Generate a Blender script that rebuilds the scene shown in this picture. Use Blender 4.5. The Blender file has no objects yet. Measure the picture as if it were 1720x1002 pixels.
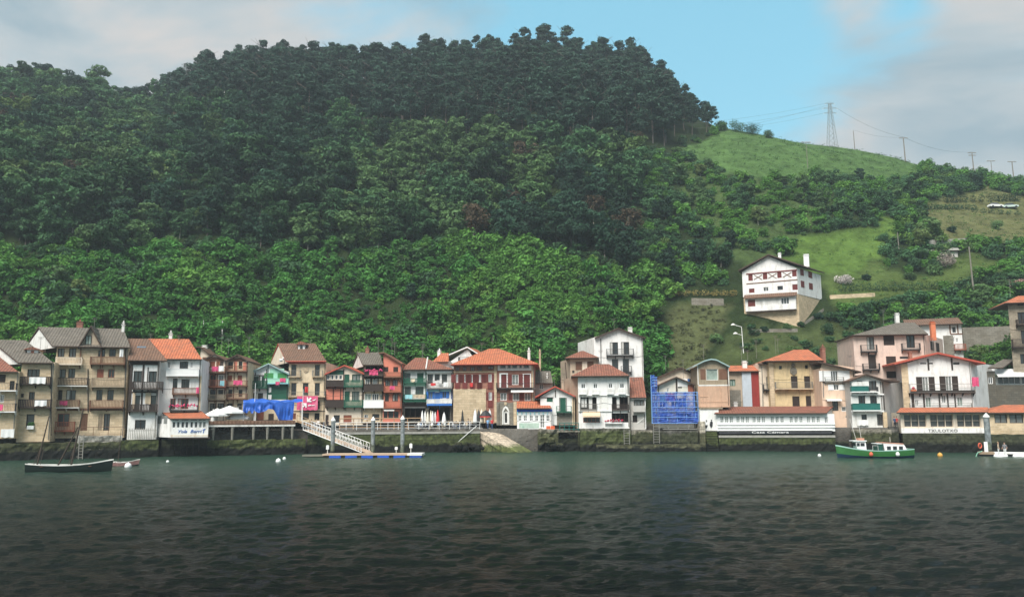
import bpy, math, random
from mathutils import Vector, Matrix, noise
R=math.radians
random.seed(7)
scn=bpy.context.scene
col=scn.collection
# ---------------------------------------------------------------- camera
PW,PH,F=1720.0,1002.0,1400.0
CAM=Vector((0,0,6.0)); PITCH=math.atan(.14); ROLL=.005
RM=Matrix.Rotation(R(90)+PITCH,3,'X')@Matrix.Rotation(-ROLL,3,'Z')
cd=bpy.data.cameras.new('camera'); cam=bpy.data.objects.new('camera',cd); col.objects.link(cam)
cam.matrix_world=Matrix.Translation(CAM)@RM.to_4x4()
cd.sensor_width=36; cd.lens=36*F/PW; cd.clip_start=.5; cd.clip_end=6000
scn.camera=cam
# ---------------------------------------------------------------- light
SUN_EL,SUN_AZ=R(50),R(205)      # azimuth clockwise from +Y
scn.view_settings.view_transform='Standard'; scn.view_settings.look='None'
scn.view_settings.gamma=1; scn.view_settings.exposure=0.97
try: scn.view_settings.use_curve_mapping=False
except Exception: pass
def raydir(px,py):
    return RM@Vector(((px-PW/2)/F,(PH/2-py)/F,-1))
def make_world():
    w=bpy.data.worlds.new('World'); scn.world=w; w.use_nodes=True
    nt=w.node_tree; N=nt.nodes; L=nt.links; N.clear()
    def nd(t,**k):
        n=N.new(t)
        for a,b in k.items(): setattr(n,a,b)
        return n
    out=nd('ShaderNodeOutputWorld'); bg=nd('ShaderNodeBackground'); bg.inputs[1].default_value=.118
    sky=nd('ShaderNodeTexSky'); sky.sky_type='NISHITA'; sky.sun_disc=False
    sky.sun_elevation=SUN_EL; sky.sun_rotation=SUN_AZ; sky.air_density=1.0; sky.dust_density=.6; sky.ozone_density=2.0
    tc=nd('ShaderNodeTexCoord')
    mp=nd('ShaderNodeMapping'); mp.inputs['Scale'].default_value=(1.6,1.6,5.0); mp.inputs['Location'].default_value=(3.1,.4,1.3)
    L.new(tc.outputs['Generated'],mp.inputs[0])
    no=nd('ShaderNodeTexNoise'); no.inputs['Scale'].default_value=1.7; no.inputs['Detail'].default_value=9; no.inputs['Roughness'].default_value=.56; no.inputs['Distortion'].default_value=.35
    L.new(mp.outputs[0],no.inputs[0])
    acc=no.outputs[0]
    def math_(op,a,b,clamp=False):
        m=nd('ShaderNodeMath',operation=op); m.use_clamp=clamp
        for i,v in enumerate((a,b)):
            if isinstance(v,(int,float)): m.inputs[i].default_value=v
            else: L.new(v,m.inputs[i])
        return m.outputs[0]
    # openings in the cloud deck and thick banks, each a direction
    for (px,py,wd,amt) in [(1230,70,.17,-.30),(1060,10,.12,-.16),(1320,200,.10,-.10),(60,45,.06,-.12),(540,70,.09,-.13),(1530,10,.04,-.2),(1560,180,.15,.22),(300,10,.3,.2),(1100,40,.05,.15),(1200,45,.05,.13),(860,45,.09,-.13),(690,55,.08,-.10),(960,90,.05,.07)]:
        d=raydir(px,py).normalized()
        dp=nd('ShaderNodeVectorMath',operation='DISTANCE'); L.new(tc.outputs['Generated'],dp.inputs[0]); dp.inputs[1].default_value=d
        q=math_('DIVIDE',dp.outputs['Value'],wd*1.6); q=math_('SUBTRACT',1,q,True); q=math_('POWER',q,1.2)
        acc=math_('ADD',acc,math_('MULTIPLY',q,amt*1.35))
    cr=nd('ShaderNodeValToRGB'); cr.color_ramp.interpolation='EASE'
    cr.color_ramp.elements[0].position=.30; cr.color_ramp.elements[0].color=(0,0,0,1)
    cr.color_ramp.elements[1].position=.56; cr.color_ramp.elements[1].color=(1,1,1,1)
    L.new(acc,cr.inputs[0])
    mp2=nd('ShaderNodeMapping'); mp2.inputs['Scale'].default_value=(2.2,2.2,5.5); mp2.inputs['Location'].default_value=(.3,7,.2)
    L.new(tc.outputs['Generated'],mp2.inputs[0])
    n2=nd('ShaderNodeTexNoise'); n2.inputs['Scale'].default_value=1.9; n2.inputs['Detail'].default_value=9; n2.inputs['Roughness'].default_value=.55; n2.inputs['Distortion'].default_value=.4
    L.new(mp2.outputs[0],n2.inputs[0])
    cc=nd('ShaderNodeValToRGB'); e=cc.color_ramp.elements
    e[0].position=.36; e[0].color=(1.6,2.1,2.4,1); e[1].position=.64; e[1].color=(3.2,2.98,2.85,1)
    m=cc.color_ramp.elements.new(.5); m.color=(2.3,2.6,2.75,1)
    L.new(n2.outputs[0],cc.inputs[0])
    tint=nd('ShaderNodeMix',data_type='RGBA',blend_type='MULTIPLY'); tint.inputs[0].default_value=1
    L.new(sky.outputs[0],tint.inputs[6]); tint.inputs[7].default_value=(1.0,1.12,.85,1)
    veil=nd('ShaderNodeMix',data_type='RGBA'); veil.inputs[0].default_value=.55
    L.new(tint.outputs[2],veil.inputs[6]); veil.inputs[7].default_value=(1.15,3.35,4.5,1)
    mx=nd('ShaderNodeMix',data_type='RGBA')
    L.new(cr.outputs[0],mx.inputs[0]); L.new(veil.outputs[2],mx.inputs[6]); L.new(cc.outputs[0],mx.inputs[7])
    L.new(mx.outputs[2],bg.inputs[0]); L.new(bg.outputs[0],out.inputs[0])
make_world()
sd=bpy.data.lights.new('sun','SUN'); sun=bpy.data.objects.new('sun',sd); col.objects.link(sun)
sd.energy=2.9; sd.angle=R(32); sd.color=(1,.95,.88)
sdir=Vector((math.sin(SUN_AZ)*math.cos(SUN_EL),math.cos(SUN_AZ)*math.cos(SUN_EL),math.sin(SUN_EL)))
sun.rotation_euler=sdir.to_track_quat('Z','Y').to_euler(); sun.location=sdir*300
# ---------------------------------------------------------------- helpers
def ray_y(px,py,Y):
    d=raydir(px,py); return CAM+d*(Y/d.y)
def ray_z(px,py,z):
    d=raydir(px,py); return CAM+d*((z-CAM.z)/d.z)
def project(p):
    q=RM.transposed()@(Vector(p)-CAM)
    return (PW/2+F*q.x/-q.z, PH/2-F*q.y/-q.z)
def tag(o,label=None,cat=None,group=None,kind=None):
    if label: o['label']=label
    if cat: o['category']=cat
    if group: o['group']=group
    if kind: o['kind']=kind
    return o
def empty(name,loc,rz=0,label=None,cat=None,group=None):
    o=bpy.data.objects.new(name,None); o.empty_display_size=.3; col.objects.link(o)
    o.location=loc; o.rotation_euler=(0,0,rz); return tag(o,label,cat,group)
def copy_tree(o,parent=None):
    c=o.copy(); col.objects.link(c); c.parent=parent
    for ch in list(o.children): copy_tree(ch,c)
    return c
class MB:
    def __init__(s): s.v=[]; s.f=[]; s.m=[]
    def poly(s,pts,mi=0):
        n=len(s.v); s.v+=[tuple(p) for p in pts]; s.f.append(tuple(range(n,n+len(pts)))); s.m.append(mi); return s
    def box(s,x0,x1,y0,y1,z0,z1,mi=0):
        n=len(s.v); s.v+=[(x0,y0,z0),(x1,y0,z0),(x1,y1,z0),(x0,y1,z0),(x0,y0,z1),(x1,y0,z1),(x1,y1,z1),(x0,y1,z1)]
        for f in ((3,2,1,0),(4,5,6,7),(0,1,5,4),(1,2,6,5),(2,3,7,6),(3,0,4,7)): s.f.append(tuple(n+i for i in f)); s.m.append(mi)
        return s
    def hexa(s,b,t,mi=0):
        """b: four bottom points ccw, t: four top points"""
        n=len(s.v); s.v+=[tuple(p) for p in b]+[tuple(p) for p in t]
        for f in ((3,2,1,0),(4,5,6,7),(0,1,5,4),(1,2,6,5),(2,3,7,6),(3,0,4,7)): s.f.append(tuple(n+i for i in f)); s.m.append(mi)
        return s
    def prism(s,prof,off,mi=0,mside=None):
        """prof: polygon points; off: extrusion vector"""
        k=len(prof); n=len(s.v); off=Vector(off)
        s.v+=[tuple(p) for p in prof]+[tuple(Vector(p)+off) for p in prof]
        s.f.append(tuple(range(n,n+k))); s.m.append(mi); s.f.append(tuple(range(n+2*k-1,n+k-1,-1))); s.m.append(mi)
        for i in range(k):
            j=(i+1)%k; s.f.append((n+i,n+k+i,n+k+j,n+j)); s.m.append(mi if mside is None else mside)
        return s
    def tube(s,p0,p1,r0,r1=None,k=6,mi=0):
        r1=r0 if r1 is None else r1
        p0=Vector(p0);p1=Vector(p1); d=(p1-p0).normalized(); a=d.orthogonal().normalized(); b=d.cross(a); n=len(s.v)
        for (p,r) in ((p0,r0),(p1,r1)):
            for i in range(k):
                t=2*math.pi*i/k; s.v.append(tuple(p+a*(r*math.cos(t))+b*(r*math.sin(t))))
        for i in range(k):
            j=(i+1)%k; s.f.append((n+i,n+j,n+k+j,n+k+i)); s.m.append(mi)
        s.f.append(tuple(n+k-1-i for i in range(k))); s.m.append(mi); s.f.append(tuple(n+k+i for i in range(k))); s.m.append(mi)
        return s
    def lathe(s,prof,c=(0,0,0),k=12,mi=0):
        c=Vector(c); n=len(s.v); m=len(prof)
        for (r,z) in prof:
            for i in range(k):
                t=2*math.pi*i/k; s.v.append((c.x+r*math.cos(t),c.y+r*math.sin(t),c.z+z))
        for a in range(m-1):
            for i in range(k):
                j=(i+1)%k; s.f.append((n+a*k+i,n+a*k+j,n+(a+1)*k+j,n+(a+1)*k+i)); s.m.append(mi)
        s.f.append(tuple(n+i for i in range(k-1,-1,-1))); s.m.append(mi); s.f.append(tuple(n+(m-1)*k+i for i in range(k))); s.m.append(mi)
        return s
    def mesh(s,name,mats,smooth=False):
        me=bpy.data.meshes.new(name); me.from_pydata(s.v,[],s.f)
        if not isinstance(mats,(list,tuple)): mats=[mats]
        for m in mats: me.materials.append(m)
        me.polygons.foreach_set('material_index',s.m)
        if smooth: me.polygons.foreach_set('use_smooth',[True]*len(s.f))
        me.update(); return me
    def build(s,name,mats,parent=None,loc=(0,0,0),smooth=False):
        o=bpy.data.objects.new(name,s.mesh(name,mats,smooth)); col.objects.link(o); o.parent=parent; o.location=loc; return o
# ---------------------------------------------------------------- materials
MATS={}
def newmat(name):
    m=bpy.data.materials.new(name); m.use_nodes=True; nt=m.node_tree
    return m,nt,nt.nodes['Principled BSDF']
def nmul(c,f): return (min(1,c[0]*f),min(1,c[1]*f),min(1,c[2]*f),1)
def mat(name,c,rough=.8,var=.18,scale=1.2,stain=None,amt=.35,wood=False,bump=0,spec=.3,metal=0):
    """plain painted/plastered surface: base colour broken up by noise, optional stain colour in streaks of its own shape"""
    if name in MATS: return MATS[name]
    m,nt,b=newmat(name); N=nt.nodes; L=nt.links
    b.inputs['Roughness'].default_value=rough; b.inputs['Specular IOR Level'].default_value=spec; b.inputs['Metallic'].default_value=metal
    tc=N.new('ShaderNodeTexCoord'); mp=N.new('ShaderNodeMapping'); L.new(tc.outputs['Object'],mp.inputs[0])
    if wood: mp.inputs['Scale'].default_value=(6,6,.5)
    no=N.new('ShaderNodeTexNoise'); no.inputs['Scale'].default_value=scale; no.inputs['Detail'].default_value=5; no.inputs['Roughness'].default_value=.65
    L.new(mp.outputs[0],no.inputs[0])
    cr=N.new('ShaderNodeValToRGB'); cr.color_ramp.elements[0].position=.3; cr.color_ramp.elements[1].position=.7
    cr.color_ramp.elements[0].color=nmul(c,1-var); cr.color_ramp.elements[1].color=nmul(c,1+var)
    L.new(no.outputs[0],cr.inputs[0]); outc=cr.outputs[0]
    if stain:
        mp2=N.new('ShaderNodeMapping'); mp2.inputs['Scale'].default_value=(1.3,1.3,.45); L.new(tc.outputs['Object'],mp2.inputs[0])
        n2=N.new('ShaderNodeTexNoise'); n2.inputs['Scale'].default_value=.9; n2.inputs['Detail'].default_value=7; n2.inputs['Roughness'].default_value=.7; L.new(mp2.outputs[0],n2.inputs[0])
        r2=N.new('ShaderNodeValToRGB'); r2.color_ramp.elements[0].position=.5; r2.color_ramp.elements[0].color=(0,0,0,1); r2.color_ramp.elements[1].position=.68; r2.color_ramp.elements[1].color=(amt,amt,amt,1)
        L.new(n2.outputs[0],r2.inputs[0])
        mx=N.new('ShaderNodeMix'); mx.data_type='RGBA'; L.new(r2.outputs[0],mx.inputs[0]); L.new(outc,mx.inputs[6]); mx.inputs[7].default_value=(*stain,1); outc=mx.outputs[2]
    L.new(outc,b.inputs['Base Color'])
    if bump:
        bp=N.new('ShaderNodeBump'); bp.inputs['Strength'].default_value=bump; bp.inputs['Distance'].default_value=.05; L.new(no.outputs[0],bp.inputs['Height']); L.new(bp.outputs[0],b.inputs['Normal'])
    MATS[name]=m; return m
def stone(name,c1,c2,mortar,bw=.62,bh=.3,dirt=(.12,.10,.07),amt=.45):
    if name in MATS: return MATS[name]
    m,nt,b=newmat(name); N=nt.nodes; L=nt.links; b.inputs['Roughness'].default_value=.9; b.inputs['Specular IOR Level'].default_value=.2
    tc=N.new('ShaderNodeTexCoord'); sx=N.new('ShaderNodeSeparateXYZ'); L.new(tc.outputs['Object'],sx.inputs[0])
    ad=N.new('ShaderNodeMath'); ad.operation='ADD'; L.new(sx.outputs[0],ad.inputs[0]); L.new(sx.outputs[1],ad.inputs[1])
    cb=N.new('ShaderNodeCombineXYZ'); L.new(ad.outputs[0],cb.inputs[0]); L.new(sx.outputs[2],cb.inputs[1])
    wn=N.new('ShaderNodeTexNoise'); wn.inputs['Scale'].default_value=1.5; L.new(cb.outputs[0],wn.inputs[0])
    va=N.new('ShaderNodeVectorMath'); va.operation='MULTIPLY_ADD'; L.new(wn.outputs['Color'],va.inputs[0]); va.inputs[1].default_value=(.14,.14,0); L.new(cb.outputs[0],va.inputs[2])
    br=N.new('ShaderNodeTexBrick'); br.inputs['Scale'].default_value=1; br.inputs['Brick Width'].default_value=bw; br.inputs['Row Height'].default_value=bh
    br.inputs['Mortar Size'].default_value=.02; br.inputs['Color1'].default_value=(*c1,1); br.inputs['Color2'].default_value=(*c2,1); br.inputs['Mortar'].default_value=(*mortar,1)
    L.new(va.outputs[0],br.inputs[0])
    n2=N.new('ShaderNodeTexNoise'); n2.inputs['Scale'].default_value=.55; n2.inputs['Detail'].default_value=8; n2.inputs['Roughness'].default_value=.7; L.new(tc.outputs['Object'],n2.inputs[0])
    r2=N.new('ShaderNodeValToRGB'); r2.color_ramp.elements[0].position=.42; r2.color_ramp.elements[0].color=(0,0,0,1); r2.color_ramp.elements[1].position=.72; r2.color_ramp.elements[1].color=(amt*1.6,)*3+(1,)
    L.new(n2.outputs[0],r2.inputs[0])
    mx=N.new('ShaderNodeMix'); mx.data_type='RGBA'; L.new(r2.outputs[0],mx.inputs[0]); L.new(br.outputs[0],mx.inputs[6]); mx.inputs[7].default_value=(*dirt,1)
    L.new(mx.outputs[2],b.inputs['Base Color'])
    bp=N.new('ShaderNodeBump'); bp.inputs['Strength'].default_value=.6; bp.inputs['Distance'].default_value=.05; L.new(br.outputs[0],bp.inputs['Height']); L.new(bp.outputs[0],b.inputs['Normal'])
    MATS[name]=m; return m
def tiles(name,c1,c2,moss,pitch=.42,amt=.5):
    if name in MATS: return MATS[name]
    m,nt,b=newmat(name); N=nt.nodes; L=nt.links; b.inputs['Roughness'].default_value=.85; b.inputs['Specular IOR Level'].default_value=.2
    tc=N.new('ShaderNodeTexCoord')
    vo=N.new('ShaderNodeTexVoronoi'); vo.inputs['Scale'].default_value=3.2; L.new(tc.outputs['Object'],vo.inputs[0])
    bw=N.new('ShaderNodeSeparateColor'); L.new(vo.outputs['Color'],bw.inputs[0])
    cr=N.new('ShaderNodeValToRGB'); cr.color_ramp.elements[0].color=(*c1,1); cr.color_ramp.elements[1].color=(*c2,1); L.new(bw.outputs[0],cr.inputs[0])
    n2=N.new('ShaderNodeTexNoise'); n2.inputs['Scale'].default_value=.8; n2.inputs['Detail'].default_value=8; n2.inputs['Roughness'].default_value=.72; L.new(tc.outputs['Object'],n2.inputs[0])
    r2=N.new('ShaderNodeValToRGB'); r2.color_ramp.elements[0].position=.45; r2.color_ramp.elements[0].color=(0,0,0,1); r2.color_ramp.elements[1].position=.65; r2.color_ramp.elements[1].color=(amt,)*3+(1,)
    L.new(n2.outputs[0],r2.inputs[0])
    mx=N.new('ShaderNodeMix'); mx.data_type='RGBA'; L.new(r2.outputs[0],mx.inputs[0]); L.new(cr.outputs[0],mx.inputs[6]); mx.inputs[7].default_value=(*moss,1)
    wv=N.new('ShaderNodeTexWave'); wv.bands_direction='X'; wv.inputs['Scale'].default_value=1/(pitch*3.14); wv.inputs['Distortion'].default_value=.4; L.new(tc.outputs['Object'],wv.inputs[0])
    wr=N.new('ShaderNodeMix'); wr.data_type='RGBA'; wr.blend_type='MULTIPLY'; wr.inputs[0].default_value=.3; L.new(mx.outputs[2],wr.inputs[6]); L.new(wv.outputs[0],wr.inputs[7])
    L.new(wr.outputs[2],b.inputs['Base Color'])
    bp=N.new('ShaderNodeBump'); bp.inputs['Strength'].default_value=.8; bp.inputs['Distance'].default_value=.08; L.new(wv.outputs[0],bp.inputs['Height']); L.new(bp.outputs[0],b.inputs['Normal'])
    MATS[name]=m; return m
def leafmat(name,c,var=.5,yellow=None,rough=.7):
    m,nt,b=newmat(name); N=nt.nodes; L=nt.links; b.inputs['Roughness'].default_value=rough; b.inputs['Specular IOR Level'].default_value=.25
    oi=N.new('ShaderNodeObjectInfo'); at=N.new('ShaderNodeAttribute'); at.attribute_name='leaf'
    cr=N.new('ShaderNodeValToRGB'); e=cr.color_ramp.elements; e[0].color=nmul(c,1-var); e[1].color=nmul(c,1+var)
    if yellow:
        q=e.new(.9); q.color=nmul(c,1+var*.7); e[-1].color=(*yellow,1)
    L.new(oi.outputs['Random'],cr.inputs[0])
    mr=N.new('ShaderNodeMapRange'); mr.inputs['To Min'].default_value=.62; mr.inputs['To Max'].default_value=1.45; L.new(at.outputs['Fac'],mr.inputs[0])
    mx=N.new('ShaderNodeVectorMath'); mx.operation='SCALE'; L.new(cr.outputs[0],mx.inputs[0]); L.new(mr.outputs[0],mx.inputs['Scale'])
    L.new(mx.outputs[0],b.inputs['Base Color'])
    tr=N.new('ShaderNodeBsdfTranslucent'); L.new(mx.outputs[0],tr.inputs[0]); ms=N.new('ShaderNodeMixShader'); ms.inputs[0].default_value=.22
    L.new(b.outputs[0],ms.inputs[1]); L.new(tr.outputs[0],ms.inputs[2]); L.new(ms.outputs[0],N['Material Output'].inputs[0])
    MATS[name]=m; return m
# ---------------------------------------------------------------- terrain
def lerp_table(t,x):
    if x<=t[0][0]: return t[0][1]
    for (a,b),(c,d) in zip(t,t[1:]):
        if x<=c: return b+(d-b)*(x-a)/(c-a)
    return t[-1][1]
QUAY=[(-140,92),(-72,118),(-54,129),(-39,136),(-10,141.5),(10,141),(35,139),(50,136.5),(66,131),(100,121),(160,104)]
def quay_y(x): return lerp_table(QUAY,x)
SKY=[(-60,165),(0,158),(60,160),(120,176),(200,195),(245,200),(300,176),(350,150),(450,138),(550,135),(650,132),(750,124),(850,112),(900,100),(960,112),(1030,122),(1080,136),(1140,178),(1190,205),(1230,218),(1300,231),(1400,247),(1500,266),(1560,284),(1600,294),(1720,310),(1900,335)]
RID=[]
for (px,py) in SKY:
    u=raydir(px,py); u=(px,u.x/u.y,u.z/u.y)
    Yr=345 if px<1100 else (345-(px-1100)/120*55 if px<1220 else 290)
    RID.append((u[1],Yr,6+Yr*u[2]))
def shelf(x): return 6.0 if x<-48 else (1.2 if x<8 else 3.2)
def ground(x,y):
    yq=quay_y(x); yf=yq+17
    if y<yf: return 3.75
    u=x/y
    Yr=lerp_table([(a,b) for a,b,c in RID],u); zr=lerp_table([(a,c) for a,b,c in RID],u)
    t=(y-yf)/(Yr-yf)
    n=noise.noise(Vector((x*.02,y*.02,0)))*4+noise.noise(Vector((x*.06,y*.06,3)))*1.3
    if t<=1:
        p=t*1.12-.12*t*t*t*1.0
        z=3.75+(zr-3.75)*p+n*min(1,t*6)*(1-max(0,t-.85)/.15*.6)
    else:
        s=y-Yr; z=zr+ n*.4 -s*.12-s*s*.0012
    return z
def hit(px,py,ymin=0):
    d=raydir(px,py); s=120.0/d.y
    while s*d.y<900:
        p=CAM+d*s
        if p.y>ymin and p.z<ground(p.x,p.y): break
        s+=1.5
    else: return hit(px,py+2,ymin) if py<900 else None
    lo=s-1.5; hi=s
    for _ in range(12):
        m=(lo+hi)/2; p=CAM+d*m
        if p.z<ground(p.x,p.y): hi=m
        else: lo=m
    p=CAM+d*hi; return Vector((p.x,p.y,ground(p.x,p.y)))
def inpoly(x,y,P):
    c=False; j=len(P)-1
    for i in range(len(P)):
        if (P[i][1]>y)!=(P[j][1]>y) and x<(P[j][0]-P[i][0])*(y-P[i][1])/(P[j][1]-P[i][1])+P[i][0]: c=not c
        j=i
    return c
ZONES={ # land-use outlines surveyed from the photograph
 'ridge':[(1130,262),(1180,235),(1228,210),(1400,235),(1540,262),(1600,285),(1500,300),(1400,300),(1360,312),(1300,300),(1240,292)],
 'meadow':[(1318,440),(1335,398),(1400,382),(1505,368),(1515,395),(1480,430),(1455,455),(1400,465),(1372,455)],
 'meadow2':[(1380,456),(1470,440),(1530,465),(1640,425),(1700,450),(1560,500),(1480,515),(1390,520)],
 'brown':[(1100,700),(1106,590),(1122,515),(1160,508),(1232,512),(1205,560),(1180,605),(1160,760),(1100,760)],
 'open':[(1120,268),(1240,296),(1300,304),(1370,318),(1400,345),(1345,395),(1270,440),(1215,420),(1160,340)],
 'terrace':[(1545,330),(1600,322),(1720,330),(1760,400),(1680,412),(1560,412),(1555,370)],
 'slope':[(1150,760),(1225,560),(1300,548),(1400,545),(1440,560),(1440,760)],
 'low':[(-40,425),(120,428),(330,425),(480,432),(640,432),(760,408),(900,432),(1000,462),(1100,478),(1135,500),(1118,560),(1108,640),(1100,760),(-120,760)],
 'pine':[(-60,60),(0,70),(120,95),(190,170),(280,190),(330,210),(480,215),(640,225),(760,240),(900,258),(1080,262),(1150,245),(1225,205),(1225,30),(-60,30)],
}
ZCOL={'ridge':(.072,.135,.04),'meadow':(.085,.145,.03),'meadow2':(.075,.11,.03),'brown':(.08,.092,.038),'terrace':(.12,.125,.05),'slope':(.06,.08,.028),'open':(.06,.095,.03)}
def zone(px,py):
    a=noise.noise(Vector((px*.021,py*.03,1)))+.6*noise.noise(Vector((px*.06,py*.08,4))); px+=12*a; py+=16*noise.noise(Vector((px*.017+5,py*.02,7)))+10*noise.noise(Vector((px*.05,py*.05,9)))
    for k in ('ridge','open','meadow','brown','terrace','meadow2','slope','low','pine'):
        if inpoly(px,py,ZONES[k]): return k
    return 'mid'
def make_terrain():
    x0,x1,y0,y1,st=-360,330,118,520,2.5
    nx=int((x1-x0)/st)+1; ny=int((y1-y0)/st)+1; V=[];C=[]
    for j in range(ny):
        for i in range(nx):
            x=x0+i*st; y=y0+j*st; yq=quay_y(x)
            yy=max(y,yq+shelf(x))                                   # the front edge follows the quay line
            z=ground(x,yy); V.append((x,yy,z))
            px,py=project((x,yy,z)); k=zone(px,py) if yy<380 else 'mid'
            c=ZCOL.get(k,(.022,.036,.012))
            if yy<yq+17: c=(.13,.12,.105)
            C+= [*c,1]
    base=len(V)
    for i in range(nx): x=x0+i*st; V.append((x,quay_y(x)+shelf(x),-2)); C+=[.03,.029,.025,1]  # dark vertex colour stands for the shaded void under the ledge
    Fc=[(j*nx+i,j*nx+i+1,(j+1)*nx+i+1,(j+1)*nx+i) for j in range(ny-1) for i in range(nx-1) if not (V[j*nx+i][1]==V[(j+1)*nx+i][1] and V[j*nx+i+1][1]==V[(j+1)*nx+i+1][1])]
    first={}
    for j in range(ny):
        for i in range(nx):
            if y0+j*st<=quay_y(x0+i*st)+shelf(x0+i*st): first[i]=j
    for i in range(nx-1):
        if i in first and i+1 in first: Fc.append((base+i,base+i+1,first[i+1]*nx+i+1,first[i]*nx+i))
    me=bpy.data.meshes.new('hillside'); me.from_pydata(V,[],Fc)
    a=me.color_attributes.new('land','FLOAT_COLOR','POINT'); a.data.foreach_set('color',C)
    me.polygons.foreach_set('use_smooth',[True]*len(Fc))
    m,nt,b=newmat('hill_ground'); N=nt.nodes; L=nt.links; b.inputs['Roughness'].default_value=.95; b.inputs['Specular IOR Level'].default_value=.1
    at=N.new('ShaderNodeAttribute'); at.attribute_name='land'
    tc=N.new('ShaderNodeTexCoord'); no=N.new('ShaderNodeTexNoise'); no.inputs['Scale'].default_value=.22; no.inputs['Detail'].default_value=9; no.inputs['Roughness'].default_value=.72; L.new(tc.outputs['Object'],no.inputs[0])
    mr=N.new('ShaderNodeMapRange'); mr.inputs['From Min'].default_value=.3; mr.inputs['From Max'].default_value=.7; mr.inputs['To Min'].default_value=.45; mr.inputs['To Max'].default_value=1.45; L.new(no.outputs[0],mr.inputs[0])
    sc=N.new('ShaderNodeVectorMath'); sc.operation='SCALE'; L.new(at.outputs['Color'],sc.inputs[0]); L.new(mr.outputs[0],sc.inputs['Scale']); L.new(sc.outputs[0],b.inputs['Base Color'])
    n3=N.new('ShaderNodeTexNoise'); n3.inputs['Scale'].default_value=1.6; n3.inputs['Detail'].default_value=6; L.new(tc.outputs['Object'],n3.inputs[0])
    bp=N.new('ShaderNodeBump'); bp.inputs['Strength'].default_value=1; bp.inputs['Distance'].default_value=.6; L.new(n3.outputs[0],bp.inputs['Height']); L.new(bp.outputs[0],b.inputs['Normal'])
    me.materials.append(m); o=bpy.data.objects.new('hill_terrain',me); col.objects.link(o); o['kind']='structure'
make_terrain()
# ---------------------------------------------------------------- water
def make_water():
    # real waves in the mesh near the camera, finer ripples as bump
    V=[];Fc=[]; ys=[]; y=14.0
    while y<175: ys.append(y); y+=max(.22,y*.0085)
    nx=300
    def wave(x,y):
        s=0
        s+=.085*noise.noise(Vector((x*.2,y*.34,0)))
        s+=.10*noise.noise(Vector((x*.55+9,y*.95,1)))
        r=1-abs(noise.noise(Vector((x*.75+3,y*1.5,2.3))))*2; s+=.05*r*r; s+=.05*noise.noise(Vector((x*1.7,y*2.8,5)))
        return s
    for yy in ys:
        hw=yy*.80+6
        for i in range(nx+1):
            x=-hw+2*hw*i/nx; V.append((x,yy,wave(x,yy)*min(1,1.6-yy/170)))
    for j in range(len(ys)-1):
        for i in range(nx):
            a=j*(nx+1)+i; Fc.append((a,a+1,a+nx+2,a+nx+1))
    n=len(V); far=1500                                        # flat skirt out to the sides and behind
    me=bpy.data.meshes.new('water'); me.from_pydata(V,[],Fc); me.polygons.foreach_set('use_smooth',[True]*len(Fc))
    m,nt,b=newmat('sea_water'); N=nt.nodes; L=nt.links
    b.inputs['Roughness'].default_value=.2; b.inputs['IOR'].default_value=1.33; b.inputs['Specular IOR Level'].default_value=.22
    g=N.new('ShaderNodeNewGeometry'); sx=N.new('ShaderNodeSeparateXYZ'); L.new(g.outputs['Position'],sx.inputs[0])
    no=N.new('ShaderNodeTexNoise'); no.inputs['Scale'].default_value=.035; no.inputs['Detail'].default_value=4; L.new(g.outputs['Position'],no.inputs[0])
    # near water painted darker for its weaker reflection; greener towards the quay
    ma=N.new('ShaderNodeMath'); ma.operation='MULTIPLY_ADD'; ma.inputs[1].default_value=26; L.new(no.outputs[0],ma.inputs[0]); L.new(sx.outputs[1],ma.inputs[2])
    mr=N.new('ShaderNodeMapRange'); mr.inputs['From Min'].default_value=42; mr.inputs['From Max'].default_value=125; L.new(ma.outputs[0],mr.inputs[0])
    cr=N.new('ShaderNodeValToRGB'); e=cr.color_ramp.elements; e[0].color=(.0006,.0017,.0014,1); e[1].color=(.026,.060,.040,1); q=e.new(.5); q.color=(.008,.019,.014,1)
    L.new(mr.outputs[0],cr.inputs[0]); L.new(cr.outputs[0],b.inputs['Base Color'])
    hs=[]
    for (sx_,sy_,dist,det) in ((1.7,3.8,.13,5),(4.6,9.0,.05,3)):
        mp=N.new('ShaderNodeMapping'); mp.inputs['Scale'].default_value=(sx_,sy_,1); L.new(g.outputs['Position'],mp.inputs[0])
        w=N.new('ShaderNodeTexNoise'); w.inputs['Scale'].default_value=1; w.inputs['Detail'].default_value=det; w.inputs['Distortion'].default_value=.6; L.new(mp.outputs[0],w.inputs[0])
        mm=N.new('ShaderNodeMath'); mm.operation='MULTIPLY'; mm.inputs[1].default_value=dist; L.new(w.outputs[0],mm.inputs[0]); hs.append(mm.outputs[0])
    ad=N.new('ShaderNodeMath'); ad.operation='ADD'; L.new(hs[0],ad.inputs[0]); L.new(hs[1],ad.inputs[1])
    bp=N.new('ShaderNodeBump'); bp.inputs['Strength'].default_value=1; bp.inputs['Distance'].default_value=2.3; L.new(ad.outputs[0],bp.inputs['Height']); L.new(bp.outputs[0],b.inputs['Normal'])
    me.materials.append(m)
    o=bpy.data.objects.new('water',me); col.objects.link(o); o['kind']='structure'
    mb=MB(); mb.poly([(-far,-far,-.35),(far,-far,-.35),(far,far,-.35),(-far,far,-.35)])
    o=mb.build('deep_water',m); o['kind']='structure'
make_water()
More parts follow.
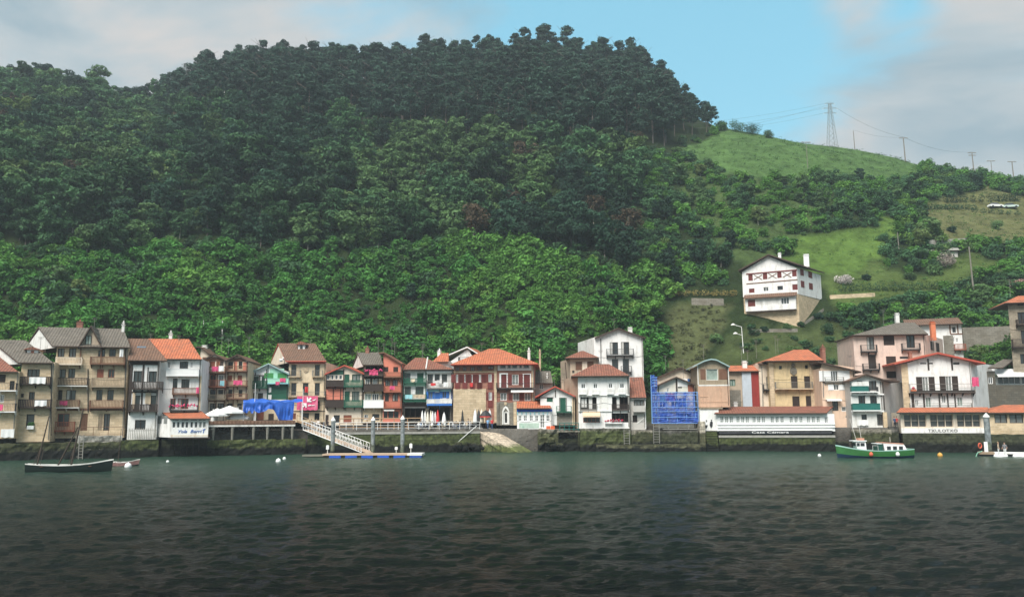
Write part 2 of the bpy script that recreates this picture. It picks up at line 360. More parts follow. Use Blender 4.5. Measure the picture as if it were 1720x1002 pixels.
# ---------------------------------------------------------------- vegetation
def fix(rng): return rng
def leaf_quads(mb,L,c,r,n,rng,s0,s1,flat=.6,up=.35):
    """n leaf sprays on and in a lump of foliage at c with radii r"""
    for _ in range(n):
        d=Vector((rng.gauss(0,1),rng.gauss(0,1),rng.gauss(0,1))).normalized()
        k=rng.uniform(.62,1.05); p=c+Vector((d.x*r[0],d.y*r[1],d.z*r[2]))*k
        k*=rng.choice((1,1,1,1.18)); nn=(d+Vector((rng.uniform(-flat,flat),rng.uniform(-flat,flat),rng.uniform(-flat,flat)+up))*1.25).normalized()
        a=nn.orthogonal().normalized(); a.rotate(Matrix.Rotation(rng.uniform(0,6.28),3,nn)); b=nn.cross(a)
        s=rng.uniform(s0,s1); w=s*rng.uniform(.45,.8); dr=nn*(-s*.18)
        mb.poly([p-a*s+dr,p-b*w*.7-a*s*.1,p+a*s+dr,p+b*w*.7+a*s*.15]); v=min(1,max(0,rng.gauss(.45,.22)+(k-.85)*.3))  # tone mostly random; clump light put in, outer sprays paler than inner
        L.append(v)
def crown_mesh(name,mat_,rng,blobs,n_per,s0,s1,up=.35):
    mb=MB(); L=[]
    for (c,r) in blobs:
        lv=len(L); leaf_quads(mb,L,Vector(c),r,int(n_per*(r[0]*r[2])**.8),rng,s0,s1,up=up)
        t=rng.uniform(-.12,.12)
        for i in range(lv,len(L)): L[i]=min(1,max(0,L[i]+t))
    me=mb.mesh(name,mat_)
    a=me.attributes.new('leaf','FLOAT','FACE'); a.data.foreach_set('value',L)
    return me
def core_mesh(mb,blobs,k=.62): pass
def trunk_mesh(name,mat_,rng,h,r,limbs,lean=.04):
    mb=MB(); pts=[Vector((0,0,-1.5))]; x=y=0
    for i in range(1,6):
        x+=rng.uniform(-lean,lean)*h/5*2; y+=rng.uniform(-lean,lean)*h/5*2; pts.append(Vector((x,y,h*i/5)))
    for i in range(5): mb.tube(pts[i],pts[i+1],r*(1-i*.15),r*(1-(i+1)*.15),6)
    for _ in range(limbs):
        i=rng.choice((2,3,4)); p=pts[i].lerp(pts[min(5,i+1)],rng.random()); an=rng.uniform(0,6.28); l=h*rng.uniform(.18,.32)
        q=p+Vector((math.cos(an)*l,math.sin(an)*l,l*rng.uniform(.4,.9))); mb.tube(p,q,r*.4,r*.12,4)
    return mb.mesh(name,mat_,True)
bark=mat('bark',(.11,.10,.085),.95,.3,3); bark_pale=mat('pale_bark',(.30,.28,.23),.9,.3,3); bark_pine=mat('pine_bark',(.13,.11,.095),.95,.3,3)
lf_mid=leafmat('broadleaf_leaves',(.052,.128,.050),.45,(.11,.18,.045))
lf_light=leafmat('light_broadleaf_leaves',(.095,.178,.062),.35,(.15,.20,.06))
lf_dark=leafmat('dark_broadleaf_leaves',(.024,.066,.036),.4)
lf_acid=leafmat('yellow_green_leaves',(.10,.245,.042),.3,(.16,.28,.055))
lf_pine=leafmat('pine_needles',(.033,.078,.050),.35)
lf_low=leafmat('bright_shrub_leaves',(.062,.195,.036),.38,(.12,.26,.04))
lf_grass=leafmat('meadow_grass',(.066,.155,.036),.35)
lf_hedge=leafmat('hedge_leaves',(.03,.075,.03),.3)
lf_red=leafmat('reddish_leaves',(.085,.06,.035),.3)
lf_hyd=leafmat('pale_blossom',(.50,.46,.44),.25)
def broad_blobs(rng,h,cr,base):
    B=[]; ex=rng.uniform(.75,1.2)
    for _ in range(24):
        a=rng.uniform(0,6.28); d=cr*rng.uniform(.2,1.02); z=rng.uniform(base,h)+rng.gauss(0,.25)
        f=1-abs((z-(base+h)/2)/(h-base))*.9; d*=f+.15
        r=cr*rng.uniform(.16,.42); B.append(((math.cos(a)*d*ex,math.sin(a)*d,z),(r*rng.uniform(.8,1.4),r,r*rng.uniform(.45,.8))))
    B.append(((0,0,(h+base)/2),(cr*.6,cr*.6,(h-base)*.42)))
    return B
def pine_blobs(rng,h,cr,base):
    B=[]
    for k in range(24):
        t=k/23; z=base+(h-base)*t; a=rng.uniform(0,6.28); d=cr*(1-t*.7)*rng.uniform(.3,1.1)
        r=cr*rng.uniform(.18,.36)*(1.1-t*.25); B.append(((math.cos(a)*d,math.sin(a)*d,z+rng.gauss(0,.3)),(r*1.2,r,r*rng.uniform(.28,.5))))
    B.append(((rng.uniform(-1,1),0,h),(cr*.4,cr*.35,cr*.17)))
    return B
PROTO={}
def make_protos():
    rng=random.Random(5)
    P=PROTO
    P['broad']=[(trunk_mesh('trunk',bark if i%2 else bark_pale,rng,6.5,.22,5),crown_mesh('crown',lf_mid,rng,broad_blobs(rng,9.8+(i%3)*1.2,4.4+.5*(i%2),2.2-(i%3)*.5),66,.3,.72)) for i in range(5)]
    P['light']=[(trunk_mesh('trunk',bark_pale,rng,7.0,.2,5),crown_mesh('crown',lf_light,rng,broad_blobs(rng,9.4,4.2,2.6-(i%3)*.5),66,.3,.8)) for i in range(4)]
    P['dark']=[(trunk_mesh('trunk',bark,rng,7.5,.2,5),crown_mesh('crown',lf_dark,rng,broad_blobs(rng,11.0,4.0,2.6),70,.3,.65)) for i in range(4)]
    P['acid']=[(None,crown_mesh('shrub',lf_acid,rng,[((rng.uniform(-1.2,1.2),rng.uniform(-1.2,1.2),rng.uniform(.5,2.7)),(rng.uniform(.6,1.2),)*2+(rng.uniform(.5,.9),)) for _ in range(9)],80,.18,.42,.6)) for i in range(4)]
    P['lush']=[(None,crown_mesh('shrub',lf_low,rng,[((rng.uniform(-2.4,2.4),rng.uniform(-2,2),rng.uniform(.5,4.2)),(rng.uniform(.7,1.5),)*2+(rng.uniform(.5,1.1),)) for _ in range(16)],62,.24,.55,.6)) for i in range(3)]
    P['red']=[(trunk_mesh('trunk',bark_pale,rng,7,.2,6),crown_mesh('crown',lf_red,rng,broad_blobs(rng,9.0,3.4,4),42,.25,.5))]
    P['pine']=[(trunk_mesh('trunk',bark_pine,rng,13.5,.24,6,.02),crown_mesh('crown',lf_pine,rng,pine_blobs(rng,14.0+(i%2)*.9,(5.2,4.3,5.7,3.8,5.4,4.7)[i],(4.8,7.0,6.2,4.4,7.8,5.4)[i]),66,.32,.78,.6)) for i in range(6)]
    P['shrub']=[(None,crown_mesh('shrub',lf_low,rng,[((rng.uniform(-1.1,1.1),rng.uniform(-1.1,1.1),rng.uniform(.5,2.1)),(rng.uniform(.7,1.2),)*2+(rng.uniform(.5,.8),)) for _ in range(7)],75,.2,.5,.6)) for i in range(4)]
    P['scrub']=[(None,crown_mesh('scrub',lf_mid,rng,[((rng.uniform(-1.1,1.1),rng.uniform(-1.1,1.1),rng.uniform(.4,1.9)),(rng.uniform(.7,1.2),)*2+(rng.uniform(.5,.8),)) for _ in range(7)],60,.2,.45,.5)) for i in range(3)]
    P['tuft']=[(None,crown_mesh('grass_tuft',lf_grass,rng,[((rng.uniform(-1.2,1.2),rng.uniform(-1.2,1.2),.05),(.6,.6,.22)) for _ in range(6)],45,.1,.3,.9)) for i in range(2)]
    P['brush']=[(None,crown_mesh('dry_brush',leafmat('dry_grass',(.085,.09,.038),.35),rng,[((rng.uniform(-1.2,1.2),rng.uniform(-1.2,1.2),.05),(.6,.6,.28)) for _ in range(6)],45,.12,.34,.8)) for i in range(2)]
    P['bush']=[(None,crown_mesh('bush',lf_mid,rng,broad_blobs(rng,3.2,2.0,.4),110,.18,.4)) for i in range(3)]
make_protos()
def place_tree(kind,v,p,s,rz,label,cat,group,name=None,sz=1):
    tm,cm=PROTO[kind][v]
    if tm is None:
        o=bpy.data.objects.new(name,cm); col.objects.link(o); o.location=p; o.rotation_euler=(0,0,rz); o.scale=(s,s,s*sz); return tag(o,label,cat,group)
    e=empty(name,p,rz,label,cat,group); e.scale=(s,s,s*sz)
    for nm,me in (('trunk',tm),('crown',cm)):
        o=bpy.data.objects.new(nm,me); col.objects.link(o); o.parent=e
    return e
_pc={}
def proto_coll(kinds):
    key='+'.join(kinds)
    if key in _pc: return _pc[key]
    c=bpy.data.collections.new('protos_'+key); n=0
    for k in kinds:
        for i,(tm,cm) in enumerate(PROTO[k]):
            me=cm
            if tm:
                me=cm.copy(); base=len(me.vertices)
                V=[tuple(v.co) for v in cm.vertices]+[tuple(v.co) for v in tm.vertices]
                Fs=[tuple(f.vertices) for f in cm.polygons]+[tuple(q+base for q in f.vertices) for f in tm.polygons]
                lv=[0.0]*len(cm.polygons); cm.attributes['leaf'].data.foreach_get('value',lv); lv+= [0.5]*len(tm.polygons)
                me=bpy.data.meshes.new('tree'); me.from_pydata(V,[],Fs); me.materials.append(cm.materials[0]); me.materials.append(tm.materials[0])
                me.polygons.foreach_set('material_index',[0]*len(cm.polygons)+[1]*len(tm.polygons))
                a=me.attributes.new('leaf','FLOAT','FACE'); a.data.foreach_set('value',lv)
            o=bpy.data.objects.new('%03d_%s'%(n,k),me); c.objects.link(o); n+=1
    _pc[key]=(c,n); return c,n
def scatter(name,kinds,pts):
    """one stuff object: instances of the prototypes on points (x,y,z,scale)"""
    c,n=proto_coll(kinds); rng=random.Random(len(pts))
    me=bpy.data.meshes.new(name); me.from_pydata([p[:3] for p in pts],[],[])
    a=me.attributes.new('scl','FLOAT_VECTOR','POINT'); a.data.foreach_set('vector',[q for p in pts for q in (p[3],p[3],p[3]*rng.uniform(.85,1.2))])
    a=me.attributes.new('rot','FLOAT_VECTOR','POINT'); a.data.foreach_set('vector',[q for p in pts for q in (rng.uniform(-.1,.1),rng.uniform(-.1,.1),rng.uniform(0,6.28))])
    a=me.attributes.new('idx','INT','POINT'); a.data.foreach_set('value',[rng.randrange(n) for p in pts])
    o=bpy.data.objects.new(name,me); col.objects.link(o)
    g=bpy.data.node_groups.new(name,'GeometryNodeTree')
    g.interface.new_socket('Geometry',in_out='INPUT',socket_type='NodeSocketGeometry'); g.interface.new_socket('Geometry',in_out='OUTPUT',socket_type='NodeSocketGeometry')
    N=g.nodes; L=g.links; gi=N.new('NodeGroupInput'); go=N.new('NodeGroupOutput'); ip=N.new('GeometryNodeInstanceOnPoints'); ci=N.new('GeometryNodeCollectionInfo')
    ci.inputs['Collection'].default_value=c; ci.inputs['Separate Children'].default_value=True; ci.inputs['Reset Children'].default_value=True
    ip.inputs['Pick Instance'].default_value=True
    def na(nm,t):
        q=N.new('GeometryNodeInputNamedAttribute'); q.data_type=t; q.inputs['Name'].default_value=nm; return q.outputs['Attribute']
    L.new(gi.outputs[0],ip.inputs['Points']); L.new(ci.outputs[0],ip.inputs['Instance']); L.new(na('idx','INT'),ip.inputs['Instance Index'])
    L.new(na('rot','FLOAT_VECTOR'),ip.inputs['Rotation']); L.new(na('scl','FLOAT_VECTOR'),ip.inputs['Scale']); L.new(ip.outputs[0],go.inputs[0])
    md=o.modifiers.new('scatter','NODES'); md.node_group=g
    o['kind']='stuff'; return o
def plant_hill():
    rng=random.Random(11)
    W={'pine':[],'mid':[],'low':[],'scrub':[],'tuft':[],'brush':[],'light':[],'acid':[],'lush':[]}
    def visible(px,py): return -70<px<1790 and 20<py<660
    def blocked(px,py):
        return inpoly(px,py,[(1225,420),(1400,440),(1405,560),(1225,560)]) or (1098<px<1245 and py>500) or inpoly(px,py,[(1150,478),(1250,478),(1240,512),(1140,512)])
    # dense canopy on a jittered grid
    st=5.4; y=150
    while y<400:
        x=-300
        while x<240:
            X=x+rng.uniform(-.5,.5)*st; Yy=y+rng.uniform(-.5,.5)*st
            if Yy>quay_y(X)+19 and abs(X/Yy)<.68:
                Z=ground(X,Yy); px,py=project((X,Yy,Z)); z=zone(px,py)
                u=X/Yy; Yr=lerp_table([(a,b) for a,b,c in RID],u)
                if visible(px,py-20) and Yy<Yr+14:
                    if z=='pine': 
                        if rng.random()<.74: W['pine'].append((X,Yy,Z,rng.choice((.78,.86,.92,.98,1.03,1.08,1.14))*rng.uniform(.92,1.08)*(1 if px<1110 else max(.55,1-(px-1110)/150))))
                    elif z=='mid' and not blocked(px,py) and Yy<Yr-2:
                        if px>1330 or (px>1080 and py<470):
                            if rng.random()<(.16 if px>1330 else .34): W['light'].append((X,Yy,Z,rng.uniform(.32,.72)*(.75 if py<330 and px>1330 else 1)))
                        elif rng.random()<.93: W['mid'].append((X,Yy,Z,rng.uniform(.5,1.2)+(.25 if rng.random()<.12 else 0)))
            x+=st
        y+=st
    st=1.9; y=138
    while y<350:
        x=-230
        while x<200:
            X=x+rng.uniform(-.5,.5)*st; Yy=y+rng.uniform(-.5,.5)*st
            if Yy>quay_y(X)+15.5 and abs(X/Yy)<.66:
                Z=ground(X,Yy); px,py=project((X,Yy,Z)); z=zone(px,py); u=X/Yy; Yr=lerp_table([(a,b) for a,b,c in RID],u)
                if visible(px,py) and Yy<Yr+6 and not (blocked(px,py) and z!='brown' and not (px<1115 and py>500)):
                    if z=='low': 
                        clump=noise.noise(Vector((X*.09,Yy*.09,5))); c2=noise.noise(Vector((X*.05,Yy*.05,15)))
                        rr=rng.random(); s_=rng.uniform(.6,1.3)*(1+clump*.9)
                        if rr<.035: W['lush'].append((X,Yy,Z-.3,rng.uniform(.7,1.3)))
                        elif rr<.045: W['mid'].append((X,Yy,Z,rng.uniform(.35,.6)))
                        elif rr<.10: W['scrub'].append((X,Yy,Z-.2,s_*1.2))
                        elif c2+(.35 if px>820 else -.12)+rng.uniform(-.15,.15)>.12: W['acid'].append((X,Yy,Z-.3,s_*1.05))
                        elif rr<.93: W['low'].append((X,Yy,Z-.3,s_))
                    elif z=='mid' and rng.random()<(.75 if px>1080 else .45): (W['acid'] if (px>1050 and rng.random()<.3) else W['scrub']).append((X,Yy,Z-.2,rng.uniform(.5,1.3)))
                    elif z in('meadow','ridge','meadow2','terrace') and rng.random()<.55: W['tuft'].append((X,Yy,Z-.05,rng.uniform(.35,1.0)))
                    elif z=='open':
                        rr=rng.random(); (W['light'] if rr<.035 else W['acid'] if rr<.33 else W['scrub'] if rr<.5 else W['tuft']).append((X,Yy,Z-.15,rng.uniform(.4,1.2) if rr>=.035 else rng.uniform(.3,.55)))
                    elif z=='brown' : W['brush'].append((X,Yy,Z-.05,rng.uniform(.6,1.1)))
                    elif z=='slope':
                        (W['scrub'] if rng.random()<.35 else W['tuft']).append((X,Yy,Z-.15,rng.uniform(.4,.9)))
            x+=st
        y+=st
    rng.shuffle(W['mid'])
    def pick(p):
        q=noise.noise(Vector((p[0]*.022,p[1]*.022,31)))+noise.noise(Vector((p[0]*.13,p[1]*.13,33)))*.9+rng.gauss(0,.12)
        if project(p[:3])[0]>1080: q+=.25
        return 'light' if q>.22 else ('dark' if q<-.16 else 'broad')
    # the 300 nearest broadleaf trees and 290 largest pines are objects of their own
    m=sorted(W['mid']+W['light'],key=lambda p:p[1]/p[3])
    LM=[(90,'golden stone houses'),(215,'tall gabled house'),(340,'orange roofed white house'),(450,'twin wooden gables'),(560,'town hall'),(680,'salmon red house'),(770,'blue galleried house'),(900,'brick palace'),(980,'tan house'),(1100,'tall white house'),(1230,'blue scaffold'),(1390,'hillside chalet'),(1520,'pale pink house'),(1640,'timbered house'),(9999,'stone annex')]
    RW=[(190,'cresting above'),(250,'farther above'),(310,'high above'),(370,'midway above'),(440,'partway above'),(520,'low above'),(9999,'just above')]
    ORD='first second third fourth fifth sixth seventh eighth ninth tenth eleventh twelfth thirteenth fourteenth fifteenth sixteenth seventeenth eighteenth nineteenth twentieth twenty-first twenty-second twenty-third twenty-fourth twenty-fifth twenty-sixth twenty-seventh twenty-eighth twenty-ninth thirtieth thirty-first thirty-second thirty-third thirty-fourth thirty-fifth thirty-sixth thirty-seventh thirty-eighth thirty-ninth fortieth forty-first forty-second forty-third forty-fourth forty-fifth forty-sixth forty-seventh forty-eighth forty-ninth fiftieth'.split()
    def label_all(L):
        G={}
        for q in L:
            px,py=project((q[1][0],q[1][1],q[1][2]+6)); lm=next(n for x,n in LM if px<x); rw=next(n for y,n in RW if py<y); G.setdefault((q[0],rw,lm),[]).append((px,q))
        for (k,rw,lm),l in G.items():
            l.sort(key=lambda t:t[0]); d={'red':'reddish','broad':'mid green','light':'pale green','dark':'dark green','pine':'dark pine'}[k]
            for n,(px,q) in enumerate(l):
                lab=('%s tree %s the %s'%(d,rw,lm)) if len(l)==1 else ('%s from left of the %s trees %s the %s'%(ORD[min(n,49)],d,rw,lm))
                kind,p,v_,rz=q; place_tree(kind,v_,p[:3],p[3],rz,lab,'tree','pines of the hilltop wood' if kind=='pine' else '%s trees of the hillside'%d,'pine_tree' if kind=='pine' else 'broadleaf_tree')
    sel=[]
    for i,p in enumerate(m[:300]):
        k='red' if (i%23==7 and p[1]>200) else pick(p); sel.append((k,p,0 if k=='red' else rng.randrange(4),rng.uniform(0,6.28)))
    label_all(sel)
    rest=m[300:]
    by={'broad':[],'light':[],'dark':[]}
    for q in rest: by[pick(q)].append(q)
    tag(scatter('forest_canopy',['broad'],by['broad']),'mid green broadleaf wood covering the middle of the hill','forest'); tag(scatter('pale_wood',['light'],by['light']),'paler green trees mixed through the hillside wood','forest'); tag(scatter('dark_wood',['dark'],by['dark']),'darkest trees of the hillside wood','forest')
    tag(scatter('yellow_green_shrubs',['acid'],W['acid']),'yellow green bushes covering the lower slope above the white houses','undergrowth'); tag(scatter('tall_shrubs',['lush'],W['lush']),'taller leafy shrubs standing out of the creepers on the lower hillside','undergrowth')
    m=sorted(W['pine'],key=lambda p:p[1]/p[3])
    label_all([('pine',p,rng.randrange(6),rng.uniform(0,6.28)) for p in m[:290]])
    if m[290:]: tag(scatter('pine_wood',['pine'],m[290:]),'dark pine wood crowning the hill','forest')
    tag(scatter('hillside_shrubs',['shrub'],W['low']),'bright green shrubs and creepers blanketing the lower hillside','undergrowth')
    tag(scatter('woodland_undergrowth',['scrub'],W['scrub']),'dark undergrowth between the hillside trees','undergrowth')
    tag(scatter('meadow_grass',['tuft'],W['tuft']),'rough grass on the open slopes','grass')
    tag(scatter('dry_brush',['brush'],W['brush']),'dry mown brush on the cleared strip of slope','grass')
    print('veg',{k:len(v) for k,v in W.items()})
plant_hill()
# ---------------------------------------------------------------- building kit
W_=mat
white=mat('white_plaster',(.80,.79,.77),.85,.07,.8,(.40,.37,.33),.6,bump=.3)
whitep=mat('white_paint',(.82,.82,.81),.5,.04)
whitedirty=mat('old_white_plaster',(.74,.73,.70),.9,.08,.8,(.36,.33,.29),.6)
cream=mat('cream_plaster',(.72,.62,.50),.85,.08,.8,(.36,.29,.22),.6,bump=.3)
ochre=mat('ochre_plaster',(.64,.50,.29),.85,.14,.9,(.33,.26,.17),.75,bump=.3)
beige=mat('beige_plaster',(.68,.55,.38),.85,.12,.9,(.36,.28,.19),.6,bump=.3)
peach=mat('peach_plaster',(.72,.53,.40),.85,.08,.9,(.42,.31,.24),.55,bump=.3)
pink=mat('pale_pink_plaster',(.70,.54,.46),.85,.08,.9,(.42,.34,.30),.65,bump=.3)
greyr=mat('grey_render',(.50,.48,.45),.9,.08,.9,(.3,.28,.26),.5)
tan=mat('tan_plaster',(.45,.36,.27),.9,.12,.9,(.2,.17,.13),.6)
salmon=mat('salmon_red_paint',(.62,.16,.12),.7,.1)
coral=mat('coral_paint',(.66,.22,.15),.7,.1)
stoneb=stone('golden_rubble_stone',(.72,.56,.37),(.54,.41,.26),(.62,.53,.40),.7,.34,amt=.26)
stonep=stone('pale_ashlar_stone',(.69,.55,.38),(.53,.41,.27),(.40,.32,.22),1.0,.42,amt=.28)
stoned=stone('dark_wet_stone',(.10,.095,.08),(.15,.14,.115),(.05,.05,.045),.8,.4)
stoneg=stone('grey_rubble_stone',(.28,.26,.22),(.20,.185,.155),(.13,.12,.10),.7,.35)
brick=stone('dark_red_brick',(.37,.16,.115),(.27,.11,.08),(.34,.2,.15),.5,.16,(.13,.05,.04),.3)
rooforange=tiles('orange_roof_tiles',(.64,.21,.105),(.46,.145,.08),(.22,.125,.085),amt=.55)
roofred=tiles('weathered_red_roof_tiles',(.36,.145,.095),(.235,.095,.07),(.14,.10,.075))
roofbrown=tiles('brown_roof_tiles',(.24,.14,.095),(.18,.105,.075),(.11,.085,.065))
roofgrey=tiles('lichened_grey_roof_tiles',(.205,.18,.15),(.15,.13,.11),(.11,.10,.08))
eave=mat('dark_eave_timber',(.075,.05,.038),.8,.3,3)
redeave=mat('red_eave_timber',(.45,.09,.06),.7,.2,3)
tealeave=mat('pale_teal_eave',(.30,.42,.42),.7,.15,3)
wood=mat('brown_wood',(.17,.085,.052),.7,.3,3,wood=True)
woodred=mat('red_brown_wood',(.30,.10,.06),.7,.3,3,wood=True)
woodd=mat('dark_wood',(.045,.032,.027),.75,.3,3,wood=True)
woodg=mat('weathered_grey_wood',(.34,.27,.19),.85,.3,3,(.16,.12,.09),.7,wood=True)
woodsal=mat('faded_pink_boards',(.56,.36,.25),.85,.18,3,(.36,.24,.18),.5,wood=True)
iron=mat('black_iron',(.025,.025,.027),.5,.1,spec=.5)
greyiron=mat('grey_iron',(.22,.21,.19),.6,.1)
green=mat('bottle_green_paint',(.018,.10,.062),.5,.15,2)
greenb=mat('bright_green_paint',(.06,.26,.08),.5,.15,2)
teal=mat('teal_paint',(.02,.14,.12),.5,.15,2)
mint=mat('mint_paint',(.34,.66,.50),.6,.06,2)
aqua=mat('aqua_paint',(.30,.60,.66),.6,.06,2)
blue=mat('cobalt_blue_paint',(.035,.16,.50),.5,.12,2)
blueb=mat('royal_blue_paint',(.02,.10,.55),.5,.12,2)
paleblue=mat('pale_blue_sheet',(.50,.56,.62),.5,.08,2,(.32,.33,.34),.4)
crimson=mat('dark_crimson_sheet',(.27,.035,.03),.7,.15,2)
darkred=mat('dark_red_shutter_paint',(.16,.034,.03),.6,.15,2)
concrete=mat('stained_concrete',(.34,.33,.30),.9,.12,.8,(.16,.155,.13),.6)
darkint=mat('dark_interior',(.018,.016,.015),.9,.2)
curtain=mat('pale_curtain',(.50,.49,.46),.9,.12,3)
pinkc=mat('pink_cloth',(.64,.085,.20),.85,.22,2.5,(.75,.45,.5),.5)
redc=mat('red_cloth',(.60,.05,.05),.85,.08)
whitec=mat('white_cloth',(.80,.80,.79),.85,.05)
lightc=mat('cream_cloth',(.74,.62,.46),.85,.05)
beigec=mat('beige_cloth',(.52,.42,.30),.85,.12)
bluec=mat('blue_tarpaulin',(.02,.11,.50),.45,.14,1.6,spec=.5)
flowerr=mat('red_flowers',(.45,.03,.07),.8,.5,9)
flowerp=mat('pink_flowers',(.62,.07,.18),.8,.5,9)
plantg=mat('pot_plant_leaves',(.04,.12,.03),.8,.5,9)
terra=mat('terracotta',(.50,.17,.09),.8,.15,2)
skyl=mat('skylight_glass',(.10,.14,.18),.12,.1,spec=.9)
def glass_(name,c,r=.12):
    m=mat(name,c,r,.35,1.3,spec=.65); return m
glass=glass_('window_glass',(.03,.034,.038)); glassl=glass_('curtained_glass',(.20,.21,.20),.3); glassg=glass_('greenish_glass',(.26,.32,.28),.3); glassm=glass_('dim_glass',(.075,.08,.08),.2)
FR=(0,0,1.0)
def frame(ox,oy,s):
    global FR; FR=(ox,oy,s)
def fp(x,y): return (FR[0]+x/FR[2],FR[1]+y/FR[2])
class House:
    def __init__(s,name,label,cat,px,Y,th=0,zb=3.75,group=None,pyref=600):
        X,yy=fp(px,0); p=ray_y(X,pyref,Y); s.th=R(th)
        s.root=empty(name,(p.x,Y,zb),s.th,label,cat,group) if name else None; s.o=Vector((p.x,Y,zb))
        s.al=Vector((math.cos(s.th),math.sin(s.th),0)); s.inn=Vector((-math.sin(s.th),math.cos(s.th),0))
        s.op=[]; s.v0=0; s.roofobj=None; s.wallobj=None
    def uz(s,x,y,v=0):
        px,py=fp(x,y); d=raydir(px,py); p0=s.o+s.inn*v
        t=(p0-CAM).dot(s.inn)/d.dot(s.inn); p=CAM+d*t; q=p-s.o
        return q.dot(s.al),q.z
    def rect(s,x0,y0,x1,y1,v=0):
        ym=(y0+y1)/2; xm=(x0+x1)/2
        return s.uz(x0,ym,v)[0],s.uz(x1,ym,v)[0],s.uz(xm,y1,v)[1],s.uz(xm,y0,v)[1]
    def w2(s,u,v,z): return s.o+s.al*u+s.inn*v+Vector((0,0,z))
    # -- windows must be declared before the wall that carries them
    def win(s,x0,y0,x1,y1,fr=None,gl=None,shut=None,mull=1,tr=0,name='window',rec=.2,fw=.09,closed=None,proud=False,sw=None,v=None,lintel=None,curt=None):
        v0=s.v0 if v is None else v
        u0,u1,z0,z1=s.rect(x0,y0,x1,y1,v0); fr=fr or whitep
        if not proud: s.op.append((u0,u1,z0,z1))
        va=v0+(rec*.35 if not proud else -.05); vb=v0+(rec+.05 if not proud else .02)
        w=u1-u0; m=MB()
        if closed:
            m.box(u0,u1,va+.03,vb,z0,z1); k=max(3,int((z1-z0)/.22))
            for i in range(k): zz=z0+(z1-z0)*(i+.5)/k; m.box(u0+.08,u1-.08,va,va+.03,zz-.04,zz+.04)
            m.box((u0+u1)/2-.05,(u0+u1)/2+.05,va-.02,va+.03,z0,z1)
            return m.build(name,closed,s.root)
        m.box(u0,u0+fw,va,vb,z0,z1).box(u1-fw,u1,va,vb,z0,z1).box(u0+fw,u1-fw,va,vb,z0,z0+fw).box(u0+fw,u1-fw,va,vb,z1-fw,z1)
        for i in range(mull):
            uu=u0+w*(i+1)/(mull+1); m.box(uu-.04,uu+.04,va+.01,vb-.01,z0+fw,z1-fw)
        for i in range(tr):
            zz=z0+(z1-z0)*(i+1)/(tr+1); m.box(u0+fw,u1-fw,va+.015,vb-.015,zz-.03,zz+.03)
        o=m.build(name,fr,s.root)
        MB().box(u0+fw*.5,u1-fw*.5,vb-.03,vb+.005,z0+fw*.5,z1-fw*.5).build('pane',gl or glass,o)
        if curt:
            MB().box(u0+fw,u0+fw+(w-2*fw)*.3,va+.02,vb-.02,z0+fw,z1-fw).build('curtain',curt,o)
        if shut:
            sw_=sw or w*.5
            for a,b in ((u0-sw_,u0-.01),(u1+.01,u1+sw_)):
                q=MB().box(a,b,v0-.07,v0-.005,z0,z1); k=max(3,int((z1-z0)/.25))
                for i in range(k): zz=z0+(z1-z0)*(i+.5)/k; q.box(a+.06,b-.06,v0-.095,v0-.07,zz-.05,zz+.05)
                q.build('shutter',shut,s.root)
        if lintel: MB().box(u0-.2,u1+.2,v0-.08,v0-.003,z1+.01,z1+.2).box(u0-.15,u1+.15,v0-.1,v0-.003,z0-.14,z0-.01).build('window_surround',lintel,s.root)
        return o
    def wins(s,lst,**k):
        for r in lst: s.win(*r,**k)
    def wall(s,x0,y0,x1,y1,depth,m,gable=None,v=0,name='wall',rec=.2,back=(0,0),gl=None,u=None,sm=None):
        """front wall with real openings, two side walls, back; gable=(x,y) apex pixel or list of profile points (left to right)"""
        u0,u1,z0,z1=s.rect(x0,y0,x1,y1,v)
        if u: u0,u1=u
        z0=min(z0,z1-.5); d=depth
        ops=[(max(a,u0+.02),min(b,u1-.02),max(c,z0+.02),min(e,z1-.02)) for a,b,c,e in s.op if a<u1-.1 and b>u0+.1 and c<z1-.1 and e>z0+.1]
        s.op=[]
        us=sorted({u0,u1}|{q for o in ops for q in o[:2]}); zs=sorted({z0,z1}|{q for o in ops for q in o[2:]})
        mb=MB()
        for i in range(len(us)-1):
            j=0
            while j<len(zs)-1:
                cu=(us[i]+us[i+1])/2; cz=(zs[j]+zs[j+1])/2
                if us[i+1]-us[i]>1e-4 and not any(o[0]<cu<o[1] and o[2]<cz<o[3] for o in ops):
                    mb.poly([(us[i],v,zs[j]),(us[i+1],v,zs[j]),(us[i+1],v,zs[j+1]),(us[i],v,zs[j+1])])
                j+=1
        for a,b,c,e in ops:
            r=v+rec+.06
            mb.poly([(a,v,c),(a,r,c),(a,r,e),(a,v,e)]).poly([(b,v,e),(b,r,e),(b,r,c),(b,v,c)]).poly([(a,v,e),(a,r,e),(b,r,e),(b,v,e)]).poly([(b,v,c),(b,r,c),(a,r,c),(a,v,c)])
        bl,br=u0+back[0],u1+back[1]; si=1 if sm else 0
        mb.poly([(u0,v,z0),(u0,v,z1),(bl,v+d,z1),(bl,v+d,z0)],si).poly([(u1,v,z0),(br,v+d,z0),(br,v+d,z1),(u1,v,z1)],si)
        mb.poly([(bl,v+d,z0),(bl,v+d,z1),(br,v+d,z1),(br,v+d,z0)])
        if gable:
            G=gable if isinstance(gable,list) else [gable]
            pts=[s.uz(gx,gy,v) for gx,gy in G]
            fr=[(u0,v,z1)]+[(a,v,max(b,z1)) for a,b in pts]+[(u1,v,z1)]
            mb.poly(list(reversed(fr))); mb.poly([(a+0,v+d,c) for a,b,c in fr])
        else: mb.poly([(u0,v,z1),(u1,v,z1),(br,v+d,z1),(bl,v+d,z1)])
        ms=[m] if not sm else [m,sm]
        o=mb.build(name,ms,s.root); s.wallobj=s.wallobj or o; s.ext=(u0,u1,z0,z1,d,v); return o
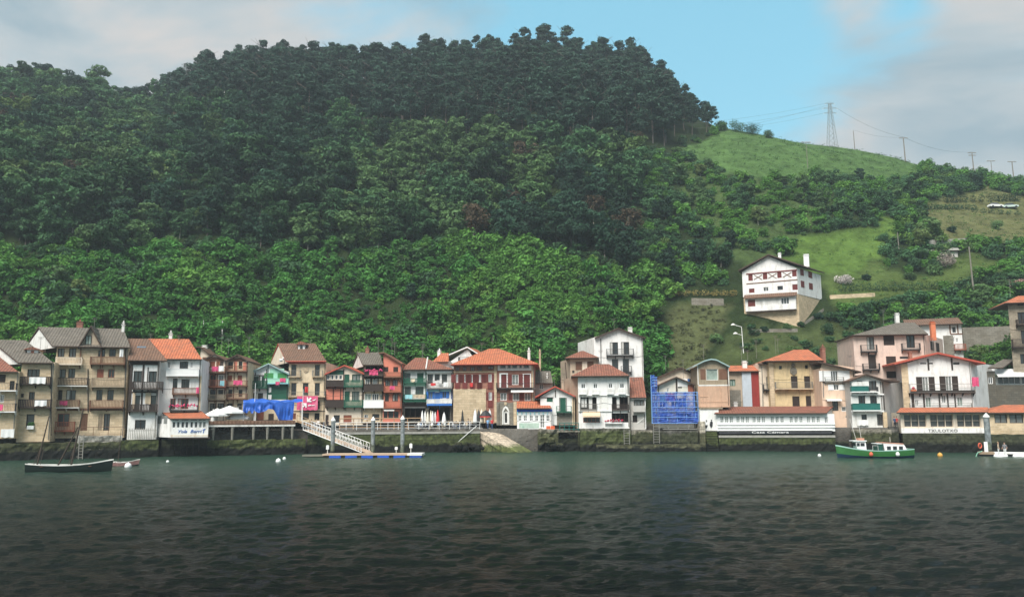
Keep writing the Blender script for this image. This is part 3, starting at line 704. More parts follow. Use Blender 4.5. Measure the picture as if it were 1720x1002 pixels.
    def groof(s,pts,depth,m,over=.7,th=.22,v=0,edge=None,name='roof',sh=0):
        """roof with its ridge running back: pts = profile pixels left to right along the top edge"""
        P=[s.uz(x,y,v-over) for x,y in pts]; ed=edge or eave; mb=MB()
        for (a,b),(c,e) in zip(P,P[1:]):
            y0,y1=v-over,v+depth+.4; f=lambda x:x+sh*(x-P[0][0])/(P[-1][0]-P[0][0])
            mb.hexa([(a,y0,b-th),(c,y0,e-th),(f(c),y1,e-th),(f(a),y1,b-th)],[(a,y0,b),(c,y0,e),(f(c),y1,e),(f(a),y1,b)],1)
            mb.m[-5]=0
        o=mb.build(name,[m,ed],s.root); s.roofobj=o; return o
    def sroof(s,eL,eR,rR,rL,depth,m,over=.6,th=.2,v=0,hip=False,edge=None,gmat=None,name='roof',sideover=0):
        """roof whose slope faces the water. corners are pixels: eave left/right, ridge right/left"""
        a=s.uz(*eL,v=v-over); b=s.uz(*eR,v=v-over); vr=v+depth/2; c=s.uz(*rR,v=vr); d=s.uz(*rL,v=vr)
        ze=(a[1]+b[1])/2; zr=max((c[1]+d[1])/2,ze+.4); vb=v+depth+over
        if hip: ub0,ub1=a[0],b[0]; e1=(b[0],vb,ze); e0=(a[0],vb,ze)
        else:
            e0=(2*d[0]-a[0],vb,ze); e1=(2*c[0]-b[0],vb,ze)
        A=(a[0],v-over,ze);B=(b[0],v-over,ze);C=(c[0],vr,zr);D=(d[0],vr,zr)
        dn=lambda p:(p[0],p[1],p[2]-th)
        mb=MB(); mb.poly([A,B,C,D],0).poly([e1,e0,D,C],0)
        if hip: mb.poly([B,e1,C],0).poly([e0,A,D],0)
        mb.poly([dn(A),dn(e0),dn(e1),dn(B)] if hip else [dn(A),dn(D),dn(C),dn(B)],1)
        if not hip: mb.poly([dn(e0),dn(e1),dn(C),dn(D)],1)
        def side(p,q): mb.poly([dn(p),dn(q),q,p],1)
        side(A,B); side(e1,e0)
        if hip: side(B,e1); side(e0,A)
        else: side(B,C); side(C,e1); side(e0,D); side(D,A)
        mb.tube((A[0],A[1]-.08,ze-.1),(B[0],B[1]-.08,ze-.1),.08,k=5,mi=1)
        o=mb.build(name,[m,edge or eave],s.root); s.roofobj=o
        if gmat and not hip:
            g=MB(); i=.25
            def tri(P,Q,T,sgn):
                g.prism([(P[0]+sgn*i,v,ze-th-.02),(Q[0]+sgn*i,v+depth,ze-th-.02),(T[0]+sgn*i,vr,zr-th-.05)],(sgn*.2,0,0))
            tri(A,e0,D,1); tri(B,e1,C,-1); g.build('gable_wall',gmat,s.root)
        s.back=((e0[0]-A[0])*depth/(depth+2*over),(e1[0]-B[0])*depth/(depth+2*over)); return o
    def balc(s,x0,y0,x1,y1,style='bars',m=None,proj=.95,slab=None,v=0,sp=.24,fl=None):
        u0,u1,z0,z1=s.rect(x0,y0,x1,y1,v-proj); m=m or woodd
        if style!='thin': z1=max(z1,z0+.9)
        b=MB().box(u0,u1,v-proj,v-.004,z0,z0+.16); k=max(2,int((u1-u0)/1.6))
        for i in range(k+1):
            uu=u0+.1+(u1-u0-.2)*i/k; b.prism([(uu-.06,v-.004,z0-.004),(uu-.06,v-proj*.8,z0-.004),(uu-.06,v-.004,z0-.5)],(.12,0,0))
        o=b.build('balcony',slab or m,s.root); r=MB(); zt=z1; f=v-proj+.03; c=z0+.161
        if style=='solid':
            r.box(u0,u1,f,f+.07,c,zt).box(u0,u0+.07,f+.07,v-.004,c,zt).box(u1-.07,u1,f+.07,v-.004,c,zt).box(u0-.03,u1+.03,f-.04,f+.11,zt+.001,zt+.07)
            n=int((u1-u0)/.5)
            for i in range(n): uu=u0+(u1-u0)*(i+.5)/n; r.box(uu-.02,uu+.02,f-.02,f-.001,c+.05,zt-.05)
        else:
            wd={'bars':.075,'iron':.03,'thin':.03,'planks':.15}[style]; step={'bars':.2,'iron':.19,'thin':9,'planks':.21}[style]
            hb={'bars':.09,'iron':.05,'thin':.06,'planks':.1}[style]
            r.box(u0,u1,f-.02,f+.06,zt-hb,zt)
            r.box(u0,u1,f,f+.04,c+.05,c+.05+hb*.7)
            if style=='thin': r.box(u0,u1,f,f+.04,(c+zt)/2,(c+zt)/2+.04)
            n=max(1,int((u1-u0)/step))
            for i in range(n+1):
                uu=u0+.03+(u1-u0-.06)*i/n; r.box(uu-wd/2,uu+wd/2,f+.005,f+.035,c,zt-hb)
            for uu in (u0+.05,u1-.05):
                r.box(uu-.05,uu+.05,f-.03,f+.07,c,zt+.02); r.box(uu-.03,uu+.03,f+.07,v-.004,zt-hb,zt)
                n2=int(proj/step) if step<5 else 0
                for i in range(n2): yy=f+.1+(proj-.1)*i/max(1,n2); r.box(uu-.02,uu+.02,yy,yy+wd*.7,c,zt-hb)
        rl=r.build('railing',m,o)
        if fl:
            q=MB(); rg=random.Random(int(x0*7+y0)); n=int((u1-u0)/.12)
            for i in range(n):
                uu=u0+(u1-u0)*rg.random(); zz=zt+rg.uniform(-.25,.12); sz=rg.uniform(.08,.16); yy=f-rg.uniform(.05,.2)
                q.lathe([(.02,-sz),(sz,-sz*.2),(sz*.7,sz*.6),(.02,sz)],(uu,yy,zz),5)
            fo=q.build('hanging_flowers',fl,o)
        return o
    def beam(s,x0,y0,x1,y1,m=None,v=0,pr=.08,name='timber'):
        u0,u1,z0,z1=s.rect(x0,y0,x1,y1,v); return MB().box(u0,u1,v-pr,v-.003,z0,z1).build(name,m or woodd,s.root)
    def beams(s,lst,m=None,v=0,pr=.08,name='timber'):
        b=MB(); 
        for i,(x0,y0,x1,y1) in enumerate(lst):
            u0,u1,z0,z1=s.rect(x0,y0,x1,y1,v); e=pr+.004*(i%5); b.box(u0,u1,v-e,v-.003,z0,z1)
        return b.build(name,m or woodd,s.root)
    def panel(s,x0,y0,x1,y1,m,v=0,pr=.03,name='painted_panel'):
        return s.beam(x0,y0,x1,y1,m,v,pr,name)
    def diag(s,x0,y0,x1,y1,m=None,v=0,w=.16,pr=.07,name='brace'):
        a=Vector((s.uz(x0,y0,v)[0],0,s.uz(x0,y0,v)[1])); b=Vector((s.uz(x1,y1,v)[0],0,s.uz(x1,y1,v)[1])); d=(b-a).normalized(); n=Vector((-d.z,0,d.x))*w/2
        return MB().prism([(p.x,v-pr,p.z) for p in (a-n,b-n,b+n,a+n)],(0,pr-.003,0)).build(name,m or woodd,s.root)
    def chim(s,x0,y0,x1,y1,v,m=None,pot=True,ext=1.5,d=.8):
        u0,u1,z0,z1=s.rect(x0,y0,x1,y1,v); b=MB().box(u0,u1,v,v+d,z0-ext,z1).box(u0-.08,u1+.08,v-.08,v+d+.08,z1,z1+.12)
        b.box(u0+.1,u1-.1,v+.1,v+d-.1,z1+.12,z1+.32).box(u0-.02,u1+.02,v-.02,v+d+.02,z1+.32,z1+.38)
        if pot: b.lathe([(.12,0),(.09,.35),(.13,.4)],((u0+u1)/2,v+d/2,z1+.38),8)
        o=b.build('chimney',m or brick,s.root); 
        if s.roofobj: o.parent=s.roofobj
        return o
    def clutter(s):
        e=s.ext; rg=random.Random(int(e[0]*31+e[3]*7)); w=e[1]-e[0]
        for k in range(rg.choice((1,1,2))):
            x=e[0]+w*rg.uniform(.2,.8); y=e[5]+e[4]*rg.uniform(.35,.6); z=e[3]+e[4]*.14; h=rg.uniform(2.2,3.4)
            m=MB().tube((x,y,z),(x,y,z+h),.03,k=4)
            for j in range(4): m.tube((x-.45+j*.06,y,z+h-.12*j),(x+.45-j*.06,y,z+h-.12*j),.018,k=3)
            m.tube((x,y-.3,z+h-.2),(x,y+.3,z+h-.2),.015,k=3); m.build('aerial',greyiron,s.root)
        x=e[1]-.18; MB().tube((x,e[5]-.09,e[2]+.3),(x,e[5]-.09,e[3]-.1),.055,k=5).build('downpipe',rg.choice((greyiron,woodd)),s.root)
        m=MB(); z=e[2]+(e[3]-e[2])*rg.uniform(.3,.75); n=8
        for i in range(n):
            a=e[0]+w*i/n; b=e[0]+w*(i+1)/n; f=lambda t:z-.25*math.sin(math.pi*((t-e[0])/w*2%1)); m.tube((a,e[5]-.05,f(a)),(b,e[5]-.05,f(b)),.02,k=3)
        m.build('wall_cable',iron,s.root)
    def skylight(s,x0,y0,x1,y1,v,tilt=27):
        """pane lying on the slope facing the water"""
        u0,u1,z0,z1=s.rect(x0,y0,x1,y1,v); 
        h=max(.6,z1-z0); dv=h/math.tan(R(tilt)); b=MB().hexa([(u0,v-.3,z0),(u1,v-.3,z0),(u1,v-.3+dv,z0+h),(u0,v-.3+dv,z0+h)],[(u0,v-.38,z0+.16),(u1,v-.38,z0+.16),(u1,v-.38+dv,z0+h+.16),(u0,v-.38+dv,z0+h+.16)])
        o=b.build('skylight',skyl,s.root)
        if s.roofobj: o.parent=s.roofobj
    def pipe(s,x0,y0,x1,y1,m=None,v=0):
        a=s.uz(x0,y0,v-.1); b=s.uz(x1,y1,v-.1); MB().tube((a[0],v-.1,a[1]),(b[0],v-.1,b[1]),.07,k=6).build('downpipe',m or greyiron,s.root)
    def awn(s,x0,y0,x1,y1,m,v=0,proj=1.3,name='awning'):
        u0,u1,z0,z1=s.rect(x0,y0,x1,y1,v-proj*.5); p=proj
        MB().prism([(u0,v-.01,z1),(u0,v-p,z0+.25),(u0,v-p,z0),(u0,v-p+.03,z0),(u0,v-p+.03,z0+.2),(u0,v-.01,z1-.06)],(u1-u0,0,0)).build(name,m,s.root)
    def cloth(s,x0,y0,x1,y1,m,label,cat='laundry',v=-1.06,name='hanging_cloth',group=None,wav=.07):
        u0,u1,z0,z1=s.rect(x0,y0,x1,y1,v); return cloth_at(s,u0,u1,z0,z1,v,m,label,cat,name,group,wav)
def cloth_at(s,u0,u1,z0,z1,v,m,label,cat,name,group=None,wav=.07):
    n=max(6,int((u1-u0)/.12)); k=5; mb=MB(); p=random.Random(int(u0*91)).uniform(0,6)
    def P(i,j,off):
        u=u0+(u1-u0)*i/n; z=z0+(z1-z0)*j/k; a=wav*(1-j/k*.7)
        z-= (1-j/k)*.05*math.sin(i*.9+p)
        return (u-(u0+u1)/2, off+a*math.sin(i*1.1+p)+a*.5*math.sin(i*.37+p*2), z-z0)
    for i in range(n):
        for j in range(k):
            mb.poly([P(i,j,0),P(i+1,j,0),P(i+1,j+1,0),P(i,j+1,0)]); mb.poly([P(i,j+1,.02),P(i+1,j+1,.02),P(i+1,j,.02),P(i,j,.02)])
    o=mb.build(name,m); o.location=s.w2((u0+u1)/2,v,z0); o.rotation_euler=(0,0,s.th); return tag(o,label,cat,group)
def text_obj(body,h,name,mat_,loc,rz,parent=None,shear=0,wscale=1.0,width=None,off=0.0):
    """lettering as a mesh standing upright, centred"""
    c=bpy.data.curves.new(name,'FONT'); c.body=body; c.size=h/.72; c.extrude=.02; c.shear=shear; c.align_x='CENTER'; c.offset=off; c.resolution_u=2
    t=bpy.data.objects.new(name,c); col.objects.link(t); bpy.context.view_layer.update()
    me=bpy.data.meshes.new_from_object(t.evaluated_get(bpy.context.evaluated_depsgraph_get())); col.objects.unlink(t); bpy.data.objects.remove(t)
    xs=[v.co.x for v in me.vertices]; w=max(xs)-min(xs); f=(width/w) if width else wscale; mid=(max(xs)+min(xs))/2
    for v in me.vertices: v.co=((v.co.x-mid)*f,-v.co.z,v.co.y)
    me.materials.clear(); me.materials.append(mat_); me.name=name
    o=bpy.data.objects.new(name,me); col.objects.link(o); o.location=loc; o.rotation_euler=(0,0,rz); o.parent=parent; return o
# ---------------------------------------------------------------- houses, left to right (numbers are pixels of the enlarged survey crops)
A=(0,530,3.709); B=(200,530,3.709); C_=(400,560,4.173); D=(600,560,4.173); E=(800,560,4.173); Fm=(940,540,4.177); G=(1150,560,4.554); Hf=(1380,510,3.579); I=(1100,400,4.175)
TOWN='houses along the waterfront'
HS=[]
def H(fr,*a,**k):
    frame(*fr); o=House(*a,**k); HS.append(o); return o
# 1 stone house with red roof cut by the frame
h=H(A,'stone_house','golden stone house with red tiled roof at the far left end of the waterfront','house',15,119.5,17,group=TOWN)
h.win(-95,365,-50,415); h.win(-20,365,35,415,closed=woodd); h.win(60,405,90,462,gl=glass,fr=woodd); h.win(-90,490,-50,540); h.win(0,490,25,540,gl=glassl); h.win(-60,625,-20,690)
h.wall(-130,345,106,765,11,stoneb); h.sroof((-140,345),(112,345),(-2,255),(-140,255),11,roofred,gmat=stoneb)
h.balc(-110,418,102,470,'iron',iron,slab=whitep); h.balc(-110,545,95,602,'iron',iron,slab=whitep)
h.cloth(-20,552,18,588,pinkc,'crimson banner on the iron balcony of the far left stone house','banner',name='banner')
h.cloth(5,705,88,757,whitec,'white sheet hung low on the far left stone house','cloth',v=-.12,wav=.03)
# 2
h=H(A,'stone_house','rubble stone house with grey roof, small dormer and white laundry on its wooden balconies','house',60,121,17,group=TOWN)
h.win(170,332,248,380,fr=woodd,mull=2); h.win(130,484,148,508,fr=woodd,mull=0); h.win(180,474,217,522,fr=woodd); h.win(163,612,213,700,fr=woodd,mull=0)
h.wall(118,288,326,785,12,stoneb); h.sroof((112,290),(332,290),(160,150),(-60,150),12,roofgrey,gmat=whitedirty)
h.balc(118,378,312,430,'planks',woodd); h.balc(105,520,315,575,'planks',woodd)
h.cloth(182,382,285,422,whitec,'white laundry over the upper wooden balcony of the grey roofed stone house','laundry')
h.cloth(215,526,290,562,whitec,'striped pale laundry over the lower wooden balcony of the grey roofed stone house','laundry')
u0,u1,z0,z1=h.rect(168,212,236,250,2.2)
d=MB().box(u0,u1,2.2,5.5,z0-.6,z1).build('dormer',whitep,h.roofobj); MB().box(u0+.5,u1-.5,2.14,2.19,z0,z1-.15).build('shutter',woodred,d); MB().prism([(u0-.5,1.8,z1),(u1+.3,1.8,z1),((u0+u1)/2,1.8,z1+.45)],(0,3.7,0)).build('dormer_roof',roofred,d)
h.pipe(320,290,318,745,iron)
u0,u1,z0,z1=h.rect(168,684,210,706,-.3); bx=MB().box(0,u1-u0,0,.35,0,z1-z0).build('window_box',whitep); bx.location=h.w2(u0,-.4,z0); bx.rotation_euler=(0,0,h.th); tag(bx,'white window box with a green plant on the grey roofed stone house','planter'); 
q=MB(); rg=random.Random(3)
for i in range(26): q.lathe([(.02,-.12),(.15,0),(.02,.14)],(rg.uniform(.1,u1-u0-.1),rg.uniform(.05,.3),(z1-z0)+rg.uniform(0,.4)),5)
q.build('plant',plantg,bx)
# 3 tall brown roofed house with the central wooden gable
h=H(A,'tall_house','tall weathered house with central timber gable, grey tiled roof and six brown balconies','house',150,124.5,17,group=TOWN)
for r in ((360,202,402,256),(430,202,474,258)): h.win(*r,fr=woodd,gl=glassl,shut=None)
h.wins([(612,206,655,254),(680,207,722,254)],fr=woodd)
h.wins([(352,332,410,386)],gl=glassl,fr=woodd); h.win(425,330,468,386,fr=woodd); h.win(604,332,646,386,closed=woodred); h.win(673,332,714,386,fr=woodred,gl=glass)
h.wins([(350,462,388,524),(600,462,638,526),(668,462,708,526)],fr=woodd); h.win(412,462,472,524,fr=woodd,curt=curtain)
h.win(358,608,432,690,fr=woodred,gl=glass,mull=1,name='door'); h.win(502,608,545,714,closed=wood,name='door'); h.win(612,610,640,714,closed=woodg,name='door'); h.win(645,610,684,714,fr=woodd,gl=glassm)
h.wall(334,192,786,760,12,stonep); h.sroof((325,188),(812,193),(770,80),(238,70),12,roofgrey,gmat=whitedirty,over=.7)
# cross gable
u0,z0=h.uz(492,190,-.1); u1,z1=h.uz(632,194,-.1); um,zm=h.uz(566,70,-.1)
g=MB().prism([(u0+.1,-.15,z0-.6),(u1-.1,-.15,z0-.6),(u1-.1,-.15,z0),(um,-.15,zm-.2),(u0+.1,-.15,z0)],(0,.9,0)).build('gable',tan,h.root)
gr=h.groof([(486,192),(566,58),(638,196)],5.5,roofgrey,over=.7,th=.3); gr.name='gable_roof'
h.beams([(497,200,504,330),(625,200,632,330)],wood,v=-.16); h.win(532,122,570,180,fr=woodd,gl=glassg,proud=True,v=-.17)
h.skylight(610,106,658,138,3.5); h.chim(476,50,514,76,6.2,brick); h.chim(757,58,773,128,4.8,whitedirty)
h.balc(345,258,508,306,'bars',cream); h.balc(560,255,778,304,'bars',wood); h.balc(336,385,545,440,'bars',woodd,slab=whitedirty); h.balc(568,385,776,445,'bars',woodg)
h.balc(326,525,492,576,'bars',wood,slab=whitedirty); h.balc(555,525,766,576,'bars',wood); h.balc(333,660,462,722,'bars',woodred)
h.cloth(371,530,420,556,pinkc,'small crimson cloth on a brown balcony of the tall gabled house','cloth'); h.cloth(745,208,768,256,whitec,'pale laundry hanging on the top right balcony of the tall gabled house','laundry',v=-.6)
h.pipe(548,330,548,600,iron); h.pipe(782,200,776,700,iron)
h.panel(334,575,786,590,wood,pr=.05,name='floor_band')
# 4 white half-timbered
h=H(B,'timbered_house','white house with dark timber frame, beige curtains and brown roof with two skylights','house',165,128.6,15,group=TOWN)
h.wins([(90,343,143,412),(185,345,235,414)],fr=woodd); h.win(90,495,130,592,fr=woodd,mull=0); h.win(190,495,232,592,fr=woodd,mull=0); h.win(98,648,165,708,fr=woodd)
h.wall(62,280,242,770,12,white); h.sroof((55,277),(300,275),(182,142),(50,142),12,roofbrown,over=.7,gmat=stoneb)
h.beams([(62,285,80,600),(140,300,151,600),(234,285,244,600),(62,285,244,306),(62,470,240,480),(176,320,182,410)],woodd); h.panel(62,602,246,770,stoneb,pr=.05,name='stone_base') if 0 else None
h.skylight(112,182,168,206,3.4); h.skylight(132,209,198,236,2.2)
h.balc(82,410,272,460,'planks',woodd,proj=1.1); h.balc(56,550,236,598,'planks',woodd)
h.cloth(82,478,100,580,beigec,'beige curtain tied back at the left of the timbered white house','curtain',v=-.16,wav=.05); h.cloth(163,478,198,548,beigec,'beige curtain at the middle post of the timbered white house','curtain',v=-.16,wav=.05)
h.beams([(60,712,236,716)]+[(60+i*11,700,64+i*11,768) for i in range(16)],concrete,v=-.9,pr=.1,name='parapet')
# 5 white with orange roof
h=H(B,'white_house','white house under a bright orange tiled roof with a solid white top balcony','house',385,131.2,12,group=TOWN)
h.win(300,282,320,326,gl=glassm); h.win(378,285,430,332,mull=2,fr=woodd); h.win(444,285,460,326,gl=glassm); h.win(335,390,364,448,fr=woodd); h.win(388,395,438,450,fr=woodd,gl=glassm,mull=2); h.win(318,515,352,580,fr=woodred); h.win(365,515,432,580,fr=woodred,curt=curtain,mull=2)
h.wall(240,268,505,700,12,white); h.sroof((292,268),(516,268),(435,145),(182,142),12,rooforange,gmat=whitedirty)
h.balc(292,332,496,376,'solid',whitep); h.balc(330,448,492,490,'bars',wood); h.balc(313,562,490,592,'iron',iron,fl=flowerp)
h.cloth(480,445,498,484,pinkc,'crimson cloth at the end of the middle balcony under the orange roof','cloth'); 
h.panel(496,375,510,590,stoneb,pr=.05,name='quoin'); h.beams([(275,185,300,192),(385,188,410,195)],roofbrown) if 0 else None
h.chim(310,118,330,140,8,whitedirty,d=.5)
# small house behind
h=H(B,'cream_house','small cream gable peeping between the orange roof and the wooden houses','house',520,152,5,group='houses behind the waterfront')
h.wall(505,235,560,330,8,cream,gable=(510,205)); h.groof([(478,190),(505,190),(562,238)],8,roofbrown)
h.chim(515,195,545,212,3,whitedirty,pot=False)
# 6a, 6b wooden twin gables
h=H(B,'wooden_house','brown wooden gabled house, left of the twin pair, laundry on its top balcony','house',590,141,6,group=TOWN)
h.wins([(530,283,550,318)],fr=wood,gl=glassl); h.win(560,283,598,320,closed=woodred); h.win(628,283,650,318,fr=wood,gl=glassl)
h.win(526,366,552,440,gl=glassl); h.win(566,366,604,440,fr=woodred); h.win(618,368,650,440,gl=glassl)
h.wins([(526,458,550,520),(566,458,600,522),(618,460,648,488)],fr=woodd,gl=glassm); h.wins([(520,545,556,584),(566,545,606,592),(614,545,652,584)],fr=woodd,gl=glassl)
h.wall(512,278,664,690,10,cream,gable=(594,240)); h.groof([(508,276),(594,236),(668,276)],10,roofbrown)
h.beams([(512,280,520,600),(657,280,664,600),(556,280,562,600),(606,280,612,600),(512,360,664,366),(512,448,664,454),(512,528,664,534),(520,600,660,608)],wood)
h.panel(520,258,656,282,wood,pr=.06,name='gable_boarding'); h.panel(605,283,626,350,woodred,pr=.04)
h.balc(516,318,660,356,'bars',wood); h.balc(514,400,662,446,'bars',woodred); h.balc(514,490,662,524,'bars',woodg)
h.cloth(526,312,560,346,whitec,'white laundry on the left end of the top balcony of the left twin gable'); h.cloth(578,316,618,345,pinkc,'pink and white towel on the top balcony of the left twin gable'); h.cloth(620,312,652,345,whitec,'white laundry on the right end of the top balcony of the left twin gable')
h.cloth(628,404,655,436,aqua,'pale blue and yellow towels on the middle balcony of the left twin gable')
h=H(B,'wooden_house','brown wooden gabled house, right of the twin pair, salmon red panel under its gable','house',735,142,5,group=TOWN)
h.win(680,286,710,330,fr=woodd); h.win(745,283,768,330,fr=woodd); h.win(676,370,704,410,closed=woodred); h.win(738,370,766,405,closed=woodred); h.wins([(680,458,706,505),(745,460,768,505)],gl=glassm,fr=woodd); h.wins([(672,545,706,584),(735,545,765,584)],fr=woodd)
h.wall(666,280,798,690,10,beige,gable=(735,242)); h.groof([(660,278),(735,238),(806,280)],10,roofbrown)
h.panel(715,284,736,340,coral); h.panel(772,290,794,340,coral); h.beams([(666,282,673,600),(790,282,797,600),(712,290,718,600),(666,350,797,356),(666,436,797,442),(666,516,797,522)],wood); h.panel(680,262,790,283,wood,pr=.06,name='gable_boarding')
h.balc(668,312,795,348,'bars',wood); h.balc(668,402,795,440,'bars',wood); h.balc(668,486,795,520,'bars',wood); h.balc(670,568,795,596,'iron',greyiron)
h.cloth(712,402,768,430,pinkc,'red and white cloth on the middle balcony of the right twin gable'); h.cloth(700,570,745,592,whitec,'white notice sheet on the lowest balcony of the right twin gable','banner')
# 7 small green and white
h=H(C_,'green_white_house','small two-gabled house, white with timber on the left half and mint green on the right','house',210,147,3,group=TOWN)
h.wins([(106,300,145,372),(165,300,188,372)],fr=green,gl=glassm); h.wins([(90,416,122,464),(138,416,174,464)],fr=woodd,gl=glassm); h.win(248,276,277,312,fr=green,shut=greenb,sw=1.6); h.win(243,380,276,458,fr=green,gl=glassl); h.win(288,380,325,425,fr=green,gl=glassm); h.win(170,236,192,268,fr=woodd)
h.wall(76,270,350,605,10,white,gable=(212,215)); h.groof([(70,275),(212,206),(358,280)],10,roofgrey,edge=tealeave)
h.panel(206,275,350,315,mint,pr=.05); h.panel(206,355,352,460,green,pr=.04); h.panel(222,245,322,274,mint,pr=.045,name='gable_boarding'); h.beams([(84,292,90,375),(148,292,154,375),(196,250,202,375),(76,290,205,296),(120,270,126,290)],woodd); h.beams([(205,215,210,460)],teal)
h.panel(78,500,348,604,beige,pr=.03,name='stone_base'); h.panel(130,545,180,604,woodred,pr=.06,name='door'); h.panel(212,560,250,604,woodd,pr=.06,name='door'); h.balc(84,330,202,384,'planks',green); h.balc(206,320,352,352,'solid',mint,slab=aqua)
h.cloth(292,312,332,338,pinkc,'crimson cloth on the mint green balcony, upper one'); h.cloth(262,336,290,358,pinkc,'crimson cloth hanging lower on the mint green balcony'); h.cloth(214,376,232,412,whitec,'white pennant on the dark green doorway front','flag',v=-.2); h.cloth(210,428,234,460,whitec,'white cloth beside the green doorway, left','cloth',v=-.2)
# 8 town hall
h=H(C_,'town_hall','beige town hall with brown roof, round dormer, stone crest and a pink banner','house',480,147.5,2,group=TOWN)
h.wins([(372,218,408,300),(538,218,572,300),(372,345,408,432),(453,345,492,432),(537,345,572,432)],fr=woodd,mull=1,lintel=stonep); h.win(558,470,572,526,fr=woodd); h.wins([(450,556,496,602),(535,556,570,606)],fr=woodd); h.win(385,556,405,600,fr=woodred)
h.wall(350,200,612,620,13,beige,sm=cream); h.sroof((335,190),(618,192),(540,66),(278,68),13,roofbrown,gmat=cream,over=.9,edge=redeave)
h.panel(350,196,612,210,redeave,pr=.3,name='cornice'); h.panel(342,440,612,448,stonep,pr=.1,name='string_course'); h.panel(350,540,612,546,woodd,pr=.06,name='string_course')
h.balc(354,256,436,304,'iron',greyiron,slab=stonep,proj=.7); h.balc(518,256,592,304,'iron',greyiron,slab=stonep,proj=.7); h.balc(350,406,608,444,'iron',greyiron,slab=stonep,proj=.9)
cr=MB(); u0,u1,z0,z1=h.rect(458,232,492,272); cr.prism([(u0,-.15,z0+.2),((u0+u1)/2,-.15,z0),(u1,-.15,z0+.2),(u1,-.15,z1-.25),((u0+u1)/2,-.15,z1),(u0,-.15,z1-.25)],(0,.147,0)).box(u0+.25,u1-.25,-.22,-.15,z0+.3,z1-.35).build('stone_crest',stonep,h.root)
u0,u1,z0,z1=h.rect(420,76,466,110,4); d=MB().box(u0,u1,4,7.5,z0-.5,z1).build('dormer',whitep,h.roofobj); MB().box(u0+.35,u1-.35,3.93,3.99,z0+.1,z1-.1).build('pane',glass,d)
um=(u0+u1)/2; MB().prism([(u0-.4,3.6,z1-.05),(um-.5,3.6,z1+.42),(um,3.6,z1+.55),(um+.5,3.6,z1+.42),(u1+.4,3.6,z1-.05)],(0,3.8,0)).build('dormer_roof',roofred,d)
for i,(a,b,c,e) in enumerate([(298,178,318,198),(318,165,342,188)]):
    u0,u1,z0,z1=h.rect(a,b,c,e,3); m=MB().box(0,u1-u0,0,.35,0,z1-z0).lathe([(.28,0),(.26,.02)],((u1-u0)/2,-.02,(z1-z0)/2),10); o=m.build('air_conditioner',whitep); o.location=h.w2(u0,2.0,z0); o.rotation_euler=(0,0,h.th); tag(o,('lower' if i==0 else 'upper')+' white air conditioner on the left shoulder of the town hall','air conditioner')
bn=h.cloth(412,437,558,535,pinkc,'large pink banner with white arrow marks on the town hall balcony','banner',v=-1.0,name='banner',wav=.03)
# white marks on the banner
def mark(pts,nm='banner_mark'):
    m=MB(); P=[]
    for x,y in pts:
        a=h.uz(x,y,-1.1); P.append((a[0],a[1]))
    o_=h.rect(412,437,558,535,-1.0); cx=(o_[0]+o_[1])/2; m.prism([(a-cx,-.12,b-o_[2]) for a,b in P],(0,.02,0)); return m.build(nm,whitep,bn)
mark([(482,444),(490,444),(492,458),(508,446),(516,454),(500,468),(514,470),(514,478),(482,478)]); mark([(452,486),(480,486),(480,518),(472,518),(470,502),(458,516),(450,508),(464,496),(452,494)]); mark([(490,500),(512,496),(514,503),(490,508)]); mark([(516,500),(536,497),(536,502),(516,505)])
mark([(520,466),(546,456),(540,466),(524,470)])
fl=h.cloth(468,372,488,412,redc,'red and orange flag drooping from the middle balcony of the town hall','flag',v=-1.3,name='flag',wav=.12)
# 9 green / cream house
h=H(C_,'gabled_house','gabled house split between brown balconies on salmon boards and green balconies on cream','house',745,147.5,0,group=TOWN)
h.wins([(620,288,640,322),(650,288,670,322),(678,290,700,322),(706,290,730,322)],mull=0,gl=glassm); h.wins([(745,285,780,340)],closed=green); h.win(798,285,855,340,fr=green,gl=glassl)
h.wins([(632,420,663,466),(682,420,713,466)],fr=woodd); h.win(745,403,782,475,closed=green); h.win(798,405,850,475,fr=green,gl=glassl,mull=2)
h.win(612,568,634,638,closed=woodd,name='door'); h.win(670,570,712,625,fr=woodd); h.win(738,570,795,622,closed=woodred)
h.wall(612,280,876,640,10,cream,gable=(745,225)); h.groof([(606,280),(745,218),(888,280)],10,rooforange,edge=redeave)
h.panel(614,340,738,470,coral,pr=.03); h.panel(640,258,740,286,green,pr=.05,name='gable_boarding'); h.beams([(612,290,618,520),(735,250,741,520),(664,385,670,470),(716,385,722,470),(612,378,740,384)],woodd); h.panel(612,520,876,640,stonep,pr=.04,name='stone_base') if 0 else None
h.balc(612,328,740,370,'solid',woodd); h.balc(612,465,740,516,'solid',woodd); h.balc(741,325,872,374,'planks',green); h.balc(741,465,878,516,'planks',green)
# 10 grey roof
h=H(D,'narrow_house','narrow house with grey roof, dark top loggia, brown boarded middle and white lower balcony','house',112,147.5,0,group=TOWN)
h.win(58,225,176,286,fr=woodd,mull=3,rec=.8,gl=darkint); h.wins([(55,318,88,362),(108,318,140,362)],mull=1,gl=glassl,fr=whitep); h.win(50,420,98,470,gl=glassg); h.win(104,420,150,470,gl=glassm,mull=2); h.win(156,425,178,468,gl=glassg,mull=0); h.win(48,566,76,602,gl=glassm); h.win(105,562,155,606,fr=woodd)
h.wall(40,218,182,625,11,stonep,rec=.3); h.sroof((38,216),(184,216),(155,132),(0,130),11,roofgrey,gmat=whitedirty)
h.panel(42,300,182,315,woodd,pr=.04); h.panel(42,363,182,398,woodd,pr=.04); h.beams([(40,222,48,520),(174,222,182,520),(92,315,104,398),(142,315,150,398)],woodd); h.panel(42,398,182,404,whitep,pr=.15)
h.balc(50,255,180,300,'planks',woodd,fl=flowerp); h.balc(46,355,182,402,'solid',woodd); h.balc(44,466,184,520,'solid',whitep)
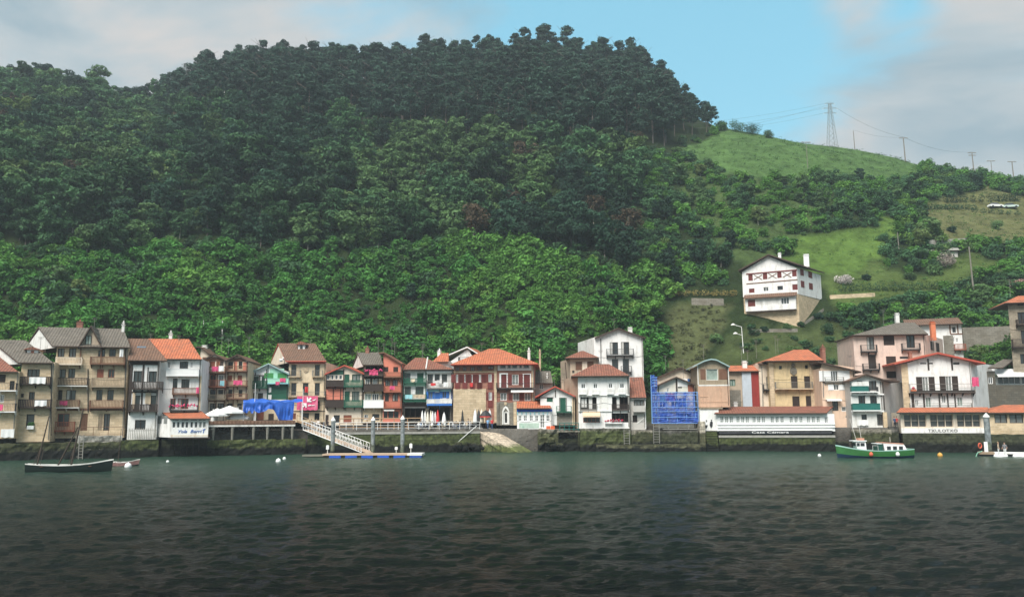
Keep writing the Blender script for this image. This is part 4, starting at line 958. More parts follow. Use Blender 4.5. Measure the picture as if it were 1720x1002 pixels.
h.cloth(85,258,146,290,pinkc,'crimson cloth on the top balcony under the grey roof'); h.chim(58,112,82,132,5,brick)
# 11 salmon house
h=H(D,'red_house','salmon red house with curved wooden galleries on three floors','house',245,147.5,0,group=TOWN)
h.wins([(185,233,218,268),(253,233,287,268)],closed=woodd); h.win(196,322,230,366,gl=glassl,fr=woodd); h.win(248,322,284,366,gl=glassl,fr=woodd); h.win(194,420,222,474,fr=woodd); h.win(247,420,286,474,gl=glassl,fr=woodd,curt=curtain); h.win(186,542,212,595,fr=woodd); h.win(218,542,254,595,fr=woodd,gl=glassm); h.win(258,545,290,595,fr=woodd)
h.wall(182,205,312,625,11,coral,gable=[(182,150),(190,142)]); h.groof([(150,132),(185,128),(314,208)],11,roofred,edge=wood)
h.beams([(182,300,187,525),(305,225,312,525),(228,318,234,412),(240,318,246,412),(182,308,312,318),(182,408,312,418),(182,520,312,530)],wood)
for y in (318,418):
    for a,b,c,e in ((190,y+18,202,y),(226,y+18,214,y),(248,y+18,260,y),(298,y+18,286,y)): h.diag(a,b,c,e,wood)
h.balc(186,270,306,308,'bars',wood); h.balc(186,366,308,412,'bars',woodred); h.balc(184,473,310,524,'bars',woodred); h.cloth(228,366,262,392,pinkc,'square crimson cloth on the middle gallery of the salmon house')
h.awn(190,527,262,542,whitedirty,proj=.8)
# 12 hipped green / blue
h=H(D,'double_house','double house, green galleries left and blue galleries right, under one red hipped roof','house',490,148.5,0,group=TOWN)
h.win(330,276,373,342,fr=green,gl=glassm); h.win(420,276,465,342,closed=green); h.win(332,372,376,428,fr=green,gl=glassm); h.win(408,372,465,428,fr=green,gl=glassm,mull=2)
h.wins([(493,284,530,350),(543,284,578,328),(593,284,630,350)],fr=woodd); h.win(497,407,530,458,fr=blue,gl=glassl,shut=blue,sw=.35); h.win(545,412,580,484,closed=blue,name='door'); h.win(597,405,625,452,fr=blue,gl=glassm,shut=blue,sw=.5)
h.win(330,520,478,612,fr=woodd,mull=3,rec=1.4,gl=darkint); h.win(500,512,650,612,fr=woodd,mull=2,rec=1.4,gl=darkint)
h.wall(320,250,668,625,12,white,rec=1.5); h.sroof((308,248),(674,250),(470,168),(405,168),12,roofred,hip=True,over=.9)
MB().tube((*h.uz(470,168,-.0)[:1],6,h.uz(470,168,6)[1]+.05),(h.uz(482,247,-.9)[0],-.9,h.uz(482,247,-.9)[1]+.05),.12,k=5).build('roof_verge',whitedirty,h.roofobj)
h.panel(318,485,672,512,woodd,pr=.25,name='beam'); h.beams([(320,512,331,612),(478,512,500,612),(650,512,668,612),(331,608,650,625)],stoned,pr=.05,name='stone_base'); h.beams([(320,262,328,480),(478,262,485,480),(374,345,420,350)],green); h.beams([(487,385,494,490),(658,385,666,490),(487,383,666,390)],blue); h.panel(328,345,480,366,mint,pr=.3); h.panel(325,458,482,480,green,pr=.3); h.panel(487,264,666,276,whitep,pr=.5)  # dark ground-floor strips stand in for the shaded void below the galleries
h.panel(494,392,658,406,aqua,pr=.02); h.panel(630,410,656,455,white,pr=.02)
h.balc(326,318,482,348,'planks',green); h.balc(324,424,484,478,'iron',green,slab=green); h.balc(488,328,664,386,'iron',greyiron,fl=None); h.balc(488,458,662,504,'planks',whitedirty,slab=blue); h.panel(488,490,664,504,blue,v=-.96,pr=.1)
h.cloth(335,428,398,456,aqua,'pale blue sheet on the lower green gallery'); h.cloth(388,426,478,452,beigec,'beige blanket slung over the lower green gallery'); h.cloth(515,346,550,364,redc,'red cloth on the iron balcony above the blue gallery'); h.cloth(378,318,405,338,lightc,'orange towel on the upper green gallery')
h.cloth(605,340,635,372,whitec,'white towels on the iron balcony above the blue gallery'); h.cloth(560,326,590,350,whitec,'white shirt drying above the blue gallery','laundry',v=-.5)
# 13 behind
h=H(D,'white_gabled_house','white gabled house with orange roof and balcony standing behind the brick palace','house',740,166,-12,group='houses behind the waterfront')
h.win(722,150,745,190,gl=glassm); h.win(752,118,790,180,gl=glass)
h.wall(622,215,850,300,14,white,gable=(772,110)); h.sroof((520,192),(624,196),(765,92),(600,130),9,rooforange,over=.3) if 0 else None
h.groof([(520,196),(770,90),(848,138)],14,rooforange,edge=whitep)
h.chim(562,128,582,200,1.5,whitep); h.balc(708,165,800,195,'iron',woodd)
h=H(D,'tiled_roof','low orange tiled annex with white chimney beside the brick palace','house',585,160,-3,group='houses behind the waterfront')
h.wall(535,190,640,300,6,whitedirty); h.sroof((525,192),(640,200),(640,140),(590,132),6,rooforange)
# 14 brick palace
h=H(D,'brick_palace','dark red brick palace with orange hipped roof, crimson shutters and plain stone lower left wall','palace',950,147,-3,group=TOWN)
def e2d(x,y): return (x+ (200*4.173),y)   # second crop is 200 px further right
R_=lambda a,b,c,e:(a+834.6,b,c+834.6,e)
h.wins([(690,232,716,262),(740,232,766,262),(793,232,823,262),(846,232,876,262),R_(5,228,40,250),R_(80,225,120,250)],fr=darkred,gl=glassl)
h.wins([(692,286,716,342),(742,286,766,342),(794,286,818,342),(844,286,872,342),R_(10,286,33,338),R_(85,284,108,338),R_(87,410,110,466)],gl=glassl,shut=darkred,sw=.85)
h.wins([R_(168,217,208,244),R_(218,217,242,244),R_(250,217,288,244),R_(300,217,322,244),R_(331,217,371,244)],gl=glassm,mull=0)
h.wins([R_(175,286,212,378)],closed=darkred,name='balcony_door'); h.win(*R_(250,286,297,358),gl=glassl,shut=darkred,sw=.9); h.win(*R_(334,286,376,376),closed=darkred,name='balcony_door')
h.wins([R_(168,416,213,468),R_(256,414,300,470),R_(338,414,380,470)],gl=glassl); 
h.wins([R_(225,418,250,468),R_(306,416,332,468)],closed=darkred)
x0,x1=676,834.6+408
h.wall(x0,222,x1,625,15,brick,sm=brick); h.sroof((655,212),(834.6+434,210),(834.6+160,106),(834.6+90,104),15,rooforange,hip=True,over=1.3,edge=redeave)
h.panel(x0-2,386,834.6+68,625,stonep,pr=.12,name='stone_facing'); h.panel(x0,264,834.6+125,272,stonep,pr=.1,name='string_course'); h.panel(*R_(126,222,144,625),stonep,pr=.16,name='corner_pilaster'); h.panel(*R_(388,222,404,470),stonep,pr=.12,name='corner_pilaster')
h.beams([R_(150,215,388,218),R_(150,246,388,258),R_(150,218,166,246),R_(209,218,217,246),R_(243,218,249,246),R_(289,218,299,246),R_(323,218,330,246),R_(372,218,388,246)],whitep,pr=.1,name='window_band'); h.beams([R_(162,278,174,378),R_(213,278,222,378),R_(162,276,222,285),R_(326,280,333,376),R_(377,280,384,376),R_(326,280,384,285)],whitep,pr=.07,name='door_surround')
h.panel(*R_(150,380,410,386),whitedirty,pr=.3,name='string_course'); h.balc(*R_(140,345,414,386),'iron',iron,proj=.9)
for r in ((686,342,722,390),(738,342,772,390),(790,342,826,390),(840,342,876,390)): h.panel(*r,darkred,pr=.12,name='window_apron')
h.panel(*R_(8,342,40,388),darkred,pr=.12,name='window_apron'); h.panel(*R_(80,342,115,388),darkred,pr=.12,name='window_apron'); h.panel(*R_(82,468,115,515),darkred,pr=.12,name='window_apron')
h.awn(*R_(244,390,400,412),whitec,proj=1.2); h.cloth(*(790,345,810,372),redc,'small red and white banner on the brick palace front','banner',v=-.3)
h.skylight(*R_(222,160,290,184),3.5); h.pipe(x1-8,222,x1-6,600,greyiron)
h.chim(834.6+360,125,834.6+378,175,5,whitedirty); 
# chapel ruin with arched door
h=H(E,'stone_gateway','ruined stone chapel wall with a pointed white doorway','ruin',210,144.5,-4,group=None)
h.win(190,545,226,634,fr=whitedirty,gl=darkint,mull=0,fw=.25,name='doorway')
h.wall(143,500,282,642,3,stoneg,gable=[(143,490),(165,474),(205,476),(232,486),(262,478),(282,490)])
a=[h.uz(x,y) for x,y in ((182,636),(182,545),(190,520),(206,505),(222,518),(232,545),(232,636),(226,636),(226,548),(206,520),(190,548),(190,636))]
MB().prism([(p[0],-.14,p[1]) for p in a],(0,.137,0)).build('arch_moulding',whitedirty,h.root); h.beam(262,476,284,640,stonep,pr=.3,name='buttress'); h.beam(143,480,158,640,stoneg,pr=.28,name='buttress'); h.beam(196,480,214,500,stonep,pr=.2,name='niche')
# 15 café
h=H(E,'cafe','small white café with orange roof, blue fascia and painted lower wall','cafe',410,142.3,-4,group=TOWN)
for x in (294,332,374,412): h.win(x,572,x+24,612,gl=glassm,tr=1)
h.win(447,568,480,660,fr=whitep,gl=glassl,tr=3,mull=1,name='door'); h.win(490,572,516,614,gl=glassm,tr=1)
h.wall(286,548,532,668,6,whitep); h.sroof((283,522),(528,520),(503,474),(283,474),6,rooforange,gmat=whitep,th=.12); h.panel(286,530,532,545,blueb,pr=.15,name='fascia'); h.beams([(286+i*30,546,292+i*30,566) for i in range(8)],aqua,pr=.12,name='bracket')
mur=mat('faded_mural',(.45,.56,.48),.7,.25,1.2,(.12,.30,.22),.8); h.panel(300,626,440,662,mur,pr=.025,name='mural')
for i in range(2):
    u0,u1,z0,z1=h.rect(490+i*31,645,519+i*31,672,-.7); m=MB(); w=u1-u0
    for k in range(3): m.box(0,w,0,.4,k*.2,k*.2+.15)
    m.box(0.03,w-.03,.03,.37,0,.6); o=m.build('crate',mat('orange_plastic',(.72,.16,.07),.5,.1)); o.location=h.w2(u0,-.7,z0); o.rotation_euler=(0,0,h.th); tag(o,'orange crate outside the white café, '+('left' if i==0 else 'right')+' one of the pair','crate','orange crates outside the café')
# small grey roof behind
h=H(E,'grey_roofed_house','small house with grey roof and tall chimneys behind the white café','house',470,152,-4,group='houses behind the waterfront')
h.win(440,352,470,390); h.wall(412,345,532,460,7,greyr); h.sroof((405,345),(538,345),(520,262),(412,262),7,roofgrey)
h.chim(440,135,452,262,4,stonep,pot=True); h.chim(492,300,502,350,1,whitedirty)
# 16
h=H(E,'green_white_house','small white gabled house with dark green door and red edged orange roof','house',560,142.8,-5,group=TOWN)
h.win(498,414,526,432,fr=woodd,mull=0); h.win(592,414,620,432,fr=woodd,mull=0); h.win(588,448,628,546,closed=green,name='balcony_door'); h.win(494,450,536,478,closed=green)
h.wall(450,442,690,640,8,white,gable=(553,378)); h.groof([(412,440),(552,366),(694,436)],8,rooforange,edge=redeave)
h.beams([(552,395,558,446),(450,445,540,450),(630,448,634,546),(582,448,586,546)],woodd); h.panel(672,446,690,640,stoneb,pr=.06,name='quoin'); h.panel(565,560,672,640,stoneg,pr=.05,name='stone_base'); h.balc(560,508,668,552,'thin',green)
h.chim(598,335,618,385,4,tan)
# 17
h=H(Fm,'tan_house','tan rendered house with small hipped roof and shuttered brown windows','house',170,153,-6,group=TOWN)
h.wins([(112,280,156,340),(195,278,238,326)],closed=wood); h.win(88,342,104,360,fr=woodd,mull=0); h.wall(76,256,272,600,9,tan,back=(-2.2,0)); h.sroof((38,254),(276,248),(168,204),(150,204),9,roofred,hip=True,over=.9)
h.panel(160,280,192,400,cream,pr=.03); h.pipe(40,285,50,420,woodd)
# 18
h=H(Fm,'tall_white_house','tall white gabled house with two rows of arched dark doors above the other roofs','house',410,160,-4,group=TOWN)
h.wins([(353,144,410,230),(432,142,488,230)],fr=woodd,curt=curtain,mull=1); h.wins([(368,262,411,332),(443,260,487,352)],fr=woodd); h.wall(245,108,590,640,12,white,gable=(410,52),back=(-3.0,0)); h.groof([(246,110),(410,42),(604,110)],12,roofbrown,over=.8)
h.balc(328,190,520,240,'iron',iron); h.balc(430,310,506,356,'iron',iron,proj=.8); h.pipe(288,118,290,300,iron); h.chim(480,50,510,72,6,whitedirty,pot=False)
# 19
h=H(Fm,'white_house','broad white house with red hipped roof, striped awning and dark loggias over the water','house',310,141.6,-4,group=TOWN)
h.wins([(147,430,184,470),(233,430,268,470),(340,428,374,468),(419,428,456,468)],mull=1,gl=glass,fw=.16)
h.win(145,528,260,618,fr=woodd,mull=3,rec=.9,gl=darkint); h.win(368,526,482,616,fr=woodd,mull=3,rec=.9,gl=darkint); h.win(165,672,282,706,fr=woodred,mull=3); h.win(365,640,486,706,fr=woodd,mull=3,rec=.9,gl=darkint)
h.wall(131,382,488,748,10,white,rec=1.0,back=(-2.5,0),sm=tan); h.sroof((80,380),(490,376),(345,296),(245,297),10,roofred,hip=True,over=.9)
h.beams([(133,512,488,518),(133,622,490,628)],whitep,pr=.2,name='string_course')
for r in ((135,466,190,510),(225,466,278,510),(332,464,378,508),(412,464,462,508)): h.balc(*r,'thin',whitep,proj=.5,slab=whitep)
h.balc(140,575,262,622,'iron',greyiron,proj=.3); h.balc(366,580,486,624,'bars',woodd,proj=.3)
for r in ((152,538,190,600,),(200,528,230,612),(400,530,420,605)): h.panel(*r,whitedirty,v=.5,pr=.05,name='wall_panel')
h.awn(162,632,284,668,mat('striped_awning',(.74,.56,.38),.8,.25,6)); h.balc(318,690,442,714,'thin',whitep,proj=.5,fl=flowerr); h.panel(278,530,340,620,whitedirty,pr=.02) ; h.pipe(484,380,492,740,greyiron)
# 20
h=H(Fm,'lean_to_house','narrow grey house with a steep terracotta lean-to roof squeezed beside the broad white house','house',550,142,-4,group=TOWN)
h.win(520,548,590,590,gl=glassl,fr=woodd,mull=2); h.win(512,655,545,705,fr=woodd,gl=darkint); h.wall(496,538,604,758,8,greyr); h.sroof((490,530),(608,530),(586,388),(490,388),10,roofred,over=.4); h.balc(518,588,600,632,'planks',greyr,slab=greyr); h.diag(545,712,598,670,whitedirty); h.panel(596,540,604,750,whitep,pr=.1)
h.panel(494,534,606,544,whitep,pr=.2)
# 21 house in scaffolding
h=H(Fm,'pink_gabled_house','pale pink gable with a small green window behind the blue scaffolding','house',850,150,-4,group=TOWN)
h.win(838,342,864,374,closed=teal); h.win(910,400,945,430,fr=blue,shut=blue,sw=.3); h.wall(696,384,962,620,9,cream,gable=(850,328)); h.groof([(688,386),(848,318),(966,362)],9,roofbrown)
h=H(Fm,'scaffolded_house','timbered white gable being rebuilt inside a blue netted scaffold','house',820,143,-4,group=TOWN)
h.win(830,430,858,466,fr=woodd); h.win(752,465,768,495,mull=0,gl=glassg); h.win(700,540,745,600,gl=darkint); h.win(780,535,890,600,gl=darkint,mull=3); h.win(700,640,760,700,gl=darkint); h.win(820,640,930,700,gl=darkint)
h.wall(690,448,950,765,9,mat('lime_plaster',(.66,.64,.56),.85,.12,1),gable=(820,395)); h.groof([(678,448),(820,384),(948,436)],9,roofbrown)
h.beams([(815,400,826,495),(690,448,696,500)],woodd); h.panel(826,400,896,455,white,pr=.03); h.panel(900,440,944,495,woodred,pr=.03)
# 22
h=H(G,'boarded_house','weathered wooden house, grey boards above faded pink boards, with a pale teal bowed gable edge','house',215,141,-5,group=TOWN)
h.win(165,270,255,356,fr=whitedirty,gl=glassg,mull=0); h.win(178,415,270,516,closed=woodd); h.win(290,430,332,518,closed=wood)
h.wall(98,248,338,562,10,woodg,gable=[(98,235),(205,196),(215,196),(338,240)]); h.groof([(60,248),(150,204),(205,190),(245,196),(346,248)],9,rooforange,edge=tealeave)
h.panel(104,400,344,562,woodsal,pr=.1,name='lower_boarding'); h.beams([(104,390,344,400),(98,240,104,390),(332,245,338,390)],whitedirty,pr=.12); h.beams([(120,270,158,350),(262,270,325,350)],wood,pr=.03,name='shutter') ; h.beams([(114+i*24,410,118+i*24,556) for i in range(3)]+[(114,480,176,484),(275,410,280,556),(335,410,340,556),(114,520,335,524)],woodsal,pr=.16,name='batten')
# 23
h=H(G,'orange_roofed_house','low house with orange roof behind, walls of pale blue and dark crimson metal sheet','house',460,150,-5,group=TOWN)
h.win(345,350,388,400,fr=green,gl=glassg); h.wall(336,282,600,620,9,tan); h.sroof((325,268),(580,302),(560,268),(345,218),9,rooforange)
h.panel(440,290,510,560,paleblue,pr=.3,name='metal_cladding'); h.panel(508,296,585,560,crimson,pr=.2,name='metal_cladding'); h.panel(345,430,430,560,stoneg,pr=.05); h.chim(444,222,478,262,2,whitedirty,pot=False,ext=.8); h.chim(545,245,570,275,3,whitedirty,pot=False,ext=.8)
# 24 ochre palace
h=H(G,'ochre_palace','ochre stone palace with orange hipped roof, corner pilasters, carved crest and iron balcony','palace',840,147,-5,group=TOWN)
h.wins([(722,245,743,272),(920,240,942,268)],fr=woodd,mull=0); h.wins([(814,324,864,418),(915,324,968,418)],closed=woodd,name='balcony_door'); h.wins([(825,478,880,560),(928,475,980,560)],closed=woodd)
h.wall(652,212,1052,600,13,ochre,back=(0,1.5)); h.sroof((618,206),(1065,203),(945,124),(835,120),13,rooforange,hip=True,over=1.2)
h.beams([(650,212,684,600),(960,208,1000,600),(1040,208,1054,600)],stonep,pr=.3,name='corner_pilaster'); h.beams([(640,210,692,224),(948,208,1012,222)],stonep,pr=.42,name='capital')
u0,u1,z0,z1=h.rect(806,246,856,320); um=(u0+u1)/2; MB().prism([(u0,-.2,z0+.5),(um,-.2,z0),(u1,-.2,z0+.5),(u1,-.2,z1-.6),(um,-.2,z1),(u0,-.2,z1-.6)],(0,.197,0)).lathe([(.02,0),(.35,.15),(.3,.5),(.02,.7)],(um,-.15,z1-.2),8).box(u0+.3,u1-.3,-.28,-.2,z0+.6,z1-.8).build('stone_crest',stoneg,h.root)
h.balc(696,368,982,426,'iron',greyiron,slab=stonep); h.chim(1042,125,1078,185,5,brick)
h=H(G,'ochre_wing','narrow cream wing with a small iron balcony left of the ochre palace','house',612,149,-5,group=TOWN)
h.win(625,330,650,420,fr=woodd,gl=glassl); h.wall(574,228,654,600,9,cream); h.sroof((560,238),(655,218),(655,205),(610,205),9,roofbrown); h.balc(604,388,665,432,'iron',iron); h.pipe(590,250,600,560,greyiron)
# 25 peach house
h=H(Hf,'peach_house','peach rendered house with white window shutters and low tiled roof','house',100,141,-6,group=TOWN)
h.win(55,402,98,464,gl=glassm,mull=2,shut=whitep,sw=1.9); h.win(72,484,104,518,gl=glassm,shut=whitep,sw=.9); h.win(65,582,100,642,gl=glassm,fr=woodd); h.win(144,672,160,686,mull=0,fw=.05); h.win(120,618,174,646,gl=glassl)
h.wall(4,385,206,745,10,peach,gable=[(4,355),(206,405)]); h.groof([(-20,345),(60,362),(240,406)],10,roofred,over=.9); h.beams([(4,466,160,472)],woodd,pr=.2); h.balc(20,440,135,470,'thin',greyiron,proj=.5); h.awn(28,572,118,584,whitec,proj=1.0); h.chim(4,268,22,330,5,brick); h.pipe(8,400,12,560,greyiron)
# 26 long white restaurant
h=H(G,'waterside_restaurant','long white waterside restaurant with rows of small paned windows under a red roof','restaurant',680,138.6,-7)
for x in (272,395,518,657,802,934):
    for i in range(3):
        x_=x+i*(36 if x>500 or i else 35)+ (i*1.5 if x>600 else 0); h.win(x_,631,x_+27,681,tr=2,mull=1,fw=.07,gl=glassg)
h.win(1070,635,1098,684,gl=glassl)
h.wall(250,615,1148,746,8,whitep); h.sroof((225,608),(1086,606),(1142,555),(292,556),8,roofred,gmat=whitep,th=.14); h.beams([(250,688,1150,695),(250,712,1150,718),(244,735,1130,741)],whitep,pr=.22,name='moulding')
h.beams([(262,740,512,764),(802,740,1124,764)],mat('weathered_sign_board',(.055,.055,.06),.8,.4,2),pr=.10,name='sign_board'); sb=h.beam(505,740,800,765,mat('dark_sign_board',(.03,.035,.045),.7,.2),pr=.14,name='sign_board')
u0,u1,z0,z1=h.rect(513,743,797,762,-.15); text_obj('Casa Cámara',(z1-z0)*.8,'lettering',whitep,((u0+u1)/2,-.165,z0+.04),0,sb,width=u1-u0,off=.004)
h.chim(375,535,405,548,4,whitedirty,pot=False,ext=.3); RES=h
h=H(G,'white_boathouse','plain white building with black and white painted figures beside the long restaurant','building',185,140,-4,group=TOWN)
h.wall(118,575,262,742,7,white); h.panel(112,566,290,576,woodg,pr=.15,name='eave_board')
def fig(x,y,c1,c2):
    m=MB(); P=lambda pts,v:[(h.uz(a,b)[0],v,h.uz(a,b)[1]) for a,b in pts]
    o=MB().prism(P([(x-10,y+5),(x-14,y+30),(x-4,y+55),(x+8,y+40),(x+10,y+8),(x+2,y)],-.05),(0,.047,0)).prism(P([(x-4,y-12),(x+4,y-12),(x+5,y-2),(x-4,y-2)],-.051),(0,.047,0)); return o.build('painted_figure',c1,h.root)
fig(166,672,iron,None); fig(205,668,iron,None); h.panel(158,676,176,698,whitep,pr=.06,name='painted_shirt')
# 27 pink house
h=H(Hf,'pink_house','tall pale pink house with grey hipped roof and small iron balconies','house',330,148,-8,group=TOWN)
h.win(272,198,316,276,gl=glassl,fr=woodd,curt=curtain); h.win(372,190,438,249,closed=woodd); h.win(510,186,560,264,fr=woodd,gl=glass); h.win(281,305,328,390,closed=woodd,name='balcony_door'); h.win(388,315,448,362,closed=woodd); h.win(390,405,462,446,closed=woodd); h.win(470,316,520,330,fr=woodd,mull=0); h.win(460,532,478,580,fr=woodred)
h.wall(202,184,634,625,12,pink,back=(0,7.2)); h.sroof((185,182),(640,184),(560,122),(450,104),12,roofgrey,hip=True,over=.8)
u0,z=h.uz(640,184,0); h.balc(238,246,336,290,'iron',iron,proj=.8); h.balc(485,236,596,278,'iron',iron,proj=.8); h.balc(250,358,352,398,'iron',iron,proj=.8); h.chim(446,66,468,102,6,whitedirty,pot=False); h.chim(658,118,686,168,1.5,mat('orange_brick',(.62,.2,.1),.8,.1),pot=False)
h.panel(336,190,372,620,pink,pr=.1,name='pier'); 
g=MB(); e=h.ext; q=[(e[1]+7.2*k,12*k) for k in (.0,.12,.88,1)]
# side windows
sd_=MB()
for k0,k1 in ((.28,.45),(.58,.75)):
    a=Vector((e[1]+7.2*k0,12*k0,0)); b=Vector((e[1]+7.2*k1,12*k1,0)); n=Vector((12,-7.2,0)).normalized()*.06
    sd_.hexa([a+Vector((0,0,e[3]-2.6)),a+n+Vector((0,0,e[3]-2.6)),b+n+Vector((0,0,e[3]-2.6)),b+Vector((0,0,e[3]-2.6))],[a+Vector((0,0,e[3]-1)),a+n+Vector((0,0,e[3]-1)),b+n+Vector((0,0,e[3]-1)),b+Vector((0,0,e[3]-1))])
sd_.build('side_window',woodd,h.root)
# 28
h=H(Hf,'white_red_house','white timbered house with long brown roof behind the pale pink house','house',700,161,-20,group='houses behind the waterfront')
h.win(785,200,800,228,gl=glassm); h.win(806,206,822,232,gl=glassm); h.win(786,140,806,172,gl=glassm,fr=woodd); h.wall(600,128,848,330,11,white,back=(0,0)); h.sroof((500,124),(850,122),(820,80),(490,98),11,roofbrown,over=.8)
h.beams([(775,178,848,184),(768,125,776,180),(815,125,822,180)],wood); h.panel(735,190,795,330,stoneg,pr=.1,name='stone_pier'); h.balc(800,240,870,278,'bars',woodred)
# 29
h=H(Hf,'narrow_house','narrow grey and white house with two deep green balconies','house',270,137.5,-6,group=TOWN)
h.win(285,458,330,520,fr=woodd,gl=glassm); h.win(222,552,262,602,fr=woodd); h.win(292,552,332,602,fr=woodd); h.win(212,452,245,475,fr=woodd); h.win(240,664,272,696,fr=woodd,mull=0); h.win(334,662,366,730,fr=woodd,gl=glassm)
h.wall(178,462,368,752,9,whitedirty,gable=(272,428),back=(0,6.5),sm=greyr); h.groof([(162,462),(272,420),(374,452),(472,462)],9,roofbrown,over=.8)
h.beams([(178,540,372,548),(178,640,372,650)],whitep,pr=.3); h.balc(180,496,284,532,'solid',teal,proj=.9,slab=whitep); h.balc(286,500,342,532,'iron',iron,slab=whitep); h.balc(188,600,354,644,'solid',teal,slab=whitep); h.panel(180,468,284,494,whitedirty,v=-.5,pr=.05,name='screen'); h.pipe(368,470,380,640,woodd)
h.cloth(215,698,280,730,whitec,'white laundry hung on the ground floor of the narrow green balconied house',v=-.4)
h.panel(368,650,392,750,stoneb,pr=.3,name='quoin')
# 30
h=H(Hf,'timbered_house','large white timbered house with orange roof edge and dark shutters at the right','house',710,140.5,-8,group=TOWN)
h.wins([(592,336,630,362),(645,335,668,362),(790,336,828,365)],fr=woodd,gl=glassm); h.win(606,438,644,526,gl=glassl,shut=woodd,sw=.95); h.win(746,434,784,522,gl=glassl,shut=woodd,sw=.95)
h.win(562,576,584,614,gl=glassl); h.win(625,560,660,622,gl=glassg); h.win(722,548,748,596,gl=glassl); h.win(815,560,850,616,gl=glassg)
h.wall(525,352,905,645,11,white,gable=(700,300),back=(0,8.2)); h.groof([(440,355),(700,290),(986,352)],11,rooforange,edge=redeave,over=1.0,th=.28)
h.panel(486,362,526,645,stoneb,pr=.06,name='stone_side'); h.beams([(532,520,918,536)],woodd,pr=.3); h.beams([(636,330,646,398),(778,326,788,398),(610,540,620,620),(704,540,712,620),(754,540,762,620),(798,540,806,620),(540,540,556,620)],woodd)
h.balc(530,480,925,538,'thin',greyiron,proj=.9,slab=woodd); h.balc(530,596,905,630,'thin',greyiron,proj=.4,slab=woodd)
h.cloth(905,440,945,495,pinkc,'pink flag at the right corner of the large timbered house','flag',v=-1.2,name='flag',wav=.15); h.chim(528,295,545,322,3,brick,pot=False)
u0,u1,z0,z1=h.rect(540,506,572,524,-.9)
o=MB().box(0,u1-u0,0,.3,0,.35).build('window_box',terra); MB().lathe([(.1,0),(.3,.2),(.1,.4)],((u1-u0)/2,.15,.3),8).build('flowers',flowerr,o); o.location=h.w2(u0,-.75,z0); o.rotation_euler=(0,0,h.th); tag(o,'red flower box on the left end of the timbered house balcony','planter')
# 31 glazed restaurant
h=H(Hf,'glazed_restaurant','glazed waterside restaurant with orange tiled lean-to roof and cream posts','restaurant',720,131.3,-12)
h.wins([(495,663,631,740),(653,663,792,740),(814,663,958,740)],fr=cream,gl=glassm,mull=2,tr=1,rec=.5,fw=.08)
h.wall(476,652,985,776,6,cream,rec=.55); h.sroof((450,650),(1000,651),(1000,622),(475,622),5,rooforange,over=.9,th=.12,edge=woodd); h.panel(480,746,985,776,white,pr=.06,name='sign_wall'); sw=h.root
u0,u1,z0,z1=h.rect(640,751,818,772,-.07); text_obj('TXULOTXO',(z1-z0)*.85,'lettering',iron,((u0+u1)/2,-.085,z0+.05),0,sw,width=u1-u0)
# 32
h=H(Hf,'stone_annex','ochre stone annex with a wide window and orange roof at the right edge','building',1110,129,-12)
h.win(1040,664,1115,716,gl=glassl,fr=woodd,mull=1); h.win(1130,664,1212,716,gl=glassl,fr=woodd,mull=1); h.wall(1002,656,1290,784,7,stoneb); h.sroof((992,652),(1300,652),(1215,606),(1090,606),7,rooforange,hip=True)
# 33 terrace on stone wall
h=H(Hf,'terrace_pavilion','pavilion with white awning roof and glass screens on a dark stone terrace','pavilion',1130,147,-8)
h.win(1058,436,1196,482,fr=whitep,gl=glassm,mull=3); h.win(1202,436,1290,482,fr=whitep,gl=glassm,mull=2); h.wall(1045,432,1310,486,6,whitedirty); h.awn(1040,388,1310,440,whitec,v=.5,proj=2.4,name='awning_roof'); h.panel(1035,487,1320,640,stoned,v=-.2,pr=.8,name='terrace_wall')
h=H(Hf,'dark_shed','low dark roofed shed beside the terrace pavilion','shed',1010,146,-8)
h.win(1002,440,1030,480,gl=glass,fr=whitep); h.wall(992,405,1050,620,6,stoned); h.sroof((1000,385),(1090,380),(1160,330),(1090,335),7,roofgrey)
# 34
tan_stone=stone('warm_grey_stone',(.40,.34,.26),(.28,.24,.18),(.2,.17,.13),.7,.35)
h=H(Hf,'tall_stone_house','tall dark stone house with dark balconies and layered orange eaves cut by the right edge','house',1190,146,-14,group=TOWN)
h.wins([(1180,50,1230,120),(1200,160,1250,240),(1176,-20,1216,10),(1195,300,1240,360)],fr=woodd); h.wall(1136,-20,1330,420,8,tan_stone,back=(4.5,4)); h.sroof((1105,-10),(1380,-12),(1340,-50),(1180,-50),8,rooforange,over=1.0,hip=True); h.balc(1176,92,1330,126,'bars',woodd); h.balc(1150,210,1330,262,'bars',woodd)
h.sroof((1095,-60),(1330,-62),(1300,-85),(1180,-85),9,rooforange,over=.4) if 0 else None
# hill house
frame(*I)
HHY=hit(1300,538).y+.5
h=House('hill_house','large white hillside chalet with crimson shutters, crossed braces and a stone base','house',800,HHY,-24,zb=20,pyref=540)
h.wins([(777,154,802,196),(822,154,846,196)],closed=darkred); h.wins([(655,250,686,298),(757,242,788,288),(858,232,888,278),(962,222,994,268)],closed=darkred); h.win(660,352,698,382,closed=darkred); h.win(760,342,798,372,gl=glassm); h.win(860,334,898,362,gl=glass,fr=woodd); h.win(964,322,1003,362,closed=darkred)
h.wall(614,222,1000,402,12,white,gable=(795,125),back=(0,4.0)); h.ext0=h.ext
h.groof([(585,222),(795,110),(1012,182)],12,roofbrown,over=.9,th=.25,sh=4.2)
h.beams([(640,244,998,250)],darkred,pr=.1) if 0 else None
for a,b,c,e in ((694,256,752,290),(794,246,854,282),(896,238,958,274)): h.diag(a,b,c,e,wood,w=.12); h.diag(a,e,c,b,wood,w=.12,pr=.09)
h.diag(640,252,998,222,darkred,w=.28); h.diag(642,320,1000,290,wood,w=.2)
